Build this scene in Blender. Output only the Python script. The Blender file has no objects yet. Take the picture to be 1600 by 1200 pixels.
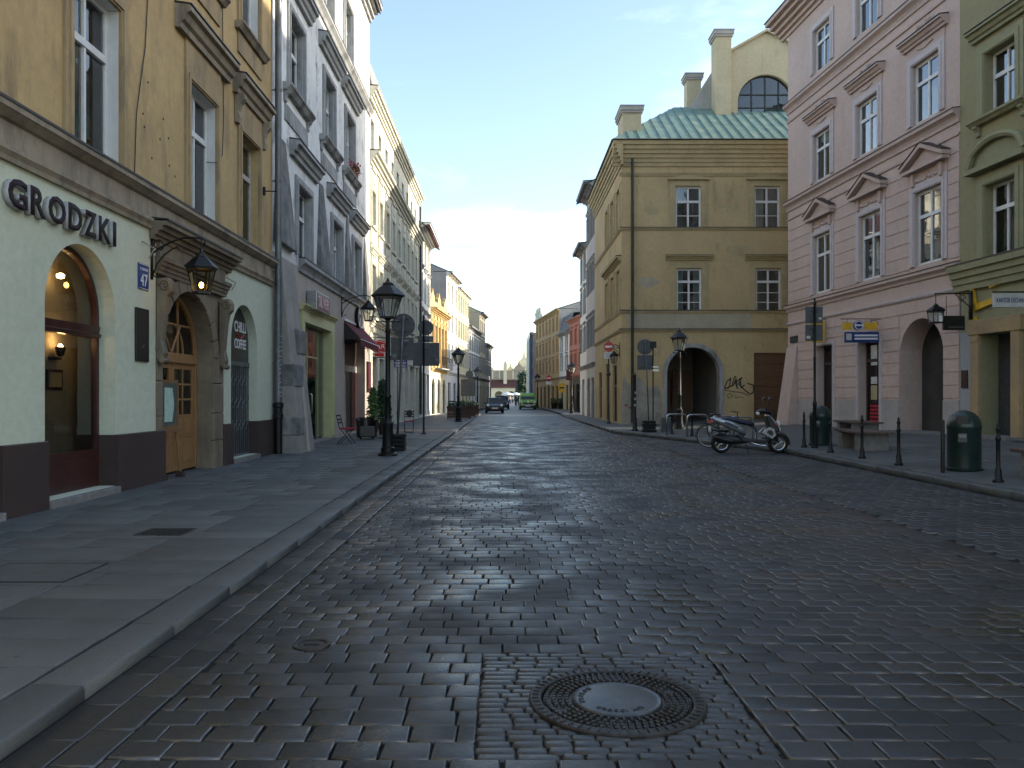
import bpy, bmesh, math, random
from mathutils import Vector, Matrix
random.seed(11)
R = math.radians
sc = bpy.context.scene
col = sc.collection

# ------------------------------------------------------------------ camera, sky, sun, exposure
F, VX, HY, CH = 1240.0, 790.0, 620.0, 1.5          # focal length in photo pixels, vanishing point, eye height
cam = bpy.data.cameras.new('camera'); co = bpy.data.objects.new('camera', cam); col.objects.link(co)
co.location = (0, 0, CH); co.rotation_euler = (R(90), 0, 0)
cam.sensor_width = 36; cam.lens = F/1600*36
cam.shift_x = (800-VX)/1600; cam.shift_y = (HY-600)/1600
cam.clip_start = .05; cam.clip_end = 3000
sc.camera = co

SUN_AZ, SUN_EL = R(3.8), R(16.5)                     # from the right, a little beyond
w = bpy.data.worlds.new('World'); sc.world = w; w.use_nodes = True
nt = w.node_tree; nt.nodes.clear()
sky = nt.nodes.new('ShaderNodeTexSky'); sky.sky_type = 'NISHITA'; sky.sun_disc = False
sky.sun_elevation = SUN_EL; sky.sun_rotation = R(90)-SUN_AZ
sky.air_density = 1.0; sky.dust_density = 1.2; sky.ozone_density = 1.2
tc = nt.nodes.new('ShaderNodeTexCoord')
mp = nt.nodes.new('ShaderNodeMapping'); mp.inputs['Scale'].default_value = (1.2, 1.2, 3.6)
cn = nt.nodes.new('ShaderNodeTexNoise'); cn.inputs['Scale'].default_value = 2.2; cn.inputs['Detail'].default_value = 7; cn.inputs['Roughness'].default_value = .58
cr = nt.nodes.new('ShaderNodeValToRGB'); cr.color_ramp.elements[0].position = .5; cr.color_ramp.elements[1].position = .85
cr.color_ramp.elements[0].color = (.0, .0, .0, 1); cr.color_ramp.elements[1].color = (.30, .30, .30, 1)
mx = nt.nodes.new('ShaderNodeMixRGB'); mx.inputs['Color2'].default_value = (8.8, 9.5, 10.0, 1)
bg = nt.nodes.new('ShaderNodeBackground'); bg.inputs['Strength'].default_value = .15
ow = nt.nodes.new('ShaderNodeOutputWorld')
L = nt.links.new
L(tc.outputs['Generated'], mp.inputs['Vector']); L(mp.outputs[0], cn.inputs['Vector']); L(cn.outputs['Fac'], cr.inputs['Fac'])
L(cr.outputs[0], mx.inputs['Fac']); hs = nt.nodes.new('ShaderNodeHueSaturation'); hs.inputs['Saturation'].default_value = .95; L(sky.outputs[0], hs.inputs['Color']); L(hs.outputs[0], mx.inputs['Color1']); L(mx.outputs[0], bg.inputs['Color']); L(bg.outputs[0], ow.inputs[0])

sl = bpy.data.lights.new('sun', 'SUN'); sl.energy = 2.8; sl.angle = R(.5); sl.color = (1, .90, .74)
so = bpy.data.objects.new('sun', sl); col.objects.link(so)
sdir = Vector((math.cos(SUN_AZ)*math.cos(SUN_EL), math.sin(SUN_AZ)*math.cos(SUN_EL), math.sin(SUN_EL)))
so.rotation_euler = sdir.to_track_quat('Z', 'Y').to_euler(); so.location = (40, 20, 40)
sc.view_settings.view_transform = 'Standard'; sc.view_settings.look = 'None'
sc.view_settings.exposure = 1.6; sc.view_settings.gamma = 1
sc.render.engine = 'CYCLES'
sc.cycles.max_bounces = 6; sc.cycles.transparent_max_bounces = 10; sc.cycles.use_denoising = True
sc.cycles.sample_clamp_indirect = 8

# ------------------------------------------------------------------ materials
MAT = {}
KP, KG = 1.12, .74                                   # overall reflectance of weathered plaster and paving
def _new(name):
    m = bpy.data.materials.new(name); m.use_nodes = True; MAT[name] = m
    n = m.node_tree.nodes; b = n['Principled BSDF']
    return m, n, m.node_tree.links.new, b
def solid(name, c, rough=.6, metal=0, spec=.5, var=.15, scale=9, bump=.0, bscale=60, emit=None, es=0):
    m, n, l, b = _new(name)
    b.inputs['Roughness'].default_value = rough; b.inputs['Metallic'].default_value = metal
    b.inputs['Specular IOR Level'].default_value = spec; c = tuple(x*.82 for x in c) if not emit else c
    t = n.new('ShaderNodeTexCoord'); no = n.new('ShaderNodeTexNoise'); no.inputs['Scale'].default_value = scale; no.inputs['Detail'].default_value = 5
    l(t.outputs['Object'], no.inputs['Vector'])
    r = n.new('ShaderNodeValToRGB'); r.color_ramp.elements[0].position = .3; r.color_ramp.elements[1].position = .7
    r.color_ramp.elements[0].color = tuple(x*(1-var) for x in c)+(1,); r.color_ramp.elements[1].color = tuple(min(1, x*(1+var)) for x in c)+(1,)
    l(no.outputs['Fac'], r.inputs['Fac']); l(r.outputs[0], b.inputs['Base Color'])
    if bump:
        n2 = n.new('ShaderNodeTexNoise'); n2.inputs['Scale'].default_value = bscale; n2.inputs['Detail'].default_value = 4
        l(t.outputs['Object'], n2.inputs['Vector'])
        bp = n.new('ShaderNodeBump'); bp.inputs['Strength'].default_value = bump; bp.inputs['Distance'].default_value = .01
        l(n2.outputs['Fac'], bp.inputs['Height']); l(bp.outputs[0], b.inputs['Normal'])
    if emit:
        b.inputs['Emission Color'].default_value = emit+(1,); b.inputs['Emission Strength'].default_value = es
    return m
def plaster(name, c1, c2, stain=None, amt=.5, s=.55, bump=.25, rough=.85, streak=True, cover=.55):
    c1, c2 = tuple(x*KP for x in c1), tuple(x*KP for x in c2); stain = tuple(x*KP for x in stain) if stain else None
    """two plaster tones in big patches, fine mottling, and stains running down the wall"""
    m, n, l, b = _new(name)
    b.inputs['Roughness'].default_value = rough; b.inputs['Specular IOR Level'].default_value = .25
    t = n.new('ShaderNodeTexCoord')
    def noise(sc_, det=6, vec=None, ro=.6):
        x = n.new('ShaderNodeTexNoise'); x.inputs['Scale'].default_value = sc_; x.inputs['Detail'].default_value = det; x.inputs['Roughness'].default_value = ro
        l(vec or t.outputs['Object'], x.inputs['Vector']); return x.outputs['Fac']
    def ramp(src, a, z):
        r = n.new('ShaderNodeMapRange'); r.inputs[1].default_value = a; r.inputs[2].default_value = z; l(src, r.inputs[0]); return r.outputs[0]
    def mix(f, x, y):
        q = n.new('ShaderNodeMixRGB')
        l(f, q.inputs['Fac'])
        for i, v in ((1, x), (2, y)):
            if isinstance(v, tuple): q.inputs[i].default_value = v+(1,)
            else: l(v, q.inputs[i])
        return q
    base = mix(ramp(noise(s, 8), .35, .65), c1, c2).outputs[0]
    fine = n.new('ShaderNodeMixRGB'); fine.blend_type = 'MULTIPLY'; fine.inputs['Fac'].default_value = 1
    fr = n.new('ShaderNodeMapRange'); fr.inputs[1].default_value = .2; fr.inputs[2].default_value = .8; fr.inputs[3].default_value = .82; fr.inputs[4].default_value = 1.12
    l(noise(7, 8, None, .7), fr.inputs[0]); l(base, fine.inputs[1]); l(fr.outputs[0], fine.inputs[2])
    out = fine.outputs[0]
    if stain:
        mpn = n.new('ShaderNodeMapping'); mpn.inputs['Scale'].default_value = (1.6, 1.6, .42 if streak else .95)
        l(t.outputs['Object'], mpn.inputs['Vector'])
        f = ramp(noise(1.1, 9, mpn.outputs[0], .68), cover, cover+.17)
        am = n.new('ShaderNodeMath'); am.operation = 'MULTIPLY'; am.inputs[1].default_value = amt; l(f, am.inputs[0])
        out = mix(am.outputs[0], out, stain).outputs[0]
    l(out, b.inputs['Base Color'])
    bp = n.new('ShaderNodeBump'); bp.inputs['Strength'].default_value = bump; bp.inputs['Distance'].default_value = .012
    l(noise(28, 6, None, .7), bp.inputs['Height']); l(bp.outputs[0], b.inputs['Normal'])
    return m
def stone(name, c1, c2, r0=.35, r1=.65, dirt=None, scale=14, bump=.35, spec=.5, patch=.6, rim=0, stainx=None, spots=False):
    """paving stone: each piece its own tone (object and island random), speckle, patchy gloss"""
    c1, c2 = tuple(x*KG for x in c1), tuple(x*KG for x in c2); dirt = tuple(x*KG for x in dirt) if dirt else None
    m, n, l, b = _new(name)
    t = n.new('ShaderNodeTexCoord'); g = n.new('ShaderNodeNewGeometry'); oi = n.new('ShaderNodeObjectInfo')
    ad = n.new('ShaderNodeMath'); ad.operation = 'ADD'; l(g.outputs['Random Per Island'], ad.inputs[0]); l(oi.outputs['Random'], ad.inputs[1])
    fr = n.new('ShaderNodeMath'); fr.operation = 'FRACT'; l(ad.outputs[0], fr.inputs[0])
    q = n.new('ShaderNodeMixRGB'); q.inputs[1].default_value = c1+(1,); q.inputs[2].default_value = c2+(1,); l(fr.outputs[0], q.inputs[0])
    pos = g.outputs['Position']
    sp = n.new('ShaderNodeTexNoise'); sp.inputs['Scale'].default_value = 130; sp.inputs['Detail'].default_value = 3; l(pos, sp.inputs['Vector'])
    mr = n.new('ShaderNodeMapRange'); mr.inputs[1].default_value = .3; mr.inputs[2].default_value = .7; mr.inputs[3].default_value = .72; mr.inputs[4].default_value = 1.28; l(sp.outputs['Fac'], mr.inputs[0])
    mu = n.new('ShaderNodeMixRGB'); mu.blend_type = 'MULTIPLY'; mu.inputs[0].default_value = 1; l(q.outputs[0], mu.inputs[1]); l(mr.outputs[0], mu.inputs[2])
    out = mu.outputs[0]
    big = n.new('ShaderNodeTexNoise'); big.inputs['Scale'].default_value = patch; big.inputs['Detail'].default_value = 7; big.inputs['Roughness'].default_value = .62; l(pos, big.inputs['Vector'])
    if dirt:
        d = n.new('ShaderNodeMixRGB'); d.inputs[2].default_value = dirt+(1,)
        dr = n.new('ShaderNodeMapRange'); dr.inputs[1].default_value = .5; dr.inputs[2].default_value = .72; dr.inputs[4].default_value = .75
        l(big.outputs['Fac'], dr.inputs[0]); l(dr.outputs[0], d.inputs[0]); l(out, d.inputs[1]); out = d.outputs[0]
    if stainx:
        sx = n.new('ShaderNodeSeparateXYZ'); l(pos, sx.inputs[0]); m3 = n.new('ShaderNodeMapRange'); m3.inputs[1].default_value = stainx[0]; m3.inputs[2].default_value = stainx[1]; l(sx.outputs['X'], m3.inputs[0])
        n3 = n.new('ShaderNodeTexNoise'); n3.inputs['Scale'].default_value = .42; n3.inputs['Detail'].default_value = 6; l(pos, n3.inputs['Vector'])
        r3 = n.new('ShaderNodeMapRange'); r3.inputs[1].default_value = .42; r3.inputs[2].default_value = .62; r3.inputs[4].default_value = .85; l(n3.outputs['Fac'], r3.inputs[0])
        mm = n.new('ShaderNodeMath'); mm.operation = 'MULTIPLY'; l(m3.outputs[0], mm.inputs[0]); l(r3.outputs[0], mm.inputs[1])
        q3 = n.new('ShaderNodeMixRGB'); q3.inputs[2].default_value = (.038, .028, .019, 1); l(mm.outputs[0], q3.inputs[0]); l(out, q3.inputs[1]); out = q3.outputs[0]
    if spots:
        vo = n.new('ShaderNodeTexVoronoi'); vo.inputs['Scale'].default_value = 2.6; l(pos, vo.inputs['Vector'])
        rv = n.new('ShaderNodeMapRange'); rv.inputs[1].default_value = .045; rv.inputs[2].default_value = .06; rv.inputs[3].default_value = .6; rv.inputs[4].default_value = 0; l(vo.outputs['Distance'], rv.inputs[0])
        qv = n.new('ShaderNodeMixRGB'); qv.inputs[2].default_value = (.022, .022, .021, 1); l(rv.outputs[0], qv.inputs[0]); l(out, qv.inputs[1]); out = qv.outputs[0]
    rimf = None
    if rim:
        at = n.new('ShaderNodeAttribute'); at.attribute_name = 'rim'
        n4 = n.new('ShaderNodeTexNoise'); n4.inputs['Scale'].default_value = 1.1; n4.inputs['Detail'].default_value = 5; l(pos, n4.inputs['Vector'])
        r4 = n.new('ShaderNodeMapRange'); r4.inputs[1].default_value = .40; r4.inputs[2].default_value = .64; r4.inputs[3].default_value = .10; l(n4.outputs['Fac'], r4.inputs[0])
        m4 = n.new('ShaderNodeMath'); m4.operation = 'MULTIPLY'; l(at.outputs['Fac'], m4.inputs[0]); l(r4.outputs[0], m4.inputs[1]); rimf = m4.outputs[0]
        q4 = n.new('ShaderNodeMixRGB'); q4.inputs[2].default_value = (rim, rim*1.04, rim*1.05, 1); l(rimf, q4.inputs[0]); l(out, q4.inputs[1]); out = q4.outputs[0]  # rims coloured lighter to imitate sky sheen along the stone edges
    l(out, b.inputs['Base Color'])
    b2 = n.new('ShaderNodeTexNoise'); b2.inputs['Scale'].default_value = 1.3; b2.inputs['Detail'].default_value = 6; l(pos, b2.inputs['Vector'])
    rr = n.new('ShaderNodeMapRange'); rr.inputs[1].default_value = .36; rr.inputs[2].default_value = .62; rr.inputs[3].default_value = r0; rr.inputs[4].default_value = r1
    l(b2.outputs['Fac'], rr.inputs[0]); rgh = rr.outputs[0]
    if rimf:
        q5 = n.new('ShaderNodeMapRange'); q5.inputs[3].default_value = 1; q5.inputs[4].default_value = .42; l(rimf, q5.inputs[0])
        m5 = n.new('ShaderNodeMath'); m5.operation = 'MULTIPLY'; l(rgh, m5.inputs[0]); l(q5.outputs[0], m5.inputs[1]); rgh = m5.outputs[0]
        q6 = n.new('ShaderNodeMapRange'); q6.inputs[3].default_value = spec; q6.inputs[4].default_value = 1; l(rimf, q6.inputs[0]); l(q6.outputs[0], b.inputs['Specular IOR Level'])
    l(rgh, b.inputs['Roughness'])
    b.inputs['Specular IOR Level'].default_value = spec
    bn = n.new('ShaderNodeTexNoise'); bn.inputs['Scale'].default_value = scale; bn.inputs['Detail'].default_value = 6; bn.inputs['Roughness'].default_value = .65; l(pos, bn.inputs['Vector'])
    bp = n.new('ShaderNodeBump'); bp.inputs['Strength'].default_value = bump; bp.inputs['Distance'].default_value = .01
    l(bn.outputs['Fac'], bp.inputs['Height']); l(bp.outputs[0], b.inputs['Normal'])
    return m
def paved(name, c1, c2, mortar, bw, bh, rough=.45, spec=.5, bump=.5):
    """setts too far away to tell apart"""
    c1, c2 = tuple(x*KG for x in c1), tuple(x*KG for x in c2)
    m, n, l, b = _new(name)
    g = n.new('ShaderNodeNewGeometry'); br = n.new('ShaderNodeTexBrick')
    br.inputs['Scale'].default_value = 1; br.inputs['Brick Width'].default_value = bw; br.inputs['Row Height'].default_value = bh
    br.inputs['Mortar Size'].default_value = .012; br.inputs['Color1'].default_value = c1+(1,); br.inputs['Color2'].default_value = c2+(1,); br.inputs['Mortar'].default_value = mortar+(1,)
    l(g.outputs['Position'], br.inputs['Vector'])
    no = n.new('ShaderNodeTexNoise'); no.inputs['Scale'].default_value = .7; no.inputs['Detail'].default_value = 7; l(g.outputs['Position'], no.inputs['Vector'])
    mr = n.new('ShaderNodeMapRange'); mr.inputs[1].default_value = .3; mr.inputs[2].default_value = .7; mr.inputs[3].default_value = .8; mr.inputs[4].default_value = 1.2; l(no.outputs['Fac'], mr.inputs[0])
    mu = n.new('ShaderNodeMixRGB'); mu.blend_type = 'MULTIPLY'; mu.inputs[0].default_value = 1; l(br.outputs['Color'], mu.inputs[1]); l(mr.outputs[0], mu.inputs[2]); l(mu.outputs[0], b.inputs['Base Color'])
    b.inputs['Roughness'].default_value = rough; b.inputs['Specular IOR Level'].default_value = spec
    bp = n.new('ShaderNodeBump'); bp.inputs['Strength'].default_value = bump; bp.inputs['Distance'].default_value = .015; bp.invert = True
    l(br.outputs['Fac'], bp.inputs['Height']); l(bp.outputs[0], b.inputs['Normal'])
    return m
def wood(name, c1, c2, rough=.5, axis='z'):
    m, n, l, b = _new(name); b.inputs['Roughness'].default_value = rough
    t = n.new('ShaderNodeTexCoord'); mpn = n.new('ShaderNodeMapping'); mpn.inputs['Scale'].default_value = {'z': (14, 14, 1.2), 'x': (1.2, 14, 14), 'y': (14, 1.2, 14)}[axis]
    no = n.new('ShaderNodeTexNoise'); no.inputs['Scale'].default_value = 1.6; no.inputs['Detail'].default_value = 7
    l(t.outputs['Object'], mpn.inputs['Vector']); l(mpn.outputs[0], no.inputs['Vector'])
    q = n.new('ShaderNodeMixRGB'); q.inputs[1].default_value = c1+(1,); q.inputs[2].default_value = c2+(1,)
    mr = n.new('ShaderNodeMapRange'); mr.inputs[1].default_value = .3; mr.inputs[2].default_value = .7; l(no.outputs['Fac'], mr.inputs[0]); l(mr.outputs[0], q.inputs[0]); l(q.outputs[0], b.inputs['Base Color'])
    bp = n.new('ShaderNodeBump'); bp.inputs['Strength'].default_value = .2; bp.inputs['Distance'].default_value = .004; l(no.outputs['Fac'], bp.inputs['Height']); l(bp.outputs[0], b.inputs['Normal'])
    return m
def glass(name, tint=(.75, .8, .8), refl=1.75, wav=.02, milk=0):
    """window pane: mirror-like at grazing angles, see-through otherwise, old glass slightly wavy"""
    m, n, l, b = _new(name); n.remove(b); o = n['Material Output']
    fr = n.new('ShaderNodeFresnel'); fr.inputs['IOR'].default_value = refl
    gl = n.new('ShaderNodeBsdfGlossy'); gl.inputs['Roughness'].default_value = .02; gl.inputs['Color'].default_value = (.95, .97, 1, 1)
    tr = n.new('ShaderNodeBsdfTransparent'); tr.inputs['Color'].default_value = tint+(1,)
    t = n.new('ShaderNodeTexCoord'); no = n.new('ShaderNodeTexNoise'); no.inputs['Scale'].default_value = 1.7; l(t.outputs['Object'], no.inputs['Vector'])
    bp = n.new('ShaderNodeBump'); bp.inputs['Strength'].default_value = wav; bp.inputs['Distance'].default_value = .2; l(no.outputs['Fac'], bp.inputs['Height'])
    l(bp.outputs[0], gl.inputs['Normal'])
    if milk:
        tl = n.new('ShaderNodeBsdfTranslucent'); tl.inputs['Color'].default_value = (.8, .78, .7, 1); df = n.new('ShaderNodeBsdfDiffuse'); df.inputs['Color'].default_value = (.8, .78, .7, 1)
        m1 = n.new('ShaderNodeMixShader'); l(tl.outputs[0], m1.inputs[1]); l(df.outputs[0], m1.inputs[2])
        m2 = n.new('ShaderNodeMixShader'); m2.inputs[0].default_value = milk; l(tr.outputs[0], m2.inputs[1]); l(m1.outputs[0], m2.inputs[2]); tr = m2
    ms = n.new('ShaderNodeMixShader'); l(fr.outputs[0], ms.inputs[0]); l(tr.outputs[0], ms.inputs[1]); l(gl.outputs[0], ms.inputs[2]); l(ms.outputs[0], o.inputs['Surface'])
    return m
def leaf(name, c1, c2):
    m, n, l, b = _new(name); b.inputs['Roughness'].default_value = .5
    g = n.new('ShaderNodeNewGeometry'); q = n.new('ShaderNodeMixRGB'); q.inputs[1].default_value = c1+(1,); q.inputs[2].default_value = c2+(1,)
    l(g.outputs['Random Per Island'], q.inputs[0]); l(q.outputs[0], b.inputs['Base Color'])
    return m

# walls
plaster('cream_plaster', (.46, .49, .385), (.42, .45, .355), (.45, .45, .36), .5, .4, .1, .75)
plaster('ochre_plaster', (.44, .315, .15), (.36, .26, .13), (.17, .125, .08), .75, .5, .3, cover=.5)
plaster('ochre_trim', (.36, .27, .15), (.29, .215, .12), (.13, .105, .08), .75, .9, .3, cover=.47)
plaster('cornice_stone', (.30, .255, .19), (.235, .20, .15), (.09, .08, .07), .75, .8, .25, cover=.47)
plaster('portal_stone', (.20, .165, .115), (.135, .11, .08), (.07, .06, .05), .7, 1.1, .5, .8, cover=.48)
plaster('plinth_brown', (.052, .036, .032), (.043, .031, .03), None, 0, .8, .08, .45)
plaster('grey_plaster', (.66, .67, .66), (.50, .51, .505), (.085, .086, .086), .85, .5, .5, cover=.53, streak=False)
plaster('grey_trim', (.33, .335, .33), (.26, .265, .265), (.08, .08, .08), .75, .8, .3, cover=.48)
plaster('dark_stone', (.19, .19, .18), (.085, .09, .09), (.33, .33, .31), .6, 2.2, .9, cover=.52)
plaster('grey_ground', (.36, .315, .27), (.29, .255, .225), (.20, .18, .165), .6, .7, .25)
plaster('rough_pier', (.28, .265, .235), (.20, .195, .18), (.12, .12, .115), .6, 1.2, .5)
plaster('ivory_plaster', (.60, .57, .45), (.56, .53, .42), (.40, .38, .31), .5, .5, .15)
plaster('ivory_trim', (.58, .56, .46), (.50, .48, .40), (.33, .31, .26), .5, .8, .25)
plaster('white_plaster', (.66, .65, .60), (.60, .59, .55), (.45, .43, .40), .5, .5, .15)
plaster('gold_plaster', (.50, .36, .17), (.42, .30, .15), (.30, .20, .09), .5, .8, .2)
plaster('gable_grey', (.36, .34, .31), (.29, .28, .26), (.20, .19, .18), .5, .6, .3)
plaster('butter_plaster', (.66, .58, .36), (.60, .53, .34), (.45, .40, .28), .5, .5, .15)
plaster('mustard_plaster', (.45, .345, .185), (.375, .285, .155), (.19, .15, .09), .75, .45, .25)
plaster('mustard_trim', (.40, .32, .18), (.30, .245, .14), (.21, .175, .105), .5, .8, .25)
plaster('mustard_patch', (.36, .33, .24), (.31, .28, .20), (.24, .21, .15), .5, 1.2, .3)
plaster('peeling_plaster', (.33, .31, .26), (.25, .23, .19), (.16, .15, .125), .7, 1.6, .6, streak=False, cover=.5)
plaster('buff_plaster', (.45, .39, .26), (.40, .345, .23), (.29, .25, .17), .5, .6, .2)
plaster('lilac_plaster', (.44, .40, .37), (.37, .34, .32), (.26, .24, .23), .5, .5, .2)
plaster('pink_plaster', (.46, .355, .31), (.41, .315, .275), (.33, .24, .21), .5, .5, .12)
plaster('pink_trim', (.43, .33, .29), (.39, .30, .265), (.32, .25, .22), .4, .9, .15)
plaster('lavender_trim', (.45, .40, .40), (.42, .37, .37), None, 0, .9, .12)
plaster('grey_socle', (.34, .31, .29), (.28, .26, .25), (.2, .19, .18), .4, .9, .2)
plaster('olive_plaster', (.25, .225, .125), (.215, .195, .11), (.14, .14, .085), .4, .5, .15)
plaster('olive_trim', (.25, .245, .145), (.215, .21, .125), (.15, .15, .09), .4, .9, .15)
plaster('sand_stone', (.35, .25, .13), (.27, .20, .12), (.20, .15, .09), .5, 1, .3)
plaster('bluegrey_paint', (.27, .29, .30), (.24, .26, .27), None, 0, .9, .15)
plaster('red_plaster', (.38, .17, .125), (.33, .15, .11), (.30, .11, .08), .4, .6, .15)
plaster('tan_plaster', (.44, .30, .15), (.37, .25, .13), (.25, .17, .10), .5, .6, .2)
plaster('rose_plaster', (.46, .33, .26), (.41, .29, .23), None, 0, .6, .15)
plaster('scaffold_blue', (.05, .085, .13), (.035, .06, .10), None, 0, 1.5, .3)
plaster('hall_stone', (.40, .34, .25), (.33, .28, .21), None, 0, .3, .1)
plaster('hall_light', (.66, .58, .40), (.60, .53, .38), None, 0, .3, .1)
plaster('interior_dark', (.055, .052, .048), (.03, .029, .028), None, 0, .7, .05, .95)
plaster('interior_warm', (.30, .27, .20), (.26, .23, .17), None, 0, .7, .05, .9)
# roofs and metal
solid('slate_roof', (.10, .10, .10), .7, 0, .4, .3, 3, .4, 20)
solid('flashing', (.055, .05, .048), .55, .2, .5, .25, 4)
solid('roof_grey', (.30, .29, .27), .6, .1, .5, .2, 2)
solid('tile_maroon', (.10, .045, .04), .8, 0, .3, .2, 2)
solid('black_iron', (.012, .013, .014), .45, .4, .5, .3, 25, .2, 80)
solid('pipe_grey', (.15, .165, .175), .45, .5, .5, .25, 3, .1, 20)
solid('dark_pipe', (.04, .037, .033), .5, .4, .5, .3, 3)
solid('steel', (.52, .53, .53), .32, 1, .5, .1, 12)
solid('sign_back', (.10, .108, .115), .55, .5, .5, .2, 6)
solid('white_paint', (.72, .73, .72), .45, 0, .5, .06, 6)
solid('old_white_paint', (.48, .46, .42), .6, 0, .4, .2, 12)
solid('maroon_wood', (.055, .016, .014), .35, 0, .5, .3, 6)
solid('yellow_paint', (.55, .53, .27), .45, 0, .5, .1, 4)
solid('blue_sign', (.012, .04, .17), .35)
solid('red_sign', (.50, .02, .02), .35)
solid('maroon_sign', (.12, .02, .035), .4)
solid('yellow_sign', (.72, .42, .015), .45)
solid('letter_side', (.42, .43, .44), .5)
solid('letter_face', (.028, .018, .02), .7, 0, .2)
solid('aluminium', (.42, .43, .44), .35, .9)
solid('black_panel', (.012, .014, .015), .25)
solid('white_letter', (.8, .8, .8), .5, var=.02)
solid('pink_letter', (.85, .55, .55), .5, var=.02)
solid('curtain_white', (.55, .55, .53), .9, 0, .2, .12, 5)
solid('curtain_grey', (.24, .25, .26), .9, 0, .2, .15, 5)
solid('maroon_cloth', (.11, .012, .02), .85, 0, .3, .2, 5)
solid('red_cushion', (.42, .02, .04), .8, 0, .3, .15, 20)
solid('black_leather', (.014, .012, .013), .38, 0, .5, .2, 15, .15, 40)
solid('concrete', (.20, .195, .185), .8, 0, .4, .2, 8, .4, 50)
solid('rubber_block', (.018, .018, .018), .75, 0, .3, .3, 12, .3, 60)
solid('bin_green', (.016, .035, .03), .32, .1, .5, .2, 6)
solid('grate_iron', (.05, .047, .045), .5, .7, .5, .35, 20, .3, 60)
solid('polished_iron', (.075, .078, .08), .36, .6, .5, .25, 14, .2, 50)
solid('tyre', (.012, .012, .012), .75, 0, .3, .2, 30)
solid('chrome', (.75, .76, .78), .12, 1)
solid('silver_paint', (.42, .44, .47), .22, .6, .5, .05)
solid('black_plastic', (.014, .014, .016), .45)
solid('navy_seat', (.022, .026, .05), .5)
solid('red_lens', (.55, .01, .01), .2)
solid('white_lens', (.75, .78, .8), .12)
solid('car_dark', (.012, .016, .024), .16, .2, .6, .05)
solid('car_roof_white', (.6, .6, .58), .25)
solid('van_green', (.20, .46, .06), .25, 0, .5, .04)
solid('plate_white', (.75, .75, .72), .4)
plaster('copper_green', (.17, .25, .205), (.12, .185, .16), (.27, .30, .22), .8, 1.6, .1, .5, cover=.5)
solid('skin', (.45, .28, .2), .6)
solid('cloth_dark', (.02, .022, .03), .8); solid('cloth_blue', (.03, .05, .12), .8); solid('cloth_light', (.45, .43, .4), .8)
solid('graffiti_ink', (.018, .018, .018), .6); solid('graffiti_green', (.16, .22, .10), .7)
solid('bulb_amber', (1, .6, .15), .5, emit=(1, .50, .10), es=26)
solid('bulb_warm', (1, .7, .35), .5, emit=(1, .58, .22), es=14)
solid('petal_red', (.55, .015, .05), .6); solid('terracotta', (.28, .10, .05), .8)
solid('slate_board', (.09, .11, .10), .3); solid('poster_mint', (.45, .62, .52), .4)
solid('poster_tan', (.45, .38, .22), .5); solid('poster_white', (.6, .6, .58), .5)
wood('door_oak', (.30, .165, .065), (.20, .105, .04), .5)
wood('easel_wood', (.20, .11, .045), (.13, .07, .03), .6)
wood('plank_brown', (.15, .075, .035), (.09, .045, .022), .65, 'x')
wood('bench_wood', (.10, .06, .042), (.06, .036, .027), .55, 'y')
wood('planter_wood', (.10, .05, .03), (.065, .034, .02), .7, 'x')
glass('window_glass'); glass('shop_glass', (.62, .66, .64), 1.6, .01); glass('lamp_glass', (.75, .77, .75), 1.5, .02, .12); glass('clear_lamp_glass', (.7, .68, .6), 1.12, .02); glass('sky_glass', (.75, .8, .8), 2.8, .007)
leaf('leaf_dark', (.018, .045, .02), (.035, .08, .03)); leaf('leaf_mid', (.05, .11, .03), (.12, .17, .05)); leaf('leaf_tree', (.03, .055, .03), (.06, .10, .045))
# ground
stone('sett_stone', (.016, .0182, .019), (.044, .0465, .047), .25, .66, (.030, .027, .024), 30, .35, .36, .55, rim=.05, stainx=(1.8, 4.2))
stone('side_sett_stone', (.030, .033, .035), (.050, .054, .057), .46, .66, (.042, .034, .028), 30, .4, .3, .5, rim=.07)
stone('slab_stone', (.098, .108, .108), (.136, .145, .142), .5, .68, (.07, .064, .055), 30, .28, .3, .5, spots=True)
stone('kerb_granite', (.078, .086, .087), (.112, .12, .119), .5, .65, None, 40, .35, .4)
stone('patch_stone', (.030, .034, .036), (.048, .053, .055), .30, .5, None, 18, .8, .55)
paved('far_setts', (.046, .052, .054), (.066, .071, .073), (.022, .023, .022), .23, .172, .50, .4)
paved('crossing_cobbles', (.075, .062, .058), (.058, .05, .047), (.028, .025, .023), .10, .10, .6, .4)
paved('far_slabs', (.098, .107, .107), (.126, .134, .132), (.035, .036, .035), .8, .6, .6, .4, .2)
solid('joint_grit', (.022, .022, .02), .9, 0, .2, .3, 40, .4, 90)

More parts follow.
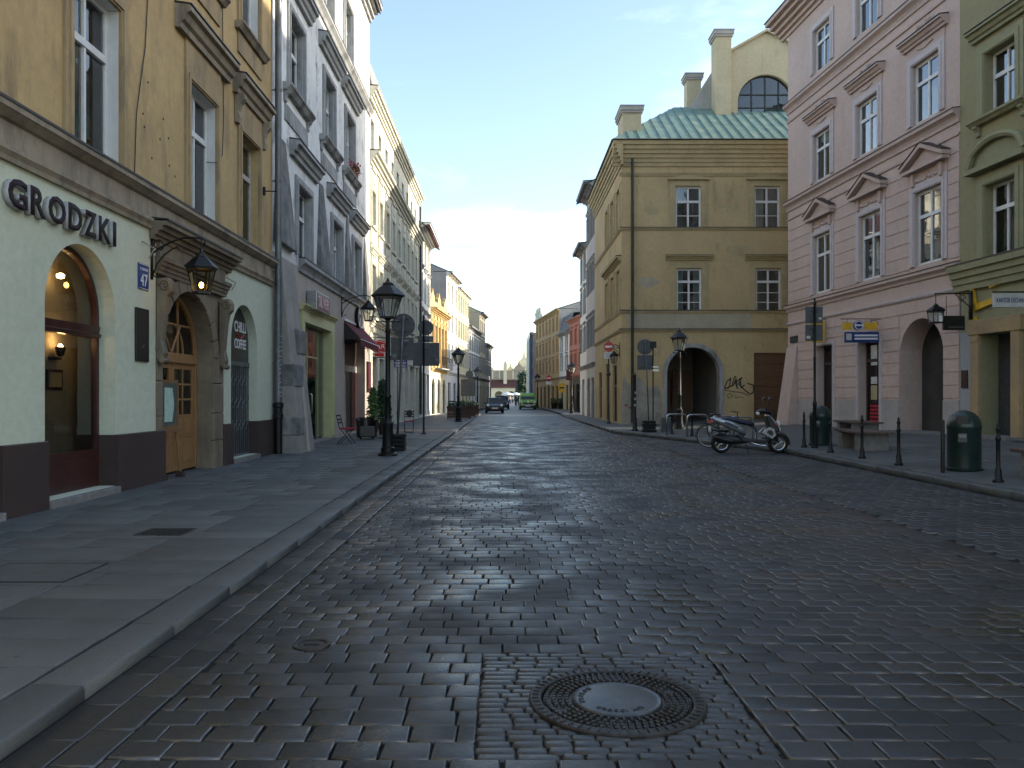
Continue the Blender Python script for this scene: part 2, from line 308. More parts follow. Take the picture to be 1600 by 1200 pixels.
# ------------------------------------------------------------------ mesh helpers
class MB:
    def __init__(s): s.v = []; s.f = []
    def add(s, vs, fs):
        n = len(s.v); s.v += [tuple(p) for p in vs]; s.f += [tuple(i+n for i in f) for f in fs]; return s
    def box(s, x0, x1, y0, y1, z0, z1):
        return s.add([(x0, y0, z0), (x1, y0, z0), (x1, y1, z0), (x0, y1, z0), (x0, y0, z1), (x1, y0, z1), (x1, y1, z1), (x0, y1, z1)],
                     [(0, 3, 2, 1), (4, 5, 6, 7), (0, 1, 5, 4), (1, 2, 6, 5), (2, 3, 7, 6), (3, 0, 4, 7)])
    def quad(s, a, b, c, d): return s.add([a, b, c, d], [(0, 1, 2, 3)])
    def prism(s, poly, y0, y1):                      # polygon in (x, z), extruded along y
        k = len(poly); vs = [(x, y0, z) for x, z in poly]+[(x, y1, z) for x, z in poly]
        return s.add(vs, [tuple(range(k)), tuple(range(2*k-1, k-1, -1))]+[(i, i+k, (i+1) % k+k, (i+1) % k) for i in range(k)])
    def ext(s, prof, x0, x1):                        # polygon in (y, z), extruded along x (mouldings)
        k = len(prof); vs = [(x0, y, z) for y, z in prof]+[(x1, y, z) for y, z in prof]
        return s.add(vs, [tuple(range(k)), tuple(range(2*k-1, k-1, -1))]+[(i, i+k, (i+1) % k+k, (i+1) % k) for i in range(k)])
    def slab(s, poly, z0, z1):                       # polygon in (x, y), extruded along z
        k = len(poly); vs = [(x, y, z0) for x, y in poly]+[(x, y, z1) for x, y in poly]
        return s.add(vs, [tuple(range(k)), tuple(range(2*k-1, k-1, -1))]+[(i, i+k, (i+1) % k+k, (i+1) % k) for i in range(k)])
    def rings(s, rs, cap=True, closed=False):        # skin a list of equal rings
        k = len(rs[0]); n = len(s.v)
        for r in rs: s.v += [tuple(p) for p in r]
        m = len(rs)
        for j in range(m if closed else m-1):
            a = n+j*k; b = n+((j+1) % m)*k
            for i in range(k): s.f.append((a+i, a+(i+1) % k, b+(i+1) % k, b+i))
        if cap and not closed: s.f.append(tuple(range(n, n+k))); s.f.append(tuple(range(n+(m-1)*k, n+m*k))[::-1])
        return s
    def tube(s, pts, r, k=8, closed=False):
        pts = [Vector(p) for p in pts]; m = len(pts); rs = r if isinstance(r, (list, tuple)) else [r]*m
        out = []; up = None
        for i, p in enumerate(pts):
            t = (pts[(i+1) % m]-pts[i-1]) if closed else (pts[min(i+1, m-1)]-pts[max(i-1, 0)])
            t.normalize()
            if up is None: up = Vector((0, 0, 1)) if abs(t.z) < .9 else Vector((1, 0, 0))
            x = t.cross(up)
            if x.length < 1e-4: x = t.orthogonal()
            x.normalize(); up = x.cross(t).normalized()
            out.append([p+(x*math.cos(2*math.pi*q/k)+up*math.sin(2*math.pi*q/k))*rs[i] for q in range(k)])
        return s.rings(out, closed=closed)
    def lathe(s, prof, k=16, c=(0, 0, 0), axis='z', a0=0, cap=True):
        out = []
        for r, z in prof:
            ring = []
            for q in range(k):
                a = a0+2*math.pi*q/k; x, y = r*math.cos(a), r*math.sin(a)
                ring.append({'z': (c[0]+x, c[1]+y, c[2]+z), 'y': (c[0]+x, c[1]+z, c[2]+y), 'x': (c[0]+z, c[1]+x, c[2]+y)}[axis])
            out.append(ring)
        return s.rings(out, cap)
    def data(s, name, mat, smooth=False):
        me = bpy.data.meshes.new(name); me.from_pydata(s.v, [], s.f); me.update()
        bm = bmesh.new(); bm.from_mesh(me); bmesh.ops.recalc_face_normals(bm, faces=bm.faces); bm.to_mesh(me); bm.free()
        me.materials.append(MAT[mat] if isinstance(mat, str) else mat)
        if smooth: me.polygons.foreach_set('use_smooth', [True]*len(me.polygons)); 
        return me
    def build(s, name, mat, parent=None, loc=(0, 0, 0), rz=0, smooth=False, bevel=0, seg=2, sharp=None):
        o = put(name, s.data(name, mat, smooth), parent, loc, rz)
        if smooth and sharp is not None: o.data.set_sharp_from_angle(angle=R(sharp))
        if bevel:
            b = o.modifiers.new('bevel', 'BEVEL'); b.width = bevel; b.segments = seg; b.limit_method = 'ANGLE'; b.angle_limit = R(35)
        return o
def put(name, data, parent=None, loc=(0, 0, 0), rz=0, rot=None):
    o = bpy.data.objects.new(name, data); col.objects.link(o); o.parent = parent; o.location = loc
    o.rotation_euler = rot if rot else (0, 0, rz); return o
def tag(o, label=None, cat=None, group=None, kind=None):
    for k, v in (('label', label), ('category', cat), ('group', group), ('kind', kind)):
        if v: o[k] = v
    return o
def thing(name, label, cat, loc=(0, 0, 0), rz=0, group=None):
    return tag(put(name, None, None, loc, rz), label, cat, group)
def copy_tree(o, parent=None):
    c = o.copy(); col.objects.link(c); c.parent = parent
    for ch in list(o.children): copy_tree(ch, c)
    return c
_TXT = {}
def text_data(body, width, height, mat, depth=.004, bold=0):
    """lettering as a mesh, lower left corner at 0,0, scaled to width x height"""
    key = (body, round(width, 3), round(height, 3), mat, depth, bold)
    if key in _TXT: return _TXT[key]
    cu = bpy.data.curves.new('lettering', 'FONT'); cu.body = body; cu.size = 1; cu.extrude = 0; cu.resolution_u = 3; cu.offset = bold
    o = bpy.data.objects.new('lettering', cu); col.objects.link(o)
    dg = bpy.context.evaluated_depsgraph_get(); me = bpy.data.meshes.new_from_object(o.evaluated_get(dg))
    bpy.data.objects.remove(o); bpy.data.curves.remove(cu)
    bm = bmesh.new(); bm.from_mesh(me)
    xs = [v.co.x for v in bm.verts]; ys = [v.co.y for v in bm.verts]
    x0, x1, y0, y1 = min(xs), max(xs), min(ys), max(ys)
    ky = height/(y1-y0); kx = width/(x1-x0)
    for v in bm.verts: v.co.x = (v.co.x-x0)*kx; v.co.y = (v.co.y-y0)*ky; v.co.z = 0
    g = bmesh.ops.extrude_face_region(bm, geom=bm.faces[:])
    for e in g['geom']:
        if isinstance(e, bmesh.types.BMVert): e.co.z += depth
    bmesh.ops.recalc_face_normals(bm, faces=bm.faces); bm.to_mesh(me); bm.free()
    me.materials.clear(); me.materials.append(MAT[mat]); _TXT[key] = me
    return me
def pixel_ground(px, py, z=0):                       # where the ray through a photo pixel meets height z
    d = (CH-z)*F/(py-HY); return Vector(((px-VX)*d/F, d, z))
def pixel_at(px, py, d): return Vector(((px-VX)*d/F, d, CH+(HY-py)*d/F))

# ------------------------------------------------------------------ ground, road, pavements
PZ = .06                                             # pavement height
KL = -2.10                                           # left kerb face
def right_z(x): return .12+.05*min(max(x-7.4, 0), 5.4)
def piece(wd, ln, v, thick=.06, b1=.004, b2=.010, drop=.0035, lump=.0022, tilt=.006, slope=0):
    """one paving stone with worn edges, centred, top near z = 0"""
    rg = random.Random(v*77+int(wd*100)*13+int(ln*100))
    hx, hy = wd/2, ln/2; out = []
    tx, ty = rg.uniform(-tilt, tilt)+slope, rg.uniform(-tilt, tilt)
    j = [(rg.uniform(-1, 1)*.004, rg.uniform(-1, 1)*.004) for _ in range(4)]
    for ins, z in ((0, -thick), (0, -drop*1.6), (b1, -drop*.45), (b2, 0)):
        ring = []
        for q, (sx, sy) in enumerate(((-1, -1), (1, -1), (1, 1), (-1, 1))):
            x = sx*(hx-ins)+j[q][0]; y = sy*(hy-ins)+j[q][1]; ring.append((x, y, z+(x*tx+y*ty if z > -.03 else 0)))
        out.append(ring)
    return out
_PC = {}
def rimmed(me):
    at = me.attributes.new('rim', 'FLOAT', 'POINT'); n_ = len(me.vertices)//16; at.data.foreach_set('value', ([0.]*4+[.7]*4+[1.]*4+[.0]*4)*n_); return me
def paving(parent, rects, name, mat, limit=300, stuff='paving_rest', **kw):
    """rects: (x, y, z, wd, ln). The nearest are objects of their own, the rest one joined part."""
    rects = sorted(rects, key=lambda r: -(r[3]*r[4])/(r[0]**2+r[1]**2+1.5)**1.5)
    for i, (x, y, z, wd, ln) in enumerate(rects[:limit]):
        v = i % 7; key = (name, round(wd, 2), round(ln, 2), v)
        if key not in _PC:
            _PC[key] = rimmed(MB().rings(piece(round(wd, 2), round(ln, 2), v, **kw)).data(name, mat, True))
        put(name, _PC[key], parent, (x, y, z+random.uniform(-1, 1)*kw.get('lump', .0025)))
    if len(rects) > limit:
        mb = MB()
        for i, (x, y, z, wd, ln) in enumerate(rects[limit:]):
            dz = z+random.uniform(-1, 1)*kw.get('lump', .0025)
            mb.rings([[(a+x, b+y, c+dz) for a, b, c in ring] for ring in piece(wd, ln, i % 23, **kw)])
        o = mb.build(stuff, mat, parent, smooth=True); rimmed(o.data); o['kind'] = 'stuff'
def in_view(x, y, m=600): return y > 1.2 and (-VX-m)/F < x/y < (1600-VX+m)/F

gr = MB().quad((-700, -60, -.12), (700, -60, -.12), (700, 1500, -.12), (-700, 1500, -.12)).build('ground', 'far_slabs')
tag(gr, kind='structure')
RNEAR = 46.0
road = put('road', None); tag(road, kind='structure')
MB().quad((KL-.1, -45, -.020), (7.55, -45, -.020), (7.55, RNEAR, -.020), (KL-.1, RNEAR, -.020)).build('road_bed', 'joint_grit', road)
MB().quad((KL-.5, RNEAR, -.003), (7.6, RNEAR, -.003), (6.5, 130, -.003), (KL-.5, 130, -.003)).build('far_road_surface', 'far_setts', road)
PX0, PX1, PY0, PY1 = -.13, 1.17, 3.2905, 4.6585            # paved square round the manhole
rects = []; side = []
row = 0; y = 1.324
while y < RNEAR:
    off = (row % 2)*.115+random.uniform(-.02, .02); x = -1.66+off-.23
    while x < 4.32:
        wd = .23+random.choice((0, 0, .01, -.01, .02, -.02, -.03)); x0 = max(x, -1.66); x1 = min(x+wd, 4.33)
        cx = (x0+x1)/2
        if x1-x0 > .07 and in_view(cx, y):
            segs = [(x0, x1)]
            if PY0 < y < PY1: segs = [(a, b) for a, b in ((x0, min(x1, PX0)), (max(x0, PX1), x1)) if b-a > .028]
            for a, b in segs:
                rects.append(((a+b)/2, y, 0, b-a-random.choice((.007, .008, .011)), .162-random.choice((0, 0, .004))))
        x += wd
    xs = 4.66+(row % 2)*.09
    while xs < 7.36:
        x1 = min(xs+.2, 7.37)
        if x1-xs > .08 and in_view((xs+x1)/2, y) and (xs < 7.37-(max(0, y-21)*.267)): side.append(((xs+x1)/2, y, 0, x1-xs-.009, .161))
        xs += .2
    y += .171; row += 1
paving(road, rects, 'sett', 'sett_stone', 300, 'distant_setts')
paving(road, side, 'side_sett', 'side_sett_stone', 120, 'distant_side_setts', lump=.004)
gut = []
y = 1.3
while y < RNEAR:
    l1 = random.uniform(.3, .46)
    gut.append((KL+.115, y+l1/2, -.012, .20, l1-.012)); gut.append((KL+.325, y+l1/2+.1, -.006, .19, l1-.012)); gut.append((4.495, y+l1/2, -.008, .30, l1-.012)); y += l1
paving(road, [g for g in gut if in_view(g[0], g[1])], 'gutter_stone', 'sett_stone', 150, 'distant_gutter_stones')

# square of rough little stones round the manhole
rough = []; y = PY0+.035
while y < PY1-.02:
    x = PX0+random.uniform(-.01, .01)
    while x < PX1-.03:
        wd = min(random.uniform(.09, .19), PX1-x)
        if wd > .04 and math.hypot(x+wd/2-.55, y-3.93) > .37: rough.append((x+wd/2, y, -.004, wd-.004, .058))
        x += wd
    y += .062
paving(road, rough, 'rough_stone', 'patch_stone', 0, 'rough_stones', b1=.006, b2=.014, drop=.007, lump=.004)
# manhole
mh = thing('manhole_cover', 'round studded iron manhole cover with a smooth polished centre plate in the road', 'manhole', (.55, 3.93, 0))
MB().lathe([(.372, -.05), (.372, .006), (.380, .011), (.428, .011), (.436, .004), (.436, -.05)], 64).build('rim', 'grate_iron', mh, smooth=True, sharp=30)
MB().lathe([(.368, -.06), (.368, -.010), (.362, -.004), (.001, -.004)], 64).build('cover_plate', 'grate_iron', mh, smooth=True, sharp=30)
st = MB()
for rr, n_, hw in ((.347, 66, .0095), (.313, 58, .009), (.281, 50, .0085), (.249, 44, .0085)):
    for q in range(n_):
        a = 2*math.pi*q/n_
        if rr < .33 and rr > .26 and abs(((a+.5) % (math.pi))-.9) < .09: continue
        c, s_ = math.cos(a), math.sin(a); pr = []
        for sx, sy, z in ((-1, -1, -.006), (1, -1, -.006), (1, 1, -.006), (-1, 1, -.006), (-.7, -.7, .009), (.7, -.7, .009), (.7, .7, .009), (-.7, .7, .009)):
            u, v = sx*.0125, sy*hw; pr.append((c*(rr+u)-s_*v, s_*(rr+u)+c*v, z))
        st.add(pr, [(4, 5, 6, 7), (0, 1, 5, 4), (1, 2, 6, 5), (2, 3, 7, 6), (3, 0, 4, 7)])
for q in range(56):
    a = 2*math.pi*q/56; c, s_ = math.cos(a), math.sin(a)
    st.add([(c*r_-s_*v, s_*r_+c*v, z) for r_, v, z in ((.386, -.005, .010), (.422, -.005, .010), (.422, .005, .010), (.386, .005, .010), (.388, -.004, .0165), (.42, -.004, .0165), (.42, .004, .0165), (.388, .004, .0165))],
           [(4, 5, 6, 7), (0, 1, 5, 4), (1, 2, 6, 5), (2, 3, 7, 6), (3, 0, 4, 7)])
tag(st.build('stud', 'grate_iron', mh), kind='stuff')
cp = MB().lathe([(.222, -.02), (.222, .004), (.214, .010), (.202, .006), (.192, .0075), (.001, .0078)], 56).build('centre_plate', 'polished_iron', mh, smooth=True, sharp=40)
lt = MB()
for word, a0, sgn in (('KRAKOW', R(196), -1), ('WODOCIAGI', R(222), 1)):
    for i, ch in enumerate(word):
        a = a0+sgn*i*R(11.5); me = text_data(ch, .022 if ch != 'I' else .006, .026, 'polished_iron', .004)
        o = put('letter', me, cp)
        if sgn > 0: o.location = (.160*math.cos(a), .160*math.sin(a)-.012, .0079); o.rotation_euler = (0, 0, a+math.pi/2)
        else: o.location = (.165*math.cos(a), .165*math.sin(a), .0079); o.rotation_euler = (0, 0, a-math.pi/2)
vc = thing('valve_cover', 'small round iron valve cover set between the setts', 'valve cover', (-1.17, 4.79, .007))
MB().lathe([(.088, -.04), (.088, .0), (.094, .004), (.112, .004), (.116, -.04)], 32).build('rim', 'grate_iron', vc, smooth=True, sharp=30)
MB().lathe([(.085, -.04), (.085, -.003), (.001, -.003)], 32).build('lid', 'grate_iron', vc, smooth=True, sharp=30)
MB().box(-.045, .045, -.008, .008, -.004, .004).build('handle_bar', 'grate_iron', vc)

# left pavement: kerb stones, slabs, a cobbled crossing strip further on
lp = put('left_pavement', None); tag(lp, kind='structure')
MB().box(-6.9, KL-.02, -45, 27.5, -.05, PZ-.022).build('pavement_bed', 'joint_grit', lp)
def far_left(y): return -5.9+.08*max(0, y-62.2)
MB().add([(-6.9, 36.5, PZ-.004), (KL-.3, 36.5, PZ-.004), (KL-.30-.002*40, 76, PZ-.004), (-5.2, 76, PZ-.004), (-6.2, 60, PZ-.004)], [(0, 1, 2, 3, 4)]).build('far_pavement_surface', 'far_slabs', lp)
MB().quad((-6.9, 27.5, PZ-.004), (KL-.30, 27.5, PZ-.004), (KL-.30, 31.6, PZ-.004), (-6.9, 31.6, PZ-.004)).build('middle_pavement_surface', 'far_slabs', lp)
MB().quad((-6.9, 31.6, PZ-.004), (KL-.30, 31.6, PZ-.004), (KL-.30, 36.5, PZ-.004), (-6.9, 36.5, PZ-.004)).build('cobbled_strip', 'crossing_cobbles', lp)
ks = []; y = .8
while y < 76:
    l1 = random.uniform(.95, 1.25)
    if in_view(KL, y+.6): ks.append((KL-.15, y+l1/2, PZ, .295, l1-.006))
    y += l1
paving(lp, ks, 'kerb_stone', 'kerb_granite', 300, thick=.16, b1=.006, b2=.016, drop=.014, lump=.002, tilt=.003)
rects = []; y = 1.3
while y < 27.4:
    dl = random.choice((.42, .5, .5, .6)); dl = min(dl, 27.5-y); x = KL-.305
    while x > -6.5:
        wd = random.choice((.7, .85, 1.0, 1.0, 1.2)); x0 = max(x-wd, -6.6)
        cx = (x+x0)/2
        if in_view(cx, y+dl/2, 1200) and x-x0 > .1: rects.append((cx, y+dl/2, PZ, x-x0-.015, dl-.015))
        x = x0
    y += dl
paving(lp, rects, 'slab', 'slab_stone', 300, 'distant_slabs', b1=.002, b2=.006, drop=.004, lump=.0016, tilt=.002)
# small service covers in the left pavement
def floor_grate(x, y, wx, wy, label, slats):
    t = thing('drain_grate', label, 'grate', (x, y, PZ+.001))
    m = MB(); fw = .03 if slats else .014
    for a in ((-wx/2, wx/2, -wy/2, -wy/2+fw), (-wx/2, wx/2, wy/2-fw, wy/2), (-wx/2, -wx/2+fw, -wy/2+fw, wy/2-fw), (wx/2-fw, wx/2, -wy/2+fw, wy/2-fw)): m.box(a[0], a[1], a[2], a[3], -.02, .006)
    m.build('frame', 'grate_iron', t)
    if slats:
        for q in range(9):
            x0 = -wx/2+.04+q*(wx-.08)/9; MB().box(x0, x0+.022, -wy/2+.031, wy/2-.031, -.02, .008).build('slat', 'grate_iron', t)
    MB().quad((-wx/2+fw, -wy/2+fw, .004), (wx/2-fw, -wy/2+fw, .004), (wx/2-fw, wy/2-fw, .004), (-wx/2+fw, wy/2-fw, .004)).build('pit' if slats else 'cover_plate', 'joint_grit' if slats else 'slab_stone', t)
floor_grate(-3.62, 8.45, .5, .42, 'dark slatted drain grate let into the left pavement', True)
floor_grate(-3.85, 6.5, .85, .7, 'large framed service cover in the slabs of the left pavement', False)

# right pavement, climbing gently from the kerb to the houses
rp = put('right_pavement', None); tag(rp, kind='structure')
def sheet(pts, mat, name, dz): return MB().add([(x, y, right_z(x)+dz) for x, y in pts], [tuple(range(len(pts)))]).build(name, mat, rp)
sheet([(7.5, -14), (12.8, -14), (12.8, 20.5), (7.5, 20.5)], 'joint_grit', 'pavement_bed', -.02)
sheet([(12.8, -14), (40, -14), (40, 60), (12.8, 60)], 'far_slabs', 'upper_pavement_surface', -.004)
sheet([(7.4, 20.5), (12.8, 20.5), (12.8, 60), (7.4, 60)], 'far_slabs', 'side_pavement_surface', -.003)
sheet([(7.4, 21.6), (7.4, 60), (4.62, 60), (4.62, 33)], 'far_slabs', 'corner_pavement_surface', -.003)
MB().quad((4.62, 60.003, .117), (6.6, 60.003, .117), (6.6, 80, .117), (4.62, 80, .117)).build('far_pavement_surface', 'far_slabs', rp)
MB().add([(4.6, 80.003, .117), (9, 80.003, .117), (9, 100, .117), (4.4, 112, .117), (4.2, 100, .117)], [(0, 1, 2, 3, 4)]).build('end_pavement_surface', 'far_slabs', rp)
def kerb_run(p0, p1, name='kerb_stone'):
    p0, p1 = Vector(p0), Vector(p1); ln = (p1-p0).length; n_ = max(1, round(ln/1.05)); st_ = ln/n_
    ang = math.atan2(p1.y-p0.y, p1.x-p0.x); me = MB().rings(piece(st_-.006, .20, 3, thick=.16, b1=.006, b2=.014, drop=.012, tilt=.002)).data(name, 'kerb_granite', True)
    for q in range(n_):
        c = p0+(p1-p0)*((q+.5)/n_); put(name, me, rp, (c.x, c.y, .123+random.uniform(-.002, .002)), ang)
kerb_run((7.48, 4.2), (7.48, 21.1)); kerb_run((7.42, 21.3), (4.52, 32.7)); kerb_run((4.52, 33.0), (4.42, 62))
rects = []; y = 8.2
while y < 20.0:
    dl = .615; x = 7.6
    lim = 12.75
    x0s = 7.6 if y < 20.8 else 7.75+(y-21)*.46
    x = x0s+(int(y*10) % 3)*.0
    while x < lim:
        wd = random.choice((.62, .9, .9, 1.1)); x1 = min(x+wd, lim)
        if in_view((x+x1)/2, y+dl/2, 260) and x1-x > .12: rects.append(((x+x1)/2, y+dl/2, right_z((x+x1)/2), x1-x-.009, dl-.009))
        x = x1
    y += dl
paving(rp, rects, 'slab', 'slab_stone', 200, 'distant_slabs', b1=.002, b2=.006, drop=.004, lump=.0015, tilt=.002, slope=.05)

# ------------------------------------------------------------------ buildings
class Bld:
    """a house: Empty on the facade line; local x runs along the facade, y into the house, z up"""
    def __init__(s, name, label, ox, oy, ax, ay, group='houses along the street'):
        l_ = math.hypot(ax, ay); s.o = Vector((ox, oy)); s.a = Vector((ax/l_, ay/l_)); s.n = Vector((-s.a.y, s.a.x))
        s.e = thing(name, label, 'building', (ox, oy, 0), math.atan2(ay, ax), group)
    def u(s, px, off=0):                              # photo column -> distance along the facade (plane pushed in by off)
        k = (px-VX)/F; o = s.o+s.n*off
        return (k*o.y-o.x)/(s.a.x-k*s.a.y)
    def uz(s, px, py, off=0):
        u = s.u(px, off); d = (s.o+s.n*off+s.a*u).y; return u, CH+(HY-py)*d/F
    def z(s, px, py): return s.uz(px, py)[1]
    def world(s, u, out=0, z=0): p = s.o+s.a*u-s.n*out; return Vector((p.x, p.y, z))
    def mass(s, walls, depth, mat, z0, z1, u0, u1, inside='interior_dark', iy=.75, name='wall', back=True):
        """walls: list of MB facade sheets already filled; adds ends, back and a dark room wall behind the windows"""
        m = MB()
        for u in (u0+.002, u1-.002): m.quad((u, .0, z0), (u, depth, z0), (u, depth, z1), (u, .0, z1))
        if back: m.quad((u0, depth, z0), (u1, depth, z0), (u1, depth, z1), (u0, depth, z1))
        m.build('end_wall', mat, s.e)
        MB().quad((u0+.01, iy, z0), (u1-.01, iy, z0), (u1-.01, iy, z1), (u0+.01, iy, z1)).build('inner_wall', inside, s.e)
def sheet_wall(u0, u1, z0, z1, holes, y=0, dep=.3):
    """facade sheet with openings (a, b, c, d[, 'arch'[, depth]]) and their reveals"""
    m = MB(); hs = [(h[0], h[1], h[2], h[3], len(h) > 4 and h[4] == 'arch', h[5] if len(h) > 5 else dep) for h in holes]
    us = sorted({u0, u1}|{x for h in hs for x in h[:2] if u0 < x < u1}); zs = sorted({z0, z1}|{x for h in hs for x in h[2:4] if z0 < x < z1})
    for i in range(len(us)-1):
        for j in range(len(zs)-1):
            cu, cz = (us[i]+us[i+1])/2, (zs[j]+zs[j+1])/2
            if not any(h[0] < cu < h[1] and h[2] < cz < h[3] for h in hs):
                m.quad((us[i], y, zs[j]), (us[i+1], y, zs[j]), (us[i+1], y, zs[j+1]), (us[i], y, zs[j+1]))
    for a, b, c, d, arch, dp in hs:
        r = (b-a)/2; cx = (a+b)/2
        if arch:
            n_ = 20; arc = [(cx-r*math.cos(math.pi*q/n_), d-r+r*math.sin(math.pi*q/n_)) for q in range(n_+1)]
            for p, q in zip(arc, arc[1:]):
                m.quad((p[0], y, p[1]), (q[0], y, q[1]), (q[0], y, d), (p[0], y, d))
                m.quad((p[0], y, p[1]), (q[0], y, q[1]), (q[0], y+dp, q[1]), (p[0], y+dp, p[1]))
            top = d-r
        else:
            m.quad((a, y, d), (b, y, d), (b, y+dp, d), (a, y+dp, d)); top = d
        for u in (a, b): m.quad((u, y, c), (u, y, top), (u, y+dp, top), (u, y+dp, c))
        m.quad((a, y, c), (b, y, c), (b, y+dp, c), (a, y+dp, c))
    return m
_WC = {}
def cached(key, fn):
    if key not in _WC: _WC[key] = fn()
    return _WC[key]
def style(fr='white_paint', cols=2, rows=(0, .64, 1), y=.22, fw=.075, mw=.06, tw=.11, lining=None, sur=None, curtain=0., glassm='window_glass', name='', dp=.05, thin=()):
    return dict(locals())
def window(B, u0, u1, z0, z1, S, parts=(), nm='window', panes=True):
    wd, ht = round(u1-u0, 2), round(z1-z0, 2); k = (wd, ht, S['name'])
    def frame():
        m = MB(); fw, y = S['fw'], S['y']; y1 = y+S['dp']
        m.box(0, fw, y, y1, 0, ht); m.box(wd-fw, wd, y, y1, 0, ht); m.box(fw, wd-fw, y, y1, 0, fw); m.box(fw, wd-fw, y, y1, ht-fw, ht)
        for c in range(1, S['cols']):
            x = wd*c/S['cols']; m.box(x-S['mw']/2, x+S['mw']/2, y-.012, y1-.003, fw, ht-fw)
        for i, r in enumerate(S['rows'][1:-1]):
            t = S['tw'] if i not in S['thin'] else .035; yy = .025 if i not in S['thin'] else -.006
            m.box(fw, wd-fw, y-yy, y1-.006, ht*r-t/2, ht*r+t/2)
        return m.data(nm, S['fr'])
    o = put(nm, cached(k+('f',), frame), B.e, (u0, 0, z0))
    if hasattr(B, 'xf'): o.location, o.rotation_euler = B.xf(u0, z0), (0, 0, B.rz)
    fw, yg = S['fw'], S['y']+.028
    for c in range(S['cols']):
        for r in range(len(S['rows'])-1):
            xa = wd*c/S['cols']+(fw if c == 0 else S['mw']/2); xb = wd*(c+1)/S['cols']-(fw if c == S['cols']-1 else S['mw']/2)
            za = ht*S['rows'][r]+(fw if r == 0 else .03); zb = ht*S['rows'][r+1]-(fw if r == len(S['rows'])-2 else .03)
            me = cached(k+('p', c, r), lambda: MB().box(xa-.01, xb+.01, yg, yg+.006, za-.01, zb+.01).data('pane', S['glassm']))
            put('pane', me, o)
    if S['lining']:
        def lin():
            m = MB(); y = S['y']
            m.box(.001, .012, .004, y, .001, ht-.012); m.box(wd-.012, wd-.001, .004, y, .001, ht-.012); m.box(.001, wd-.001, .004, y, ht-.012, ht-.001)
            return m.data('reveal_lining', S['lining'])
        put('reveal_lining', cached(k+('l',), lin), o)
    if S['sur']:
        sw, sp, sm = S['sur']
        def sr():
            m = MB()
            for a, b, p in ((0, sw, sp), (.03, sw*.55, sp+.025)):
                m.box(-b, -a-.002, -p, .02, 0, ht+a); m.box(wd+a+.002, wd+b, -p, .02, 0, ht+a); m.box(-b, wd+b, -p-.001, .02, ht+a, ht+b)
            return m.data('surround', sm)
        put('surround', cached(k+('s',), sr), o)
    if random.random() < S['curtain']:
        cm = random.choice(('curtain_white', 'curtain_white', 'curtain_grey')); wv = random.choice((.3, .42, .5))
        def cu():
            m = MB(); yc = S['y']+.16
            for x0, x1 in ((.02, wd*wv), (wd*(1-wv), wd-.02)):
                n_ = 14; pts = [(x0+(x1-x0)*q/n_, yc+.02*(q % 2)) for q in range(n_+1)]
                for p, q in zip(pts, pts[1:]): m.quad((p[0], p[1], .02), (q[0], q[1], .02), (q[0], q[1], ht-.04), (p[0], p[1], ht-.04))
            return m.data('curtain', cm, True)
        put('curtain', cached(k+('c', cm, wv), cu), o)
    for nm2, mb, mt in parts: mb.build(nm2, mt, o)
    return o
def hood(wd, ht, over, proj, h0, h1, consoles=None):
    """straight cornice above a window, in the window's own coordinates; h0..h1 above its head"""
    z0, z1 = ht+h0, ht+h1; d = z1-z0
    m = MB().ext([(.02, z0), (-proj*.35, z0), (-proj*.4, z0+d*.25), (-proj*.6, z0+d*.35), (-proj*.75, z0+d*.65), (-proj, z0+d*.72), (-proj, z1-.03), (-proj*.9, z1), (.02, z1+.03)], -over, wd+over)
    return m
def flash(wd, ht, over, proj, z): return MB().add([(-over-.01, -proj-.015, ht+z), (wd+over+.01, -proj-.015, ht+z), (wd+over+.01, .01, ht+z+.05), (-over-.01, .01, ht+z+.05), (-over-.01, -proj-.015, ht+z-.02), (wd+over+.01, -proj-.015, ht+z-.02), (wd+over+.01, .01, ht+z+.02), (-over-.01, .01, ht+z+.02)], [(0, 1, 2, 3), (0, 4, 5, 1), (0, 3, 7, 4), (1, 5, 6, 2), (4, 7, 6, 5)])
def console(x, zt, h, wd=.14, p=.16):
    return MB().prism([(x-wd/2, zt-h), (x+wd/2, zt-h), (x+wd/2, zt), (x-wd/2, zt)], -.01, .02).ext([(.01, zt), (-p, zt), (-p*1.05, zt-h*.18), (-p*.65, zt-h*.34), (-p*.4, zt-h*.6), (-p*.55, zt-h*.8), (-p*.42, zt-h), (.01, zt-h)], x-wd/2, x+wd/2)
def course(B, u0, u1, prof, mat, name='cornice', cap=None, parent=None):
    o = MB().ext(prof, u0, u1).build(name, mat, parent or B.e)
    if cap: p, z = cap; MB().ext([(.01, z+.055), (-p, z+.022), (-p, z-.012), (-p+.008, z-.012), (-p+.008, z+.004), (.01, z+.028)], u0-.01, u1+.01).build('flashing', 'flashing', parent or o)
    return o
def steps(z0, z1, p0, p1, n_=4):
    """a moulded cornice profile growing from p0 to p1"""
    out = [(.02, z0)]
    for i in range(n_):
        t0, t1 = i/n_, (i+1)/n_; za, zb = z0+(z1-z0)*t0, z0+(z1-z0)*t1; pa = p0+(p1-p0)*(i/(n_-1))**1.2
        out += [(-pa, za), (-pa-.012, zb-.004)]
    return out+[(.02, z1+.01)]
def bands(B, u0, u1, z0, z1, n_, holes, mat, proud=.022, gap=.03, parent=None):
    """plaster courses with recessed joints, each course between two openings its own piece"""
    h = (z1-z0)/n_
    for i in range(n_):
        a, b = z0+i*h+gap/2, z0+(i+1)*h-gap/2; cuts = sorted((x[0], x[1]) for x in holes if x[2] < b-.01 and x[3] > a+.01); x = u0
        for c0, c1 in cuts+[(u1, u1)]:
            if c0-x > .08: MB().box(x, c0, -proud, .015, a, b).build('rustic_course', mat, parent or B.e)
            x = max(x, c1)
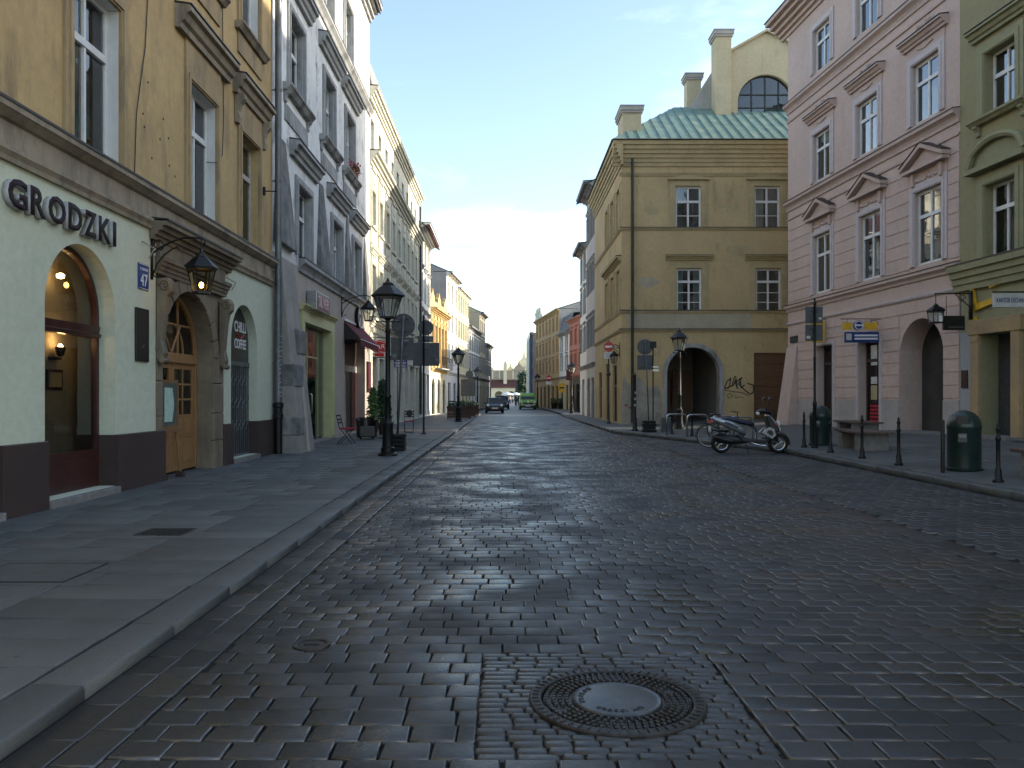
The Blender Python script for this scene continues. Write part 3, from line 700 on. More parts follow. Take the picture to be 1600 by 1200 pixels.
def pipe(B, u, z0, z1, mat='pipe_grey', r=.06, out=.12):
    p = MB().tube([(u, -out, z0), (u, -out, (z0+z1)/2), (u, -out, z1)], r, 12).build('drainpipe', mat, B.e, smooth=True, sharp=50)
    z = z0+1.2
    while z < z1: MB().lathe([(r*.9, -.03), (r+.014, -.03), (r+.014, .03), (r*.9, .03)], 12, (u, -out, z)).box(u-.012, u+.012, -out, .02, z-.012, z+.012).build('clip', mat, p); z += 2.3
    return p
def gable_roof(B, u0, u1, y0, y1, z0, rise, over=.35, mat='slate_roof', thick=.09, endover=.0):
    ym = (y0+y1)/2; m = MB()
    for ya, yb in ((y0-over, ym), (y1+over, ym)):
        ze = z0-(rise/(ym-y0))*over
        a = [(u0-endover, ya, ze), (u1+endover, ya, ze), (u1+endover, yb, z0+rise), (u0-endover, yb, z0+rise)]
        m.add(a+[(x, y, z+thick) for x, y, z in a], [(3, 2, 1, 0), (4, 5, 6, 7), (0, 1, 5, 4), (1, 2, 6, 5), (2, 3, 7, 6), (3, 0, 4, 7)])
    o = m.build('roof', mat, B.e)
    g = MB()
    for u in (u0+.004, u1-.004): g.add([(u, y0, z0-.01), (u, y1, z0-.01), (u, ym, z0+rise-.01)], [(0, 1, 2)])
    return o, g
def scroll(c, r, t0, t1, n_=18, k=.55, fl=1, ax='xz'):
    """iron spiral in the plane given"""
    pts = []
    for i in range(n_+1):
        t = i/n_; a = t0+(t1-t0)*t; rr = r*(1-k*t); x, z = rr*math.cos(a)*fl, rr*math.sin(a)
        pts.append((c[0]+x, c[1], c[2]+z) if ax == 'xz' else (c[0], c[1]+x, c[2]+z))
    return pts
def lantern(parent, loc, wt=.36, wb=.22, h=.36, k=4, lit=False, roof=.24, iron='black_iron'):
    """tapered lantern hanging or standing with its base at loc: frame, panes, roof, bulb"""
    a0 = math.pi/4 if k == 4 else 0; rt, rb = wt/2/math.cos(math.pi/k), wb/2/math.cos(math.pi/k)
    def ring(r, z): return [(r*math.cos(a0+2*math.pi*q/k), r*math.sin(a0+2*math.pi*q/k), z) for q in range(k)]
    B0, T0 = ring(rb, .03), ring(rt, .03+h); f = MB()
    for q in range(k): f.tube([B0[q], T0[q]], .012, 6)
    f.rings([ring(rb*1.12, 0), ring(rb*1.12, .035), ring(rb*.8, .036)]); f.rings([ring(rt*1.08, h+.01), ring(rt*1.12, h+.045), ring(rt*.9, h+.046)])
    fo = f.build('lantern_frame', iron, parent, loc)
    for q in range(k):
        a, b, c, d = B0[q], B0[(q+1) % k], T0[(q+1) % k], T0[q]
        g = MB().quad(a, b, c, d).build('glass_pane', 'clear_lamp_glass' if lit else 'lamp_glass', fo)
    f = MB(); f.rings([ring(rt*1.22, h+.045), ring(rt*1.2, h+.065), ring(rt*.62, h+.05+roof*.55), ring(rt*.36, h+.05+roof*.72), ring(rt*.36, h+.05+roof*.85), ring(rt*.12, h+.05+roof*1.0), ring(.012, h+.05+roof*1.22)])
    f.build('lantern_roof', iron, fo)
    if lit: MB().lathe([(.004, .0), (.026, .012), (.036, .045), (.026, .08), (.004, .095)], 12, (0, 0, .10)).build('bulb', 'bulb_amber', fo, smooth=True)
    return fo
def wall_lamp(name, label, B, u, zt, reach, lit=False, size=1.0, drop=.25, ht=.75):
    """iron scroll bracket on the wall with a lantern hanging from its tip; zt = height of the tip"""
    p = B.world(u, 0, zt); t = thing(name, label, 'lantern', p, math.atan2(B.a.y, B.a.x), 'wall lanterns')
    m = MB().box(-.02, .02, -.035, .01, -ht*.8, .12)
    n_ = 16; arm = [(0, -.03-(reach-.03)*q/n_, -.28*ht+(.28*ht)*math.sin(q/n_*math.pi/2)**1+.05*math.sin(q/n_*math.pi)) for q in range(n_+1)]
    arm += [(0, -reach-.05, -.02), (0, -reach-.06, -.07), (0, -reach-.03, -.11)]
    m.tube(arm, .016, 8)
    m.tube(scroll((0, -.12, -.12*ht), .10, R(250), R(-150), 20, .5, 1, 'yz'), .012, 7)
    m.tube([(0, -.03, -ht*.68), (0, -.06, -ht*.62), (0, -.11, -ht*.48), (0, -.22, -ht*.32), (0, -.36, -ht*.2), (0, -.45, -ht*.16), (0, -.47, -ht*.22)], .013, 7)
    m.tube(scroll((0, -.09, -.68*ht), .07, R(180), R(420), 14, .4, 1, 'yz'), .011, 7)
    m.build('bracket', 'black_iron', t, smooth=True)
    MB().tube([(0, -reach, -.0), (0, -reach, -drop)], .011, 8).build('hanger', 'black_iron', t)
    lantern(t, (0, -reach, -drop-(.36+.24*1.22+.05)*size), .36*size, .22*size, .36*size, 6, lit, .24*size)
    return t
def sign_text(parent, body, u0, z0, wd, ht, y, mat, depth=.006, name='lettering'):
    return put(name, text_data(body, wd, ht, mat, depth), parent, (u0, y, z0), rot=(R(90), 0, 0))

# ---- 1: ochre house with cream ground floor, lettering and stone portal (left, nearest)
B1 = Bld('ochre_house', 'ochre house with cream ground floor, raised dark letters and stone portal, nearest on the left', -5.9, -6, 0, 1)
D = lambda d: d+6                                    # depth -> local x
A1 = (D(10.16), D(11.99), .16, 3.62, 'arch', .30); A0 = (D(7.35), D(9.24), .16, 3.62, 'arch', .30)
PO = (D(13.38), D(16.55), -.05, 3.95); AD = (D(17.05), D(18.83), .16, 3.57, 'arch', .28)
sheet_wall(0, D(20.03), 0, 4.62, [A0, A1, PO, AD]).build('ground_floor_wall', 'cream_plaster', B1.e)
W1 = [(10.76, 12.10), (14.76, 16.12), (17.63, 18.90), (6.75, 8.1)]
h1 = [(D(a), D(b), 5.02, 7.38) for a, b in W1]+[(D(a), D(b), 9.72, 12.0) for a, b in W1]
sheet_wall(0, D(20.03), 4.62, 14.5, h1, dep=.34).build('upper_wall', 'ochre_plaster', B1.e)
B1.mass(None, 9, 'ochre_plaster', 0, 14.5, 0, D(20.03))
course(B1, 0, D(20.03), [(.02, 4.28), (-.05, 4.28), (-.065, 4.33), (-.04, 4.34), (-.085, 4.40), (-.085, 4.45), (-.045, 4.46), (-.045, 4.74), (-.09, 4.76), (-.17, 4.83), (-.19, 4.84), (-.19, 4.92), (.02, 4.96)], 'cornice_stone', 'cornice', (.205, 4.925))
course(B1, 0, D(20.03), steps(13.9, 14.6, .1, .5), 'cornice_stone', 'eaves_cornice', (.53, 14.62))
gr_, g_ = gable_roof(B1, 0, D(20.03), 0, 9, 14.62, 3.2, .5)
S1 = style(y=.17, lining='white_paint', sur=(.2, .05, 'ochre_trim'), curtain=1, name='b1', rows=(0, .665, 1))
S1o = style(fr='old_white_paint', y=.17, sur=(.2, .05, 'ochre_trim'), curtain=1, name='b1o', rows=(0, .665, 1))
for i, (a, b) in enumerate(W1):
    wd = round(b-a, 2)
    for lev, (z0, z1) in enumerate(((5.02, 7.38), (9.72, 12.0))):
        S = S1o if (i == 2 and lev == 0) else S1; ht = round(z1-z0, 2); over = .62 if i < 2 else .48
        ps = [('hood', hood(wd, ht, over, .30, .72, 1.12), 'cornice_stone'), ('flashing', flash(wd, ht, over, .30, 1.14), 'flashing'),
              ('frieze_panel', MB().box(-.2, wd+.2, -.045, .02, ht+.2, ht+.72), 'ochre_trim')]
        if i == 2 and lev == 0:
            for x in (-.3, wd+.3): ps.append(('console', console(x, ht+.72, .62, .16, .22), 'cornice_stone'))
        if lev == 1: ps += [('sill', MB().ext([(.02, -.16), (-.10, -.16), (-.16, -.08), (-.2, -.05), (-.2, -.005), (.02, .0)], -.35, wd+.35), 'cornice_stone'), ('apron', MB().box(-.2, wd+.2, -.04, .02, -.62, -.165), 'ochre_trim')]
        window(B1, D(a), D(b), z0, z1, S, ps)
cb = MB()
cb.tube([(D(13.35), -.02, 13.9), (D(13.2), -.02, 9.5), (D(12.95), -.02, 7.2), (D(12.62), -.03, 6.0), (D(12.55), -.03, 4.97)], .009, 5)
cb.build('cable', 'dark_pipe', B1.e)
MB().tube([(D(16.45), -.02, 12.5), (D(16.5), -.02, 9.0), (D(16.52), -.03, 7.3), (D(16.42), -.04, 6.5), (D(16.1), -.04, 6.25), (D(15.9), .1, 6.2)], .009, 5).build('cable', 'dark_pipe', B1.e)
rh = random.Random(9)
for q in range(9): MB().lathe([(.001, -.004), (.022, -.004), (.022, .004)], 7, (D(12.9+rh.random()*1.4), 0, 5.3+rh.random()*1.6), 'y').build('drill_hole', 'joint_grit', B1.e)
for u_ in (D(12.85), D(16.75)): MB().tube([(u_, -.01, 4.02), (u_+.12, -.16, 3.92), (u_+.05, -.1, 3.75)], .012, 5).build('old_bracket', 'cornice_stone', B1.e)
MB().tube([(D(19.3), .0, 6.5), (D(19.3), -.35, 6.5)], .015, 6).box(D(19.27), D(19.33), -.06, .0, 6.4, 6.6).build('hook', 'dark_pipe', B1.e)
# brown plinth blocks between the openings
for a, b in ((0, D(7.35)), (D(9.24), D(10.16)), (D(11.99), D(13.66)), (D(16.5), D(17.05)), (D(18.83), D(20.03))):
    m = MB().box(a+.001 if a else 0, b, -.06, .02, 0, .93); m.build('plinth', 'plinth_brown', B1.e, bevel=.012)
for a, b in ((D(7.35), D(9.24)), (D(10.16), D(11.99)), (D(17.05), D(18.83))):
    for x_ in (a-.02, b-.012): MB().box(x_, x_+.032, -.055, .27, 0, .925).build('plinth_return', 'plinth_brown', B1.e)
    MB().box(a+.012, b-.012, -.10, .32, .02, .155).build('step', 'concrete', B1.e, bevel=.01)
# arched shop windows: maroon timber, glass, transom
def arch_window(B, a, b, z0, zc, y, mat, transom, apron, glassm='shop_glass', nm='shop_window', bars=0):
    wd = b-a; r = wd/2; zs = zc-z0-r; fw = .07
    o = put(nm, None, B.e, (a, 0, z0)); m = MB(); n_ = 18
    outer = [(r-r*math.cos(math.pi*q/n_), zs+r*math.sin(math.pi*q/n_)) for q in range(n_+1)]; inner = [(r-(r-fw)*math.cos(math.pi*q/n_), zs+(r-fw)*math.sin(math.pi*q/n_)) for q in range(n_+1)]
    po = [(0, 0)]+outer+[(wd, 0)]; pi_ = [(fw, 0)]+inner+[(wd-fw, 0)]
    for q in range(len(po)-1):
        p0, p1, i0, i1 = po[q], po[q+1], pi_[q], pi_[q+1]
        m.add([(p0[0], y, p0[1]), (p1[0], y, p1[1]), (i1[0], y, i1[1]), (i0[0], y, i0[1]), (p0[0], y+.08, p0[1]), (p1[0], y+.08, p1[1]), (i1[0], y+.08, i1[1]), (i0[0], y+.08, i0[1])],
              [(0, 1, 2, 3), (4, 7, 6, 5), (3, 2, 6, 7), (0, 4, 5, 1)])
    m.build('frame', mat, o)
    if transom: MB().ext([(y+.07, transom), (y-.05, transom), (y-.07, transom+.05), (y-.03, transom+.07), (y-.05, transom+.17), (y+.07, transom+.17)], fw*.9, wd-fw*.9).build('transom', mat, o)
    if apron:
        MB().box(fw*.9, wd-fw*.9, y+.005, y+.07, 0, apron).box(fw+.08, wd-fw-.08, y-.012, y+.006, .07, apron-.12).build('apron_panel', mat, o)
    g = MB(); g.add([(x, y+.045, z) for x, z in pi_], [tuple(range(len(pi_)))])
    g.build('glass', glassm, o); return o
arch_window(B1, A1[0], A1[1], .16, 3.62, .24, 'maroon_wood', 2.22, .56); arch_window(B1, A0[0], A0[1], .16, 3.62, .24, 'maroon_wood', 2.22, .56)
# what shows through the big arched window: a pale back wall, a lit sconce and a small picture
bx = put('shop_interior', None, B1.e)
MB().quad((D(9.9), .74, .2), (D(12.9), .74, .2), (D(12.9), .74, 4.1), (D(9.9), .74, 4.1)).build('back_wall', 'interior_warm', bx)
pic = MB().box(D(11.45), D(11.85), .71, .738, 1.60, 1.90).build('picture_frame', 'maroon_wood', bx); MB().box(D(11.49), D(11.81), .702, .709, 1.64, 1.86).build('picture', 'poster_tan', bx)
sc_ = MB().lathe([(.02, -.07), (.05, -.05), (.075, .05), (.07, .07), (.02, .06)], 14, (D(11.62), .62, 2.16)).box(D(11.5), D(11.62), .6, .73, 2.04, 2.08).build('sconce', 'grate_iron', bx, smooth=True, sharp=40)
MB().lathe([(.004, -.02), (.03, 0), (.036, .04), (.02, .07), (.004, .08)], 10, (D(11.62), .62, 2.20)).build('sconce_bulb', 'bulb_warm', bx, smooth=True)
lg = bpy.data.lights.new('sconce_light', 'POINT'); lg.energy = 1.6; lg.color = (1, .55, .22); lg.shadow_soft_size = .05
lo = put('sconce_light', lg, bx, (D(11.62), .60, 2.34))
MB().lathe([(.004, -.03), (.05, -.015), (.055, .03), (.02, .05)], 12, (D(11.5), .55, 3.24)).build('pendant_reflection', 'bulb_warm', bx, smooth=True)  # glowing bulb stands in for a pendant's reflection in the window
# stone portal
pt = put('portal', None, B1.e)
pa, pb, pc = D(13.62), D(15.97), 3.44; pr = (pb-pa)/2; pcx = (pa+pb)/2; zsp = pc-pr
sheet_wall(PO[0], PO[1], -.05, 3.96, [(pa, pb, -.05, pc, 'arch', .32)], y=.03).build('portal_wall', 'portal_stone', pt)
for q in range(11):
    a0, a1 = math.pi*(q+.05)/11, math.pi*(q+.95)/11; pts = []
    for a in (a0, (a0+a1)/2, a1): pts.append((pcx-(pr+.005)*math.cos(a), zsp+(pr+.005)*math.sin(a)))
    for a in (a1, (a0+a1)/2, a0): pts.append((pcx-(pr+.26)*math.cos(a), zsp+(pr+.26)*math.sin(a)))
    MB().prism(pts, -.045, .04).build('voussoir', 'portal_stone', pt, bevel=.012)
for x0, x1 in ((PO[0]+.01, pa-.004), (pb+.004, PO[1]-.01)):
    z = .0
    for h_ in (.62, .55, .60, .58):
        MB().box(x0, x1, -.025, .04, z+.006, z+h_-.006).build('stone_block', 'portal_stone', pt, bevel=.012); z += h_
course(B1, PO[0]-.05, PO[1]+.05, steps(3.58, 3.86, .06, .17), 'portal_stone', 'architrave', None, pt)
MB().box(PO[0]+.02, PO[1]-.02, -.06, .02, 3.87, 4.12).build('frieze', 'portal_stone', pt)
course(B1, PO[0]-.25, PO[1]+.30, steps(4.12, 4.42, .08, .30), 'portal_stone', 'portal_cornice', (.33, 4.43), pt)
for x in (PO[0]+.10, PO[1]-.12):
    m = MB(); n_ = 20
    prof = [(.0, 3.50), (-.20, 3.52), (-.26, 3.42), (-.25, 3.28), (-.18, 3.20), (-.14, 3.0), (-.11, 2.7), (-.09, 2.45), (-.12, 2.34), (-.14, 2.24), (-.10, 2.14), (.0, 2.12)]
    m.ext(prof, x-.10, x+.10)
    so_ = m.build('scroll_console', 'portal_stone', pt, bevel=.02)
    for sx in (-.105, .105): MB().tube(scroll((x+sx, -.15, 3.38), .10, 0, R(640), 26, .8, 1, 'yz'), .018, 6).build('volute', 'portal_stone', pt, smooth=True)
    MB().lathe([(.04, -.12), (.06, -.10), (.04, -.07), (.04, .07), (.06, .10), (.04, .12)], 12, (x, -.10, 2.12), 'x').build('volute_roll', 'portal_stone', pt, smooth=True)
# oak door with panes, panels and a fan of glazing bars
dr = put('portal_door', None, B1.e); yd = .30; m = MB()
m.box(pa, pa+.1, yd, yd+.1, .1, zsp); m.box(pb-.1, pb, yd, yd+.1, .1, zsp); m.box(pa+.1, pb-.1, yd-.03, yd+.1, 2.14, 2.32); m.build('door_frame', 'door_oak', dr, bevel=.008)
arcf = MB(); n_ = 16
for q in range(n_):
    a, b = math.pi*q/n_, math.pi*(q+1)/n_
    arcf.add([(pcx-r_*math.cos(t_), y_, zsp+r_*math.sin(t_)) for y_ in (yd, yd+.08) for r_, t_ in ((pr, a), (pr, b), (pr-.09, b), (pr-.09, a))], [(0, 1, 2, 3), (4, 7, 6, 5), (3, 2, 6, 7)])
arcf.build('fanlight_frame', 'door_oak', dr)
for bar in ([(pcx-.3, 2.32), (pcx-.3, 3.3)], [(pcx+.3, 2.32), (pcx+.3, 3.3)], [(pa+.05, 2.86), (pb-.05, 2.86)], [(pcx, 2.32), (pcx-.42, 2.86)], [(pcx, 2.32), (pcx+.42, 2.86)]):
    MB().tube([(bar[0][0], yd+.04, bar[0][1]), (bar[1][0], yd+.04, bar[1][1])], .022, 6).build('glazing_bar', 'door_oak', dr)
MB().tube([(pcx-.55*math.cos(R(t_)), yd+.04, 2.32+.55*math.sin(R(t_))) for t_ in range(0, 181, 12)], .022, 6).build('glazing_bar', 'door_oak', dr)
MB().quad((pa+.1, yd+.05, 2.3), (pb-.1, yd+.05, 2.3), (pb-.1, yd+.05, pc-.05), (pa+.1, yd+.05, pc-.05)).build('fanlight_glass', 'window_glass', dr)
for s_, (x0, x1) in enumerate(((pa+.105, pcx-.006), (pcx+.006, pb-.105))):
    lf = MB().box(x0, x1, yd+.03, yd+.08, .1, 1.16).box(x0, x0+.11, yd+.03, yd+.08, 1.16, 2.14).box(x1-.11, x1, yd+.03, yd+.08, 1.16, 2.14).box(x0+.11, x1-.11, yd+.03, yd+.08, 2.03, 2.14).build('door_leaf', 'door_oak', dr)
    wv = (x1-x0-.22)/2
    for q in range(1, 2): MB().box(x0+.11+wv*q-.018, x0+.11+wv*q+.018, yd+.035, yd+.075, 1.16, 2.03).build('glazing_bar', 'door_oak', dr)
    for q in (1, 2): MB().box(x0+.11, x1-.11, yd+.04, yd+.07, 1.16+.29*q-.018, 1.16+.29*q+.018).build('glazing_bar', 'door_oak', dr)
    for cx_ in range(2):
        for cz_ in range(3): MB().box(x0+.11+wv*cx_, x0+.11+wv*(cx_+1), yd+.052, yd+.058, 1.16+.29*cz_, 1.16+.29*(cz_+1)).build('pane', 'window_glass', dr)
    for z0, z1 in ((.72, 1.08), (.2, .64)):
        for x_ in (x0+.10, x0+.10+wv+.02):
            MB().box(x_, x_+wv-.02, yd+.018, yd+.032, z0, z1).box(x_+.05, x_+wv-.07, yd+.006, yd+.02, z0+.06, z1-.06).build('panel', 'door_oak', dr, bevel=.006)
MB().tube([(pcx+.06, yd+.0, 1.12), (pcx+.06, yd-.05, 1.12), (pcx+.17, yd-.05, 1.12)], .011, 6).build('handle', 'grate_iron', dr)
# coffee bar door: black fascia in the arch, folding lattice gate
cf = put('arched_shopfront', None, B1.e); a, b = AD[0], AD[1]; r = (b-a)/2; zs = 3.57-r; n_ = 16
pts = [(a+.004, 2.30), (a+.004, zs)]+[(a+r-(r-.004)*math.cos(math.pi*q/n_), zs+(r-.004)*math.sin(math.pi*q/n_)) for q in range(1, n_)]+[(b-.004, zs), (b-.004, 2.30)]
fa = MB().prism(pts, .20, .24).build('fascia', 'black_panel', cf)
sign_text(cf, 'CHILLI', a+.80, 2.98, .78, .24, .199, 'white_letter'); sign_text(cf, 'COFFEE', a+.80, 2.60, .78, .22, .199, 'white_letter')
MB().tube([(a+.96+.46*t_/8, .194, 2.94-.09*math.sin(math.pi*t_/8)) for t_ in range(9)], .016, 6).build('smile', 'red_sign', cf)
gt = MB().box(a+.02, b-.02, .17, .21, 2.2, 2.3).box(a+.02, b-.02, .17, .21, .17, .21).build('gate_rail', 'pipe_grey', cf)
for q in range(13): x = a+.06+q*(b-a-.12)/12; MB().box(x-.012, x+.012, .18, .2, .21, 2.2).build('gate_bar', 'pipe_grey', cf)
for zc in (.75, 1.25, 1.75):
    for q in range(6):
        x = a+.06+q*(b-a-.12)/6; MB().tube([(x, .17, zc), (x+(b-a-.12)/6, .17, zc+.22)], .009, 5).build('lattice_bar', 'pipe_grey', cf)
MB().box(a+.01, b-.01, .24, .26, .16, 2.3).build('door_back', 'black_panel', cf)
# house number plate, dark plaque, old lamp bracket: things on the wall
np_ = thing('house_number_plate', 'blue enamel house number plate reading 47 on the cream wall', 'sign', B1.world(D(12.72), .012, 3.24), R(90))
MB().box(0, .36, -.01, .012, 0, .42).build('plate', 'blue_sign', np_, bevel=.006)
MB().box(.012, .348, -.0125, -.0101, .40, .408).box(.012, .348, -.0125, -.0101, .012, .02).build('border', 'white_letter', np_)
sign_text(np_, '47', .06, .055, .24, .20, -.0105, 'white_letter', .004); sign_text(np_, 'UL. GRODZKA', .04, .31, .28, .045, -.0105, 'white_letter', .003)
pq = thing('wall_plaque', 'tall black glossy menu panel on the cream wall below the number plate', 'plaque', B1.world(D(12.62), .0, 2.07), R(90))
MB().box(0, .44, -.035, .01, 0, .86).build('panel', 'black_panel', pq, bevel=.004)
MB().box(.02, .42, -.037, -.0352, .02, .84).build('face', 'black_panel', pq); MB().tube([(.19, -.037, .22), (.25, -.037, .28), (.27, -.037, .24)], .006, 5).build('motif', 'sign_back', pq)
lt = thing('shop_lettering', 'raised dark letters GRODZKI with silver sides above the arched window', 'sign', B1.world(D(9.28), 0, 3.74), R(90))
x = 0
for ch, wl in zip('GRODZKI', (.38, .32, .40, .35, .32, .35, .10)):
    body_ = put('letter', text_data(ch, wl, .36, 'letter_side', .085, .032), lt, (x, .005, 0), rot=(R(90), 0, 0))
    put('face', text_data(ch, wl, .36, 'letter_face', .004, .032), body_, (0, 0, .0855)); x += wl+.06
wall_lamp('wall_lantern', 'lit black lantern with amber bulb on a scrolled bracket by the stone portal', B1, D(13.2), 4.13, .84, True, 1.08, .16, .85)

# ---- 2: weathered grey house with buttresses and the yellow shop frame
B2 = Bld('grey_house', 'weathered grey house with leaning buttresses and a yellow framed shop', -5.9, 20.06, 0, 1)
E = lambda d: d-20.06; U2 = E(34.4)
SH = (E(23.1), E(26.6), .12, 3.68, None, .30); BR = (E(29.1), E(33.3), .10, 3.85, None, .42)
sheet_wall(0, U2, 0, 5.2, [SH, BR]).build('ground_floor_wall', 'grey_ground', B2.e)
f1 = [(22.4, 23.95), (26.9, 28.45), (30.6, 32.1)]; f2 = [(21.6, 23.1), (25.75, 27.25), (29.2, 30.75)]; f3 = [(21.9, 23.3), (25.6, 27.0), (29.0, 30.4)]
h2 = [(E(a), E(b), 5.52, 7.5) for a, b in f1]+[(E(a), E(b), 9.86, 12.0) for a, b in f2]+[(E(a), E(b), 14.1, 16.1) for a, b in f3]
sheet_wall(0, U2, 5.2, 18.3, h2, dep=.34).build('upper_wall', 'grey_plaster', B2.e)
B2.mass(None, 10, 'grey_plaster', 0, 18.3, 0, U2)
course(B2, E(22.6), U2, [(.02, 5.08), (-.06, 5.08), (-.08, 5.16), (-.05, 5.17), (-.12, 5.27), (-.2, 5.33), (-.2, 5.44), (.02, 5.47)], 'grey_trim', 'cornice', (.215, 5.45))
course(B2, 0, U2, [(.02, 13.62), (-.06, 13.62), (-.1, 13.72), (-.2, 13.82), (-.2, 13.92), (.02, 13.95)], 'grey_trim', 'string_course', (.215, 13.93))
course(B2, 0, U2+.02, steps(17.7, 18.4, .1, .55), 'grey_trim', 'eaves_cornice', (.58, 18.42)); gable_roof(B2, 0, U2, 0, 10, 18.42, 3.5, .5)
S2 = style(y=.18, lining='grey_trim', sur=(.22, .06, 'grey_trim'), curtain=.95, name='b2', rows=(0, .62, 1))
for lev, (fl, z0, z1) in enumerate(((f1, 5.52, 7.5), (f2, 9.86, 12.0), (f3, 14.1, 16.1))):
    for a, b in fl:
        wd, ht = round(b-a, 2), round(z1-z0, 2); ps = []
        if lev < 2: ps = [('hood', hood(wd, ht, .75, .30, .62, 1.02), 'grey_trim'), ('flashing', flash(wd, ht, .75, .30, 1.04), 'flashing')]
        if lev == 1:
            ps += [('sill', MB().ext([(.02, -.2), (-.12, -.2), (-.2, -.1), (-.24, -.07), (-.24, -.01), (.02, 0)], -.6, wd+.6), 'grey_trim')]
            for x in (-.45, wd+.45): ps.append(('bracket', console(x, -.2, .3, .14, .14), 'grey_trim'))
            ps.append(('apron', MB().box(-.45, wd+.45, -.04, .02, -.95, -.51), 'grey_trim'))
        window(B2, E(a), E(b), z0, z1, S2, ps)
def buttress(u0, u1, z0, z1, p0, p1, mat, name='buttress', ub=None):
    v0, v1 = (u0, u1) if ub is None else ub
    return MB().add([(v0, .02, z0), (v1, .02, z0), (v1, -p0, z0), (v0, -p0, z0), (u0, .02, z1), (u1, .02, z1), (u1, -p1, z1), (u0, -p1, z1)], [(0, 3, 2, 1), (4, 5, 6, 7), (0, 1, 5, 4), (1, 2, 6, 5), (2, 3, 7, 6), (3, 0, 4, 7)]).build(name, mat, B2.e, bevel=.03)
for u0, u1, w0 in ((.05, 1.7, .15), (E(24.75), E(26.15), .25), (E(29.0), E(30.1), .2), (E(32.7), E(33.8), .2)):
    buttress(u0+.35, u1-.5, 5.48, 8.3, .17, .012, 'dark_stone', 'upper_buttress', (u0, u1+.1))
bt = buttress(.22, 1.5, .03, 5.1, .70, .16, 'rough_pier', 'pier', (.14, 1.6))
for (x0, x1, z0, z1, p) in ((.75, 1.62, 2.62, 3.3, .46), (.16, 1.0, 1.75, 2.35, .545), (.12, .7, .5, 1.0, .665)):
    MB().box(x0, x1, -p, .0, z0, z1).build('exposed_stone', 'dark_stone', bt, bevel=.05)
MB().add([(.7, .0, .03), (2.2, .0, .03), (2.1, -.5, .03), (.8, -.78, .03), (.9, 0, 2.62), (1.75, 0, 2.62), (1.7, -.28, 2.62), (1.0, -.44, 2.62)], [(0, 3, 2, 1), (4, 5, 6, 7), (0, 1, 5, 4), (1, 2, 6, 5), (2, 3, 7, 6), (3, 0, 4, 7)]).build('pier_foot', 'grey_ground', bt, bevel=.06)
pipe(B2, -.02, 1.15, 18.2, 'pipe_grey', .085, .16)
MB().lathe([(.10, 0), (.10, .9), (.125, .92), (.125, 1.02), (.105, 1.04), (.105, 1.18), (.13, 1.2), (.13, 1.3), (.09, 1.32)], 14, (-.02, -.16, .04)).build('cast_iron_boot', 'black_iron', B2.e, smooth=True, sharp=40)
rw = random.Random(6)
for q in range(14):
    z_ = 1.5+q*.115+rw.uniform(-.02, .02); MB().tube([(-.02+.09*math.sin(a_*.5), -.16-.09*math.cos(a_*.5), z_+rw.uniform(-.03, .03)) for a_ in range(-2, 3)], .008, 4).build('paint_scrawl', 'curtain_white', B2.e)
# yellow shop front
ys = put('shop_front', None, B2.e); a, b = SH[0], SH[1]
MB().box(a-.34, a, -.07, .28, .12, 3.68).box(b, b+.46, -.07, .02, .12, 3.68).box(a-.34, b+.46, -.08, .02, 3.68, 4.0).box(b-.016, b-.002, .0, .28, .12, 3.68).box(a, b, .0, .28, 3.66, 3.676).build('shop_frame', 'yellow_paint', ys)
course(B2, a-.4, b+.52, steps(4.0, 4.18, .10, .2, 3), 'yellow_paint', 'frame_cornice', None, ys)
MB().box(b+.06, b+.36, -.10, -.065, .2, 3.6).build('pilaster_panel', 'yellow_paint', ys, bevel=.01)
for x0, x1 in ((a, a+1.25), (a+2.68, b-.02)):
    MB().box(x0+.03, x1-.02, .20, .212, .2, 3.64).build('shop_pane', 'shop_glass', ys)
do = MB().box(a+1.28, a+2.65, .20, .212, .16, 2.72).build('glass_door', 'shop_glass', ys)
MB().tube([(a+1.5, .19, 1.0), (a+1.5, .12, 1.0), (a+1.5, .10, 1.03), (a+1.5, .10, 1.55), (a+1.5, .12, 1.58), (a+1.5, .19, 1.58)], .022, 8).build('handle', 'steel', ys, smooth=True)
MB().box(a+1.28, a+2.65, .20, .212, 2.76, 3.64).build('over_light', 'shop_glass', ys)
MB().box(a+1.25, a+1.28, .19, .24, .12, 3.66).box(a+2.65, a+2.68, .19, .24, .12, 3.66).box(a+1.28, a+2.65, .19, .24, 2.72, 2.76).build('mullion', 'yellow_paint', ys)
MB().box(a-.3, b+.42, -.14, .4, .06, .14).build('step', 'concrete', ys, bevel=.01)
MB().box(a+.2, a+1.0, .5, .7, .2, 1.0).box(a+.3, a+.9, .55, .7, 1.5, 1.54).box(a+.3, a+.9, .55, .7, 2.1, 2.14).build('display_shelf', 'concrete', ys)
sb = thing('shop_box_sign', 'maroon box sign reading SILVER above the yellow shop frame', 'sign', B2.world(E(23.45), .02, 4.08), R(90))
MB().box(0, 1.75, -.30, .0, 0, .56).build('case', 'aluminium', sb, bevel=.012); fc = MB().box(.03, 1.72, -.306, -.298, .03, .53).build('face', 'maroon_sign', sb)
sign_text(fc, 'SILVER', .2, .12, 1.35, .32, -.3065, 'pink_letter', .01)
wall_lamp('wall_lantern', 'unlit black lantern on a scrolled bracket over the maroon awning', B2, E(28.5), 5.12, .98, False, 1.15, .1, .95)
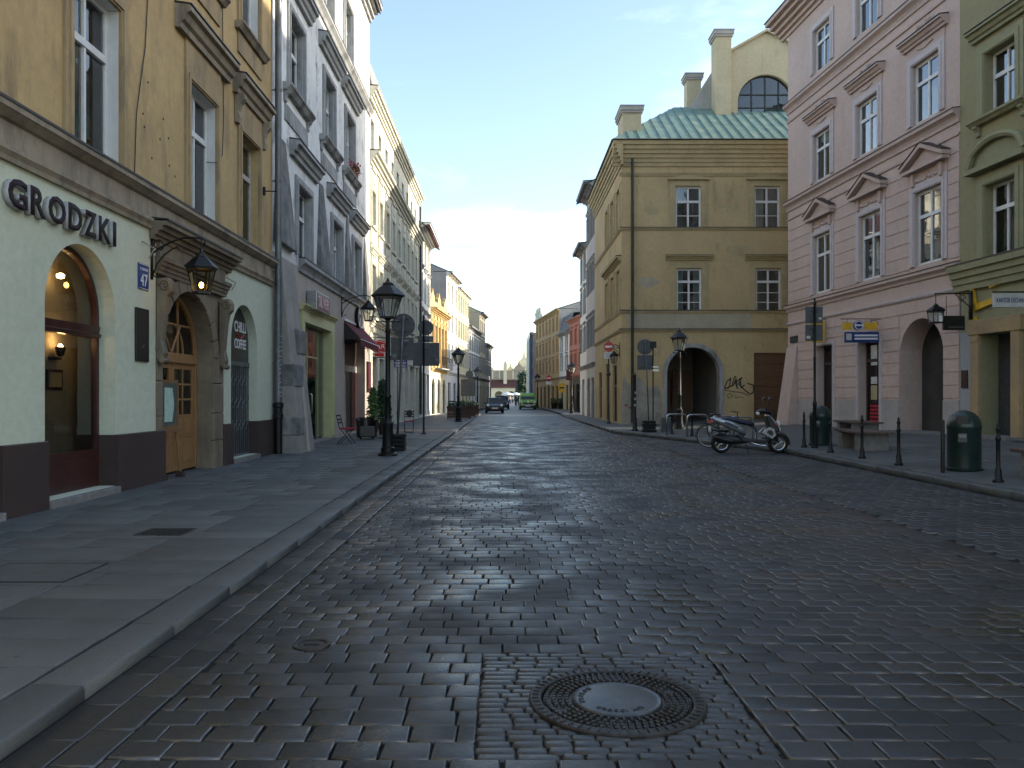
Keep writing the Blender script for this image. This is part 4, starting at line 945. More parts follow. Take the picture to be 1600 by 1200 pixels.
# bar front: recessed door, awning, round sign
bf = put('bar_front', None, B2.e); a, b = BR[0], BR[1]
MB().box(a, a+.12, .36, .44, .1, 2.5).box(a+1.9, a+2.0, .36, .44, .1, 2.5).box(a+.12, a+1.9, .36, .44, .1, .5).box(a, b, .34, .44, 2.5, 2.75).build('window_frame', 'grey_trim', bf)
MB().box(a+.12, a+1.9, .39, .40, .5, 2.5).build('glass', 'shop_glass', bf)
MB().box(a+2.0, a+2.12, .34, .44, .1, 2.5).box(a+3.1, b, .34, .44, .1, 2.5).build('door_frame', 'maroon_wood', bf)
MB().box(a+2.12, a+3.1, .38, .42, .1, 2.5).build('door_leaf', 'black_panel', bf)
MB().box(a, b, .36, .42, 2.75, 3.85).build('over_panel', 'plinth_brown', bf)
rnd = random.Random(4)
for q in range(9): x = a+.2+(q % 3)*.58; z = .6+(q//3)*.62; MB().box(x, x+.4, .44, .47, z, z+.45).build('display_board', rnd.choice(('poster_tan', 'poster_white', 'maroon_wood', 'interior_warm')), bf)
aw = thing('awning', 'maroon cloth awning over the bar entrance', 'awning', B2.world(E(28.95), 0, 0), R(90))
MB().add([(0, .0, 4.28), (4.2, .0, 4.28), (4.2, -.62, 3.62), (0, -.62, 3.62), (0, .0, 4.25), (4.2, .0, 4.25), (4.2, -.62, 3.59), (0, -.62, 3.59)], [(0, 1, 2, 3), (7, 6, 5, 4), (0, 3, 7, 4), (1, 5, 6, 2)]).build('canopy', 'maroon_cloth', aw)
m = MB(); n_ = 24
for q in range(n_): m.add([(4.2*q/n_, -.625, 3.61), (4.2*(q+1)/n_, -.625, 3.61), (4.2*(q+1)/n_, -.625, 3.38), (4.2*(q+.5)/n_, -.625, 3.32), (4.2*q/n_, -.625, 3.38)], [(0, 1, 2, 3, 4)])
m.build('valance', 'maroon_cloth', aw)
MB().box(0, 4.2, -.05, -.005, 4.29, 4.37).build('housing', 'white_paint', aw); MB().tube([(-.02, -.62, 3.60), (4.22, -.62, 3.60)], .02, 8).build('front_rail', 'white_paint', aw)
for x in (0, 4.2): MB().add([(x, .0, 4.25), (x, -.6, 3.6), (x, .0, 3.6)], [(0, 1, 2)]).build('side_cheek', 'black_leather', aw)
MB().tube([(.0, 0, 3.5), (.0, -.5, 3.62)], .014, 6).tube([(4.2, 0, 3.5), (4.2, -.5, 3.62)], .014, 6).build('arm', 'black_iron', aw)
rs = thing('round_sign', 'round light box sign with black rim above the awning', 'sign', B2.world(E(31.4), 0, 4.62), R(90))
MB().lathe([(.30, 0), (.40, .0), (.42, -.03), (.42, -.13), (.38, -.15), (.36, -.125), (.30, -.125)], 36, (0, 0, 0), 'y').build('rim', 'black_iron', rs, smooth=True, sharp=40)
MB().lathe([(.001, -.131), (.36, -.128)], 36, (0, 0, 0), 'y').build('face', 'curtain_white', rs)
MB().tube([(-.08, -.138, -.14), (-.08, -.138, .14), (.06, -.138, .14), (.1, -.138, .06), (.05, -.138, .0), (-.08, -.138, .0)], .018, 6).build('emblem', 'sign_back', rs)
# bar sign hanging across the pavement, facing the camera
bs = thing('bar_sign', 'red oval hanging sign lettered BAR beyond the awning', 'sign', (-6.05, 34.15, 3.66))
MB().tube([(-.02, 0, .42), (1.15, 0, .36)], .018, 6).tube([(.42, 0, .39), (.42, 0, .24)], .01, 5).tube([(.82, 0, .37), (.82, 0, .24)], .01, 5).build('arm', 'black_iron', bs)
ov = MB().rings([[(.62+.42*math.cos(2*math.pi*q/32), y_, .27*math.sin(2*math.pi*q/32)) for q in range(32)] for y_ in (-.04, .04)]).build('oval_panel', 'red_sign', bs)
MB().tube([(.62+.36*math.cos(2*math.pi*q/32), -.042, .22*math.sin(2*math.pi*q/32)) for q in range(32)], .008, 5, True).build('border', 'white_letter', ov)
sign_text(ov, 'BAR', .32, -.10, .56, .20, -.041, 'white_letter'); MB().box(.42, .82, -.03, .03, -.42, -.29).build('tail_panel', 'red_sign', bs)
fl_ = thing('flood_lamp', 'small black floodlight on an arm in front of the red bar sign', 'lamp', (-5.9, 33.95, 3.6)); MB().tube([(0, 0, .1), (.2, 0, .12)], .012, 6).build('arm', 'black_iron', fl_); MB().box(.12, .48, -.08, .06, -.06, .16).build('housing', 'black_iron', fl_, bevel=.02); MB().box(.14, .46, -.085, -.079, -.04, .14).build('lens', 'sign_back', fl_)
ms_ = thing('menu_board', 'tall maroon board fixed to the wall by the bar', 'board', B2.world(E(33.62), 0, 1.7), R(90)); MB().box(0, .7, -.09, .0, 0, 1.3).build('panel', 'maroon_wood', ms_, bevel=.01); MB().box(.05, .65, -.095, -.088, .06, 1.24).build('face', 'maroon_sign', ms_)

# ---- 3: long ivory house with ornate bays and an attic storey
B3 = Bld('ivory_house', 'long ivory house with ornate window bays, heavy cornice and attic storey', -5.9, 34.42, 0, 1)
E3 = lambda d: d-34.42; U3 = E3(54.0); bays = [E3(34.75+2.08*q) for q in range(9)]
h3 = [(u, u+.95, 5.5, 7.35) for u in bays]+[(u, u+.95, 8.95, 10.6) for u in bays]
g3 = [(.7, 1.9, .12, 3.3), (2.7, 4.2, .9, 3.3), (5.2, 7.6, .12, 3.6), (8.6, 11.2, .12, 3.6), (12.2, 13.6, .12, 3.3), (14.5, 16.8, .5, 3.4), (17.6, 19.0, .12, 3.4)]
sheet_wall(0, U3, 0, 4.6, g3, dep=.4).build('ground_floor_wall', 'ivory_trim', B3.e)
sheet_wall(0, U3, 4.6, 11.7, h3, dep=.25).build('upper_wall', 'ivory_plaster', B3.e)
sheet_wall(0, U3, 11.7, 14.5, [(u, u+.85, 12.3, 13.75) for u in bays], dep=.3).build('attic_wall', 'ivory_plaster', B3.e)
B3.mass(None, 10, 'ivory_plaster', 0, 15.1, 0, U3)
course(B3, 0, U3, steps(4.55, 4.95, .06, .28), 'ivory_trim', 'cornice', (.3, 4.96))
q = 0
while q*.55 < U3-.3: MB().box(.15+q*.55, .33+q*.55, -.16, .02, 4.34, 4.54).build('corbel', 'ivory_trim', B3.e); q += 1
course(B3, 0, U3, steps(11.65, 12.2, .08, .42), 'ivory_trim', 'main_cornice', (.44, 12.21)); course(B3, 0, U3, steps(8.05, 8.22, .05, .12, 3), 'ivory_trim', 'string_course')
course(B3, 0, U3+.02, steps(14.45, 15.0, .08, .36), 'ivory_trim', 'eaves_cornice', (.38, 15.01))
MB().add([(0, -.12, 15.04), (U3, -.12, 15.04), (U3, .35, 16.9), (0, .35, 16.9), (U3, 5, 17.6), (0, 5, 17.6), (U3, 10, 15.04), (0, 10, 15.04)], [(0, 1, 2, 3), (3, 2, 4, 5), (5, 4, 6, 7), (0, 3, 5, 7), (1, 6, 4, 2)]).build('roof', 'roof_grey', B3.e)
S3 = style(fr='old_white_paint', y=.17, fw=.06, sur=(.16, .06, 'ivory_trim'), curtain=.3, name='b3', rows=(0, .64, 1))
S3a = style(fr='old_white_paint', y=.2, fw=.06, curtain=.2, name='b3a', rows=(0, .6, 1))
for u in bays:
    window(B3, u, u+.95, 5.5, 7.35, S3, [('hood', hood(.95, 1.85, .26, .2, .42, .66), 'ivory_trim'), ('ornament', MB().lathe([(.03, 0), (.14, -.01), (.17, -.06), (.06, -.1), (.001, -.1)], 14, (.475, -.02, 2.06), 'y').box(-.1, .2, -.07, .02, 1.98, 2.2).box(.75, 1.05, -.07, .02, 1.98, 2.2), 'ivory_trim'), ('sill', MB().ext([(.02, -.14), (-.08, -.14), (-.16, -.06), (-.16, 0), (.02, .01)], -.2, 1.15), 'ivory_trim')])
    window(B3, u, u+.95, 8.95, 10.6, S3, [('lintel_panel', MB().box(-.12, 1.07, -.05, .02, 1.84, 2.5).box(.12, .83, -.085, -.04, 2.0, 2.36).box(.02, .93, -.11, .02, 2.52, 2.62), 'ivory_trim'), ('apron_panel', MB().box(-.16, 1.11, -.05, .02, -.72, -.02).lathe([(.18, 0), (.18, -.04), (.08, -.09), (.001, -.09)], 12, (.475, -.03, -.38), 'y').prism([(-.2, -.02), (1.15, -.02), (1.15, .03), (.475, .16), (-.2, .03)], -.14, .02), 'ivory_trim')])
    window(B3, u, u+.85, 12.3, 13.75, S3a)
for q, (a, b, c, d) in enumerate(g3):
    S = style(fr=('maroon_wood', 'old_white_paint', 'black_iron', 'black_iron', 'maroon_wood', 'old_white_paint', 'dark_pipe')[q], cols=2, rows=(0, .74, 1), y=.3, name='b3g%d' % q, glassm='shop_glass')
    window(B3, a, b, c, d, S, nm='shop_window' if c > .3 else 'shop_door')
bands(B3, 0, U3, .7, 4.3, 8, [(a-.12, b+.12, c, d) for a, b, c, d in g3], 'ivory_trim', .03, .04)
pipe(B3, U3-.15, .3, 14.4, 'dark_pipe', .07, .12)
bl = thing('hanging_sign', 'blue hanging sign reading BAR MLECZNY behind the leaning sign pole', 'sign', (-5.9, 36.2, 2.98))
MB().tube([(-.02, 0, .32), (1.42, 0, .32)], .016, 6).build('arm', 'black_iron', bl); pn = MB().box(.8, 1.42, -.03, .03, -.14, .28).build('panel', 'blue_sign', bl)
sign_text(pn, 'BAR', .94, .14, .34, .11, -.031, 'white_letter'); sign_text(pn, 'MLECZNY', .86, .0, .50, .10, -.031, 'white_letter'); MB().box(.86, 1.36, -.034, -.029, -.09, -.06).build('rule', 'white_letter', pn)

# ---- 4: white house with a projecting eave
B4 = Bld('white_house', 'tall white house with projecting eaves next to the long ivory house', -5.9, 54.02, 0, 1); U4 = 8.15
bays = [.9, 3.4, 5.9]; h4 = [(u, u+1.05, z, z+1.9) for u in bays for z in (5.3, 8.3, 11.0)]; g4 = [(.7, 2.6, .12, 3.2), (3.4, 4.7, .12, 3.2), (5.5, 7.5, .12, 3.2)]
sheet_wall(0, U4, 0, 13.3, h4+g4, dep=.25).build('wall', 'white_plaster', B4.e); B4.mass(None, 10, 'white_plaster', 0, 13.3, 0, U4)
S4 = style(y=.15, fw=.07, sur=(.15, .05, 'white_plaster'), curtain=.3, name='b4')
for a, b, c, d in h4: window(B4, a, b, c, d, S4, [('hood', hood(1.05, 1.9, .25, .2, .3, .55), 'grey_trim')] if c < 10 else [])
for a, b, c, d in g4: window(B4, a, b, c, d, style(fr='black_iron', y=.2, name='b4g', glassm='shop_glass'), nm='shop_window')
course(B4, 0, U4, steps(4.2, 4.5, .05, .2), 'grey_trim'); course(B4, 0, U4, steps(12.95, 13.35, .1, .75), 'white_plaster', 'eaves_cornice', (.8, 13.36)); gable_roof(B4, 0, U4, 0, 10, 13.4, 3, .75, 'tile_maroon')
pipe(B4, .1, .3, 12.9, 'pipe_grey', .07, .12)

# ---- further houses on the left, the street bending slightly
def far_house(name, label, ox, oy, ax, ay, L_, h, mat, cols, levels, trim='grey_trim', sw=.9, sh=1.6, ground='shop', eave=.4, rise=2.5, roofm='slate_roof', depth=9, gableM=None, fr='old_white_paint', gfm=None, roof=True, gw=1.6, gh=2.8):
    B = Bld(name, label, ox, oy, ax, ay, 'houses along the street'); p = L_/cols; wins = [(p*(q+.5)-sw/2, p*(q+.5)+sw/2, z, z+sh) for q in range(cols) for z in levels]
    n_ = max(1, int(L_/2.6)); gp = L_/n_; gr = [(gp*(q+.5)-gw/2, gp*(q+.5)+gw/2, .1, gh) for q in range(n_)]
    zg = 3.6; typ = 'arch' if ground == 'arch' else None
    sheet_wall(0, L_, 0, zg, [g+(typ, .25) for g in gr]).build('ground_floor_wall', gfm or mat, B.e)
    sheet_wall(0, L_, zg, h, wins, dep=.2).build('upper_wall', mat, B.e); B.mass(None, depth, gableM or mat, 0, h, 0, L_, iy=.6)
    S = style(fr=fr, y=.12, fw=.06, mw=.05, tw=.08, sur=(.12, .04, trim), name=name); 
    for a in wins: window(B, *a, S, [('hood', hood(sw, sh, .16, .14, .22, .4), trim)])
    for a in gr: window(B, *a, style(fr='dark_pipe', y=.15, name=name+'g', glassm='shop_glass', rows=(0, .75, 1)), nm='shop_window')
    course(B, 0, L_, steps(zg-.1, zg+.18, .05, .18, 3), trim, 'cornice'); course(B, 0, L_, steps(h-.35, h+.02, .08, eave), trim, 'eaves_cornice', (eave+.02, h+.03))
    if roof:
        ro, g = gable_roof(B, 0, L_, 0, depth, h+.06, rise, eave, roofm); g.build('gable', gableM or mat, B.e)
    return B
ld = Vector((.0797, .9968)); P = Vector((-5.9, 62.2))
B5 = far_house('gold_house', 'low golden ochre house with pilasters and crested parapet, sunlit', P.x, P.y, ld.x, ld.y, 8.2, 8.5, 'gold_plaster', 5, (4.3,), 'gold_plaster', .75, 3.0, 'arch', .55, roof=False, gfm='ivory_trim', gw=1.5, gh=3.0)
for q in range(6): MB().box(8.2*q/5-.14 if q else .02, 8.2*q/5+.14 if q < 5 else 8.18, -.09, .02, 3.8, 8.1).build('pilaster', 'gold_plaster', B5.e)
MB().box(0, 8.2, -.05, .25, 8.55, 9.2).build('parapet', 'gold_plaster', B5.e)
for x in (.9, 4.1, 7.3): MB().prism([(x-.85, 9.2), (x+.85, 9.2), (x+.7, 9.6), (x+.3, 9.75), (x, 10.15), (x-.3, 9.75), (x-.7, 9.6)], -.06, .2).build('crest', 'gold_plaster', B5.e)
bal = MB().box(1.2, 7, -.75, 0, 3.72, 3.82).build('balcony', 'grey_trim', B5.e)
for q in range(15): MB().box(1.22+q*.412, 1.25+q*.412, -.74, -.71, 3.82, 4.7).build('baluster', 'black_iron', bal)
MB().box(1.2, 7, -.76, -.7, 4.7, 4.75).build('rail', 'black_iron', bal)
P6 = P+ld*8.22
B6 = far_house('tall_white_house', 'tall white house with bare grey gable rising above the golden house', P6.x, P6.y, ld.x, ld.y, 6.9, 12.6, 'white_plaster', 3, (4.6, 7.4, 10.1), 'white_plaster', .95, 1.7, 'shop', .55, 2.2, 'slate_roof', 10, 'gable_grey')
P7 = P6+ld*6.92
B7 = far_house('butter_house', 'pale yellow three storey house beyond the tall white one', P7.x, P7.y, ld.x, ld.y, 8.7, 12.1, 'butter_plaster', 5, (4.5, 7.3, 9.9), 'ivory_trim', .85, 1.7, 'shop', .4, 2.2, 'tile_maroon', 10)
P8 = P7+ld*8.72
B8 = far_house('pale_house', 'pale grey white house with stepped roofline further down the left side', P8.x, P8.y, ld.x, ld.y, 10.6, 9.2, 'white_plaster', 5, (4.3, 6.6), 'grey_trim', .9, 1.6, 'shop', .4, 2.6, 'slate_roof', 9)
P9 = P8+ld*10.62
B9 = far_house('narrow_house', 'narrow buff house with tall gable near the end of the left side', P9.x, P9.y, ld.x, ld.y, 6.2, 11.8, 'buff_plaster', 3, (4.4, 7.0, 9.3), 'grey_trim', .85, 1.6, 'shop', .5, 1.8, 'slate_roof', 8)
P10 = P9+ld*6.22
B10 = far_house('end_house', 'lower grey house closing the left side of the street', P10.x, P10.y, ld.x, ld.y, 8, 8.4, 'lilac_plaster', 4, (4.3, 6.3), 'grey_trim', .8, 1.4, 'shop', .4, 1.8, 'slate_roof', 8)

# ---- right: mustard corner house, front facing the camera
CX, CY = 5.84, 40.0
BY = Bld('mustard_house', 'mustard yellow corner house with arched passage and green copper roof', CX, CY, 1, 0)
UY = 14.6-CX+6
w2 = [BY.u(1055.5), BY.u(1178.5)]; w1 = [BY.u(1057), BY.u(1181)]
h = [(u, u+1.28, 9.98, 12.1) for u in w2]+[(u, u+1.26, 5.78, 7.96) for u in w1]
AR = (BY.u(1042), BY.u(1124), 0, 4.0, 'arch', .5); GD = (BY.u(1178), BY.u(1231), .25, 3.72, None, .16)
sheet_wall(0, UY, 0, 4.82, [AR, GD]).build('ground_floor_wall', 'mustard_plaster', BY.e)
sheet_wall(0, UY, 4.82, 13.1, h, dep=.16).build('upper_wall', 'mustard_plaster', BY.e)
MB().box(.3, BY.u(1175), -.012, .01, 4.95, 5.68).build('plaster_band', 'mustard_patch', BY.e)
MB().prism([(.02, .0), (2.05, .0), (2.03, 1.5), (1.85, 2.1), (1.35, 1.95), (.9, 2.5), (.35, 2.1), (.1, 2.6), (.02, 1.5)], -.014, .01).build('peeling_patch', 'peeling_plaster', BY.e)
for q in range(7): MB().box(.15+(q % 3)*.2, .33+(q % 3)*.2, -.022, .0, .9+.12*(q//2), 1.0+.12*(q//2)).build('exposed_brick', 'terracotta' if q % 2 else 'peeling_plaster', BY.e)
for zz, pp in ((4.76, .1), (5.70, .07), (9.88, .09)): course(BY, -.1, UY, steps(zz, zz+.13, .03, pp, 3), 'mustard_trim', 'string_course', (pp+.015, zz+.14))
course(BY, -.12, UY, steps(12.62, 12.78, .04, .08, 3), 'mustard_trim', 'architrave'); course(BY, -.45, UY, steps(13.1, 14.3, .06, .46, 6), 'mustard_trim', 'eaves_cornice', (.56, 14.32))
SY2 = style(y=.07, fw=.09, mw=.09, tw=.12, rows=(0, .31, .64, 1), thin=(0,), sur=(.30, .05, 'mustard_trim'), name='y2', curtain=.8)
SY1 = style(y=.07, fw=.09, mw=.09, tw=.12, rows=(0, .225, .45, .70, 1), thin=(0, 1), sur=(.30, .05, 'mustard_trim'), name='y1', curtain=.8)
for u in w2: window(BY, u, u+1.28, 9.98, 12.1, SY2, [('hood', MB().prism([(-.42, 2.44), (1.7, 2.44), (1.7, 2.52), (1.1, 2.62), (.64, 2.66), (.18, 2.62), (-.42, 2.52)], -.16, .02), 'mustard_trim')])
for u in w1: window(BY, u, u+1.26, 5.78, 7.96, SY1, [('hood', hood(1.26, 2.18, .56, .22, .42, .66), 'mustard_trim'), ('flashing', flash(1.26, 2.18, .56, .22, .67), 'flashing')])
for q, (x_, z_, s_) in enumerate(((5.9, 8.9, .45), (4.9, 5.98, .22), (1.35, 7.3, .4), (5.5, 11.1, .35), (1.5, 10.9, .3))):
    rq = random.Random(q); MB().prism([(x_+s_*(1.1+.5*rq.random())*math.cos(a_*.628), z_+s_*(.45+.4*rq.random())*math.sin(a_*.628)) for a_ in range(10)], -.005, .01).build('repair_patch', 'mustard_trim' if q != 2 else 'mustard_patch', BY.e)
# arch trim, passage, timber shutter door
m = MB(); ra = (AR[1]-AR[0])/2; cxa = (AR[0]+AR[1])/2; za = 4.0-ra; n_ = 24
arc = [(-1, 0.)]+[(math.pi*q/n_, 1) for q in range(n_+1)]
po = [(AR[0]-.2, .1)]+[(cxa-(ra+.2)*math.cos(math.pi*q/n_), za+(ra+.2)*math.sin(math.pi*q/n_)) for q in range(n_+1)]+[(AR[1]+.2, .1)]
pi_ = [(AR[0]+.006, .1)]+[(cxa-(ra-.006)*math.cos(math.pi*q/n_), za+(ra-.006)*math.sin(math.pi*q/n_)) for q in range(n_+1)]+[(AR[1]-.006, .1)]
for q in range(len(po)-1):
    a, b, c, d = po[q], po[q+1], pi_[q+1], pi_[q]
    m.add([(a[0], -.04, a[1]), (b[0], -.04, b[1]), (c[0], -.04, c[1]), (d[0], -.04, d[1]), (a[0], .02, a[1]), (b[0], .02, b[1]), (c[0], .46, c[1]), (d[0], .46, d[1])], [(0, 1, 2, 3), (3, 2, 6, 7), (0, 4, 5, 1)])
m.build('arch_trim', 'grey_trim', BY.e)
ps_ = MB().box(AR[0]-.3, AR[1]+.3, .5, 7, .1, 4.3); ps_.f = [f for i, f in enumerate(ps_.f) if i != 2]; ps_.build('passage', 'gable_grey', BY.e)
for q in range(2): MB().box(cxa-1.15+q*1.2, cxa-.05+q*1.2, 5.2, 5.28, .15, 3.0).build('inner_gate_leaf', 'plank_brown', BY.e, bevel=.02)
gd = put('shutter_door', None, BY.e)
for q in range(6):
    z0 = .3+q*.57; MB().box(GD[0]+.03, GD[1]-.03, .08, .13, z0, z0+.555).build('plank', 'plank_brown', gd, bevel=.008)
MB().box(GD[0], GD[0]+.06, .05, .15, .25, 3.72).box(GD[1]-.06, GD[1], .05, .15, .25, 3.72).box(GD[0]+.06, GD[1]-.06, .05, .15, 3.64, 3.72).box(GD[0]+.06, GD[1]-.06, .06, .15, 2.56, 2.66).build('door_frame', 'plank_brown', gd)
# body, interior, side wall along the street
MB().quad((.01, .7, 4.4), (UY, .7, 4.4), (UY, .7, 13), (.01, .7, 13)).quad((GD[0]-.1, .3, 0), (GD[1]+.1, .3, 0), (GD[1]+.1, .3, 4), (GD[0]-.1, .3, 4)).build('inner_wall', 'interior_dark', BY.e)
SD = 11.8                                             # depth of the side along the street
side_h = []
for (c0, c1) in ((.35, 1.5), (2.6, 3.8), (5.0, 6.1)): side_h += [(c0, c1, 9.98, 12.1), (c0, c1, 5.78, 7.96)]
side_g = [(1.6, 3.2, .15, 3.2), (4.6, 6.4, .15, 3.4), (8.2, 9.6, .15, 3.0)]
def rot_side(mb): return MB().add([(y_, x_, z_) for x_, y_, z_ in mb.v], mb.f)
rot_side(sheet_wall(0, SD, 0, 13.1, side_h+side_g, dep=.18)).build('side_wall', 'mustard_plaster', BY.e)
class Side:                                           # a second face of a house that already has its Empty
    pass
sd = put('side_trim', None, BY.e, (0, SD, 0), R(-90))     # local x runs toward the camera along the side wall
SB = Side(); SB.e = BY.e; SB.rz = R(-90); SB.xf = lambda u_, z_: (0, SD-u_, z_)
for a, b, c, d in side_h:
    window(SB, SD-b, SD-a, c, d, style(y=.08, fw=.09, mw=.09, tw=.12, rows=(0, .64, 1), sur=(.26, .05, 'mustard_trim'), name='ys'), [])
for a, b, c, d in side_g: window(SB, SD-b, SD-a, c, d, style(fr='dark_pipe', y=.1, name='ysg', glassm='shop_glass'), nm='shop_window')
for zz, pp in ((4.76, .1), (5.70, .07), (9.88, .09)): course(SB, 0, SD+.1, steps(zz, zz+.13, .03, pp, 3), 'mustard_trim', 'side_string_course', (pp+.015, zz+.14), sd)
course(SB, 0, SD+.45, steps(13.1, 14.3, .06, .46, 6), 'mustard_trim', 'side_eaves_cornice', (.56, 14.32), sd)
course(SB, SD-6.6, SD-.1, steps(8.35, 8.62, .06, .26, 3), 'mustard_trim', 'joint_hood', (.28, 8.63), sd)
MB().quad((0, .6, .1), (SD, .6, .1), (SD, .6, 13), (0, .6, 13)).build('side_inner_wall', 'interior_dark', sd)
# roof: copper hip with standing seams, chimneys, studio gable with arched window
zr, RX0, RY0 = 14.36, -.5, -.5
apex = 17.7; yr = 4.4; xr = 3.6
cr_ = MB().add([(RX0, RY0, zr), (UY, RY0, zr), (UY, yr, apex), (xr, yr, apex), (RX0, SD, zr), (UY, SD, zr)], [(0, 1, 2, 3), (0, 3, 4), (3, 2, 5, 4)]).build('copper_roof', 'copper_green', BY.e)
for q in range(34):
    x = RX0+.3+q*.52
    t1 = 1.0 if x > xr else max(0, (x-RX0)/(xr-RX0))
    if x < UY and t1 > .08:
        y1, z1 = RY0+(yr-RY0)*t1, zr+(apex-zr)*t1
        MB().tube([(x, RY0+.02, zr+.035), (x, y1, z1+.03)], .022, 5).build('seam', 'copper_green', cr_)
for q in range(14):
    y = RY0+.5+q*.8; t1 = (y-RY0)/(yr-RY0) if y < yr else (SD-y)/(SD-yr)
    if t1 > .05: MB().tube([(RX0+.02, y, zr+.035), (RX0+(xr-RX0)*t1, y, zr+(apex-zr)*t1+.03)], .022, 5).build('seam', 'copper_green', cr_)
def chimney(x0, x1, y0, y1, z0, z1, mat='buff_plaster', cap=.12):
    o = MB().box(x0, x1, y0, y1, z0, z1).build('chimney', mat, BY.e)
    MB().box(x0-cap*.6, x1+cap*.6, y0-cap*.6, y1+cap*.6, z1-.32, z1-.2).box(x0-cap, x1+cap, y0-cap, y1+cap, z1-.2, z1).box(x0-cap-.03, x1+cap+.03, y0-cap-.03, y1+cap+.03, z1, z1+.05).build('chimney_cap', 'gable_grey', o)
chimney(.15, 1.1, .6, 2.4, 14.4, 16.35)
gy = 3.4; gx0, gx1 = BY.uz(1135, 100, gy)[0], BY.uz(1135, 100, gy)[0]+4.6; gxm = BY.uz(1197, 45, gy)[0]
zl = BY.uz(1140, 78, gy)[1]; zt = BY.uz(1197, 45, gy)[1]; zb = 16.0
ZL = CH+(HY-80)*(CY+gy)/F; ZT = CH+(HY-47)*(CY+gy)/F; gx0 = (1138-VX)*(CY+gy)/F-CX; gxm = (1197-VX)*(CY+gy)/F-CX; gx1 = 2*gxm-gx0+.3
wr = 1.55; wz0 = CH+(HY-189)*(CY+gy)/F; wz1 = wz0+2.55
st = put('studio_gable', None, BY.e)
m = sheet_wall(gx0, gx1, 15.6, ZL, [(gxm-wr, gxm+wr, wz0, min(wz1, ZL-.02), 'arch', .25)], y=gy)
m.add([(gx0, gy, ZL), (gx1, gy, ZL), (gxm, gy, ZT)], [(0, 1, 2)])
for u in (gx0, gx1): m.quad((u, gy, 15.0), (u, gy+6, 15.0), (u, gy+6, ZL), (u, gy, ZL))
m.build('studio_wall', 'buff_plaster', st)
MB().add([(gx0-.2, gy-.15, ZL-.1), (gxm, gy-.15, ZT+.02), (gxm, gy+6, ZT+.02), (gx0-.2, gy+6, ZL-.1), (gx1+.2, gy-.15, ZL-.1), (gx1+.2, gy+6, ZL-.1), (gx0-.2, gy-.15, ZL-.22), (gxm, gy-.15, ZT-.12), (gx1+.2, gy-.15, ZL-.22)], [(0, 1, 2, 3), (1, 4, 5, 2), (6, 7, 1, 0), (7, 8, 4, 1)]).build('studio_roof', 'buff_plaster', st)
SBW = Side(); SBW.e = BY.e
aw2 = arch_window(SBW, gxm-wr, gxm+wr, wz0, min(wz1, ZL-.02), gy+.18, 'dark_pipe', None, None, 'window_glass', 'arched_window')
for x in (wr*.52, wr, wr*1.48): MB().box(x-.035, x+.035, gy+.17, gy+.24, .05, 2.45 if abs(x-wr) < .1 else 2.2).build('glazing_bar', 'dark_pipe', aw2)
for z in (.78, 1.5): MB().box(.05, 2*wr-.05, gy+.175, gy+.235, z-.03, z+.03).build('glazing_bar', 'dark_pipe', aw2)
MB().quad((gxm-2, gy+1, 15.8), (gxm+2, gy+1, 15.8), (gxm+2, gy+1, 20), (gxm-2, gy+1, 20)).build('studio_inner_wall', 'interior_dark', st)
chimney(gx0-.75, gx0+.08, gy-.3, gy+.7, 15.5, CH+(HY-48)*(CY+gy-.3)/F)
MB().add([(gx0-.7, gy+.72, 16.0), (gx0-.7, gy+.72, 19.6), (gx0-1.9, gy+.72, 17.6), (gx0-1.9, gy+.72, 16.0), (gx0-.7, gy+6, 16.0), (gx0-.7, gy+6, 19.6), (gx0-1.9, gy+6, 17.6), (gx0-1.9, gy+6, 16)], [(0, 1, 2, 3), (1, 5, 6, 2), (2, 6, 7, 3)]).build('parapet_wall', 'gable_grey', BY.e)
chimney(gx0-1.75, gx0-.95, gy+2.2, gy+3, 16.5, CH+(HY-116)*(CY+gy+2.2)/F)
pipe(BY, BY.u(987.5), .2, 14.2, 'dark_pipe', .07, .12)
# unseen block added to narrow the band of sun from the alley
MB().slab([(9.0, -3.5), (24, -2.4), (24, -.02), (9.0, -.02)], 0, 13.2).build('alley_sun_block', 'mustard_plaster', BY.e)
# graffiti on the wall between passage and shutter
gf = put('graffiti', None, BY.e)
def gp(px, py): u, z = BY.uz(px, py); return (u, -.004, z)
for s_, mt, r_ in (([(1132, 606), (1136, 596), (1142, 591), (1139, 606), (1133, 607), (1146, 602), (1150, 592), (1152, 607), (1149, 598), (1159, 590), (1154, 600), (1163, 609), (1172, 616), (1178, 612), (1177, 602), (1168, 599)], 'graffiti_ink', .03), ([(1131, 609), (1145, 612), (1158, 613), (1170, 618)], 'graffiti_ink', .02), ([(1136, 618), (1141, 614), (1145, 619), (1139, 622), (1136, 618)], 'graffiti_green', .025), ([(1148, 616), (1149, 622), (1156, 620), (1162, 622)], 'graffiti_green', .02), ([(1143, 604), (1148, 588), (1150, 590)], 'graffiti_ink', .028), ([(1156, 592), (1158, 606), (1163, 602)], 'graffiti_ink', .03)):
    pts = [Vector(gp(*p)) for p in s_]; m = MB()
    for p, q in zip(pts, pts[1:]):
        t = (q-p).normalized(); n__ = Vector((-t.z, 0, t.x))*r_; a = p-t*r_*.6; b = q+t*r_*.6
        m.quad(a-n__, b-n__, b+n__, a+n__)
    m.v = [(x, -.004-.0005*(i//4), z) for i, (x, y, z) in enumerate(m.v)]; m.build('stroke', mt, gf)

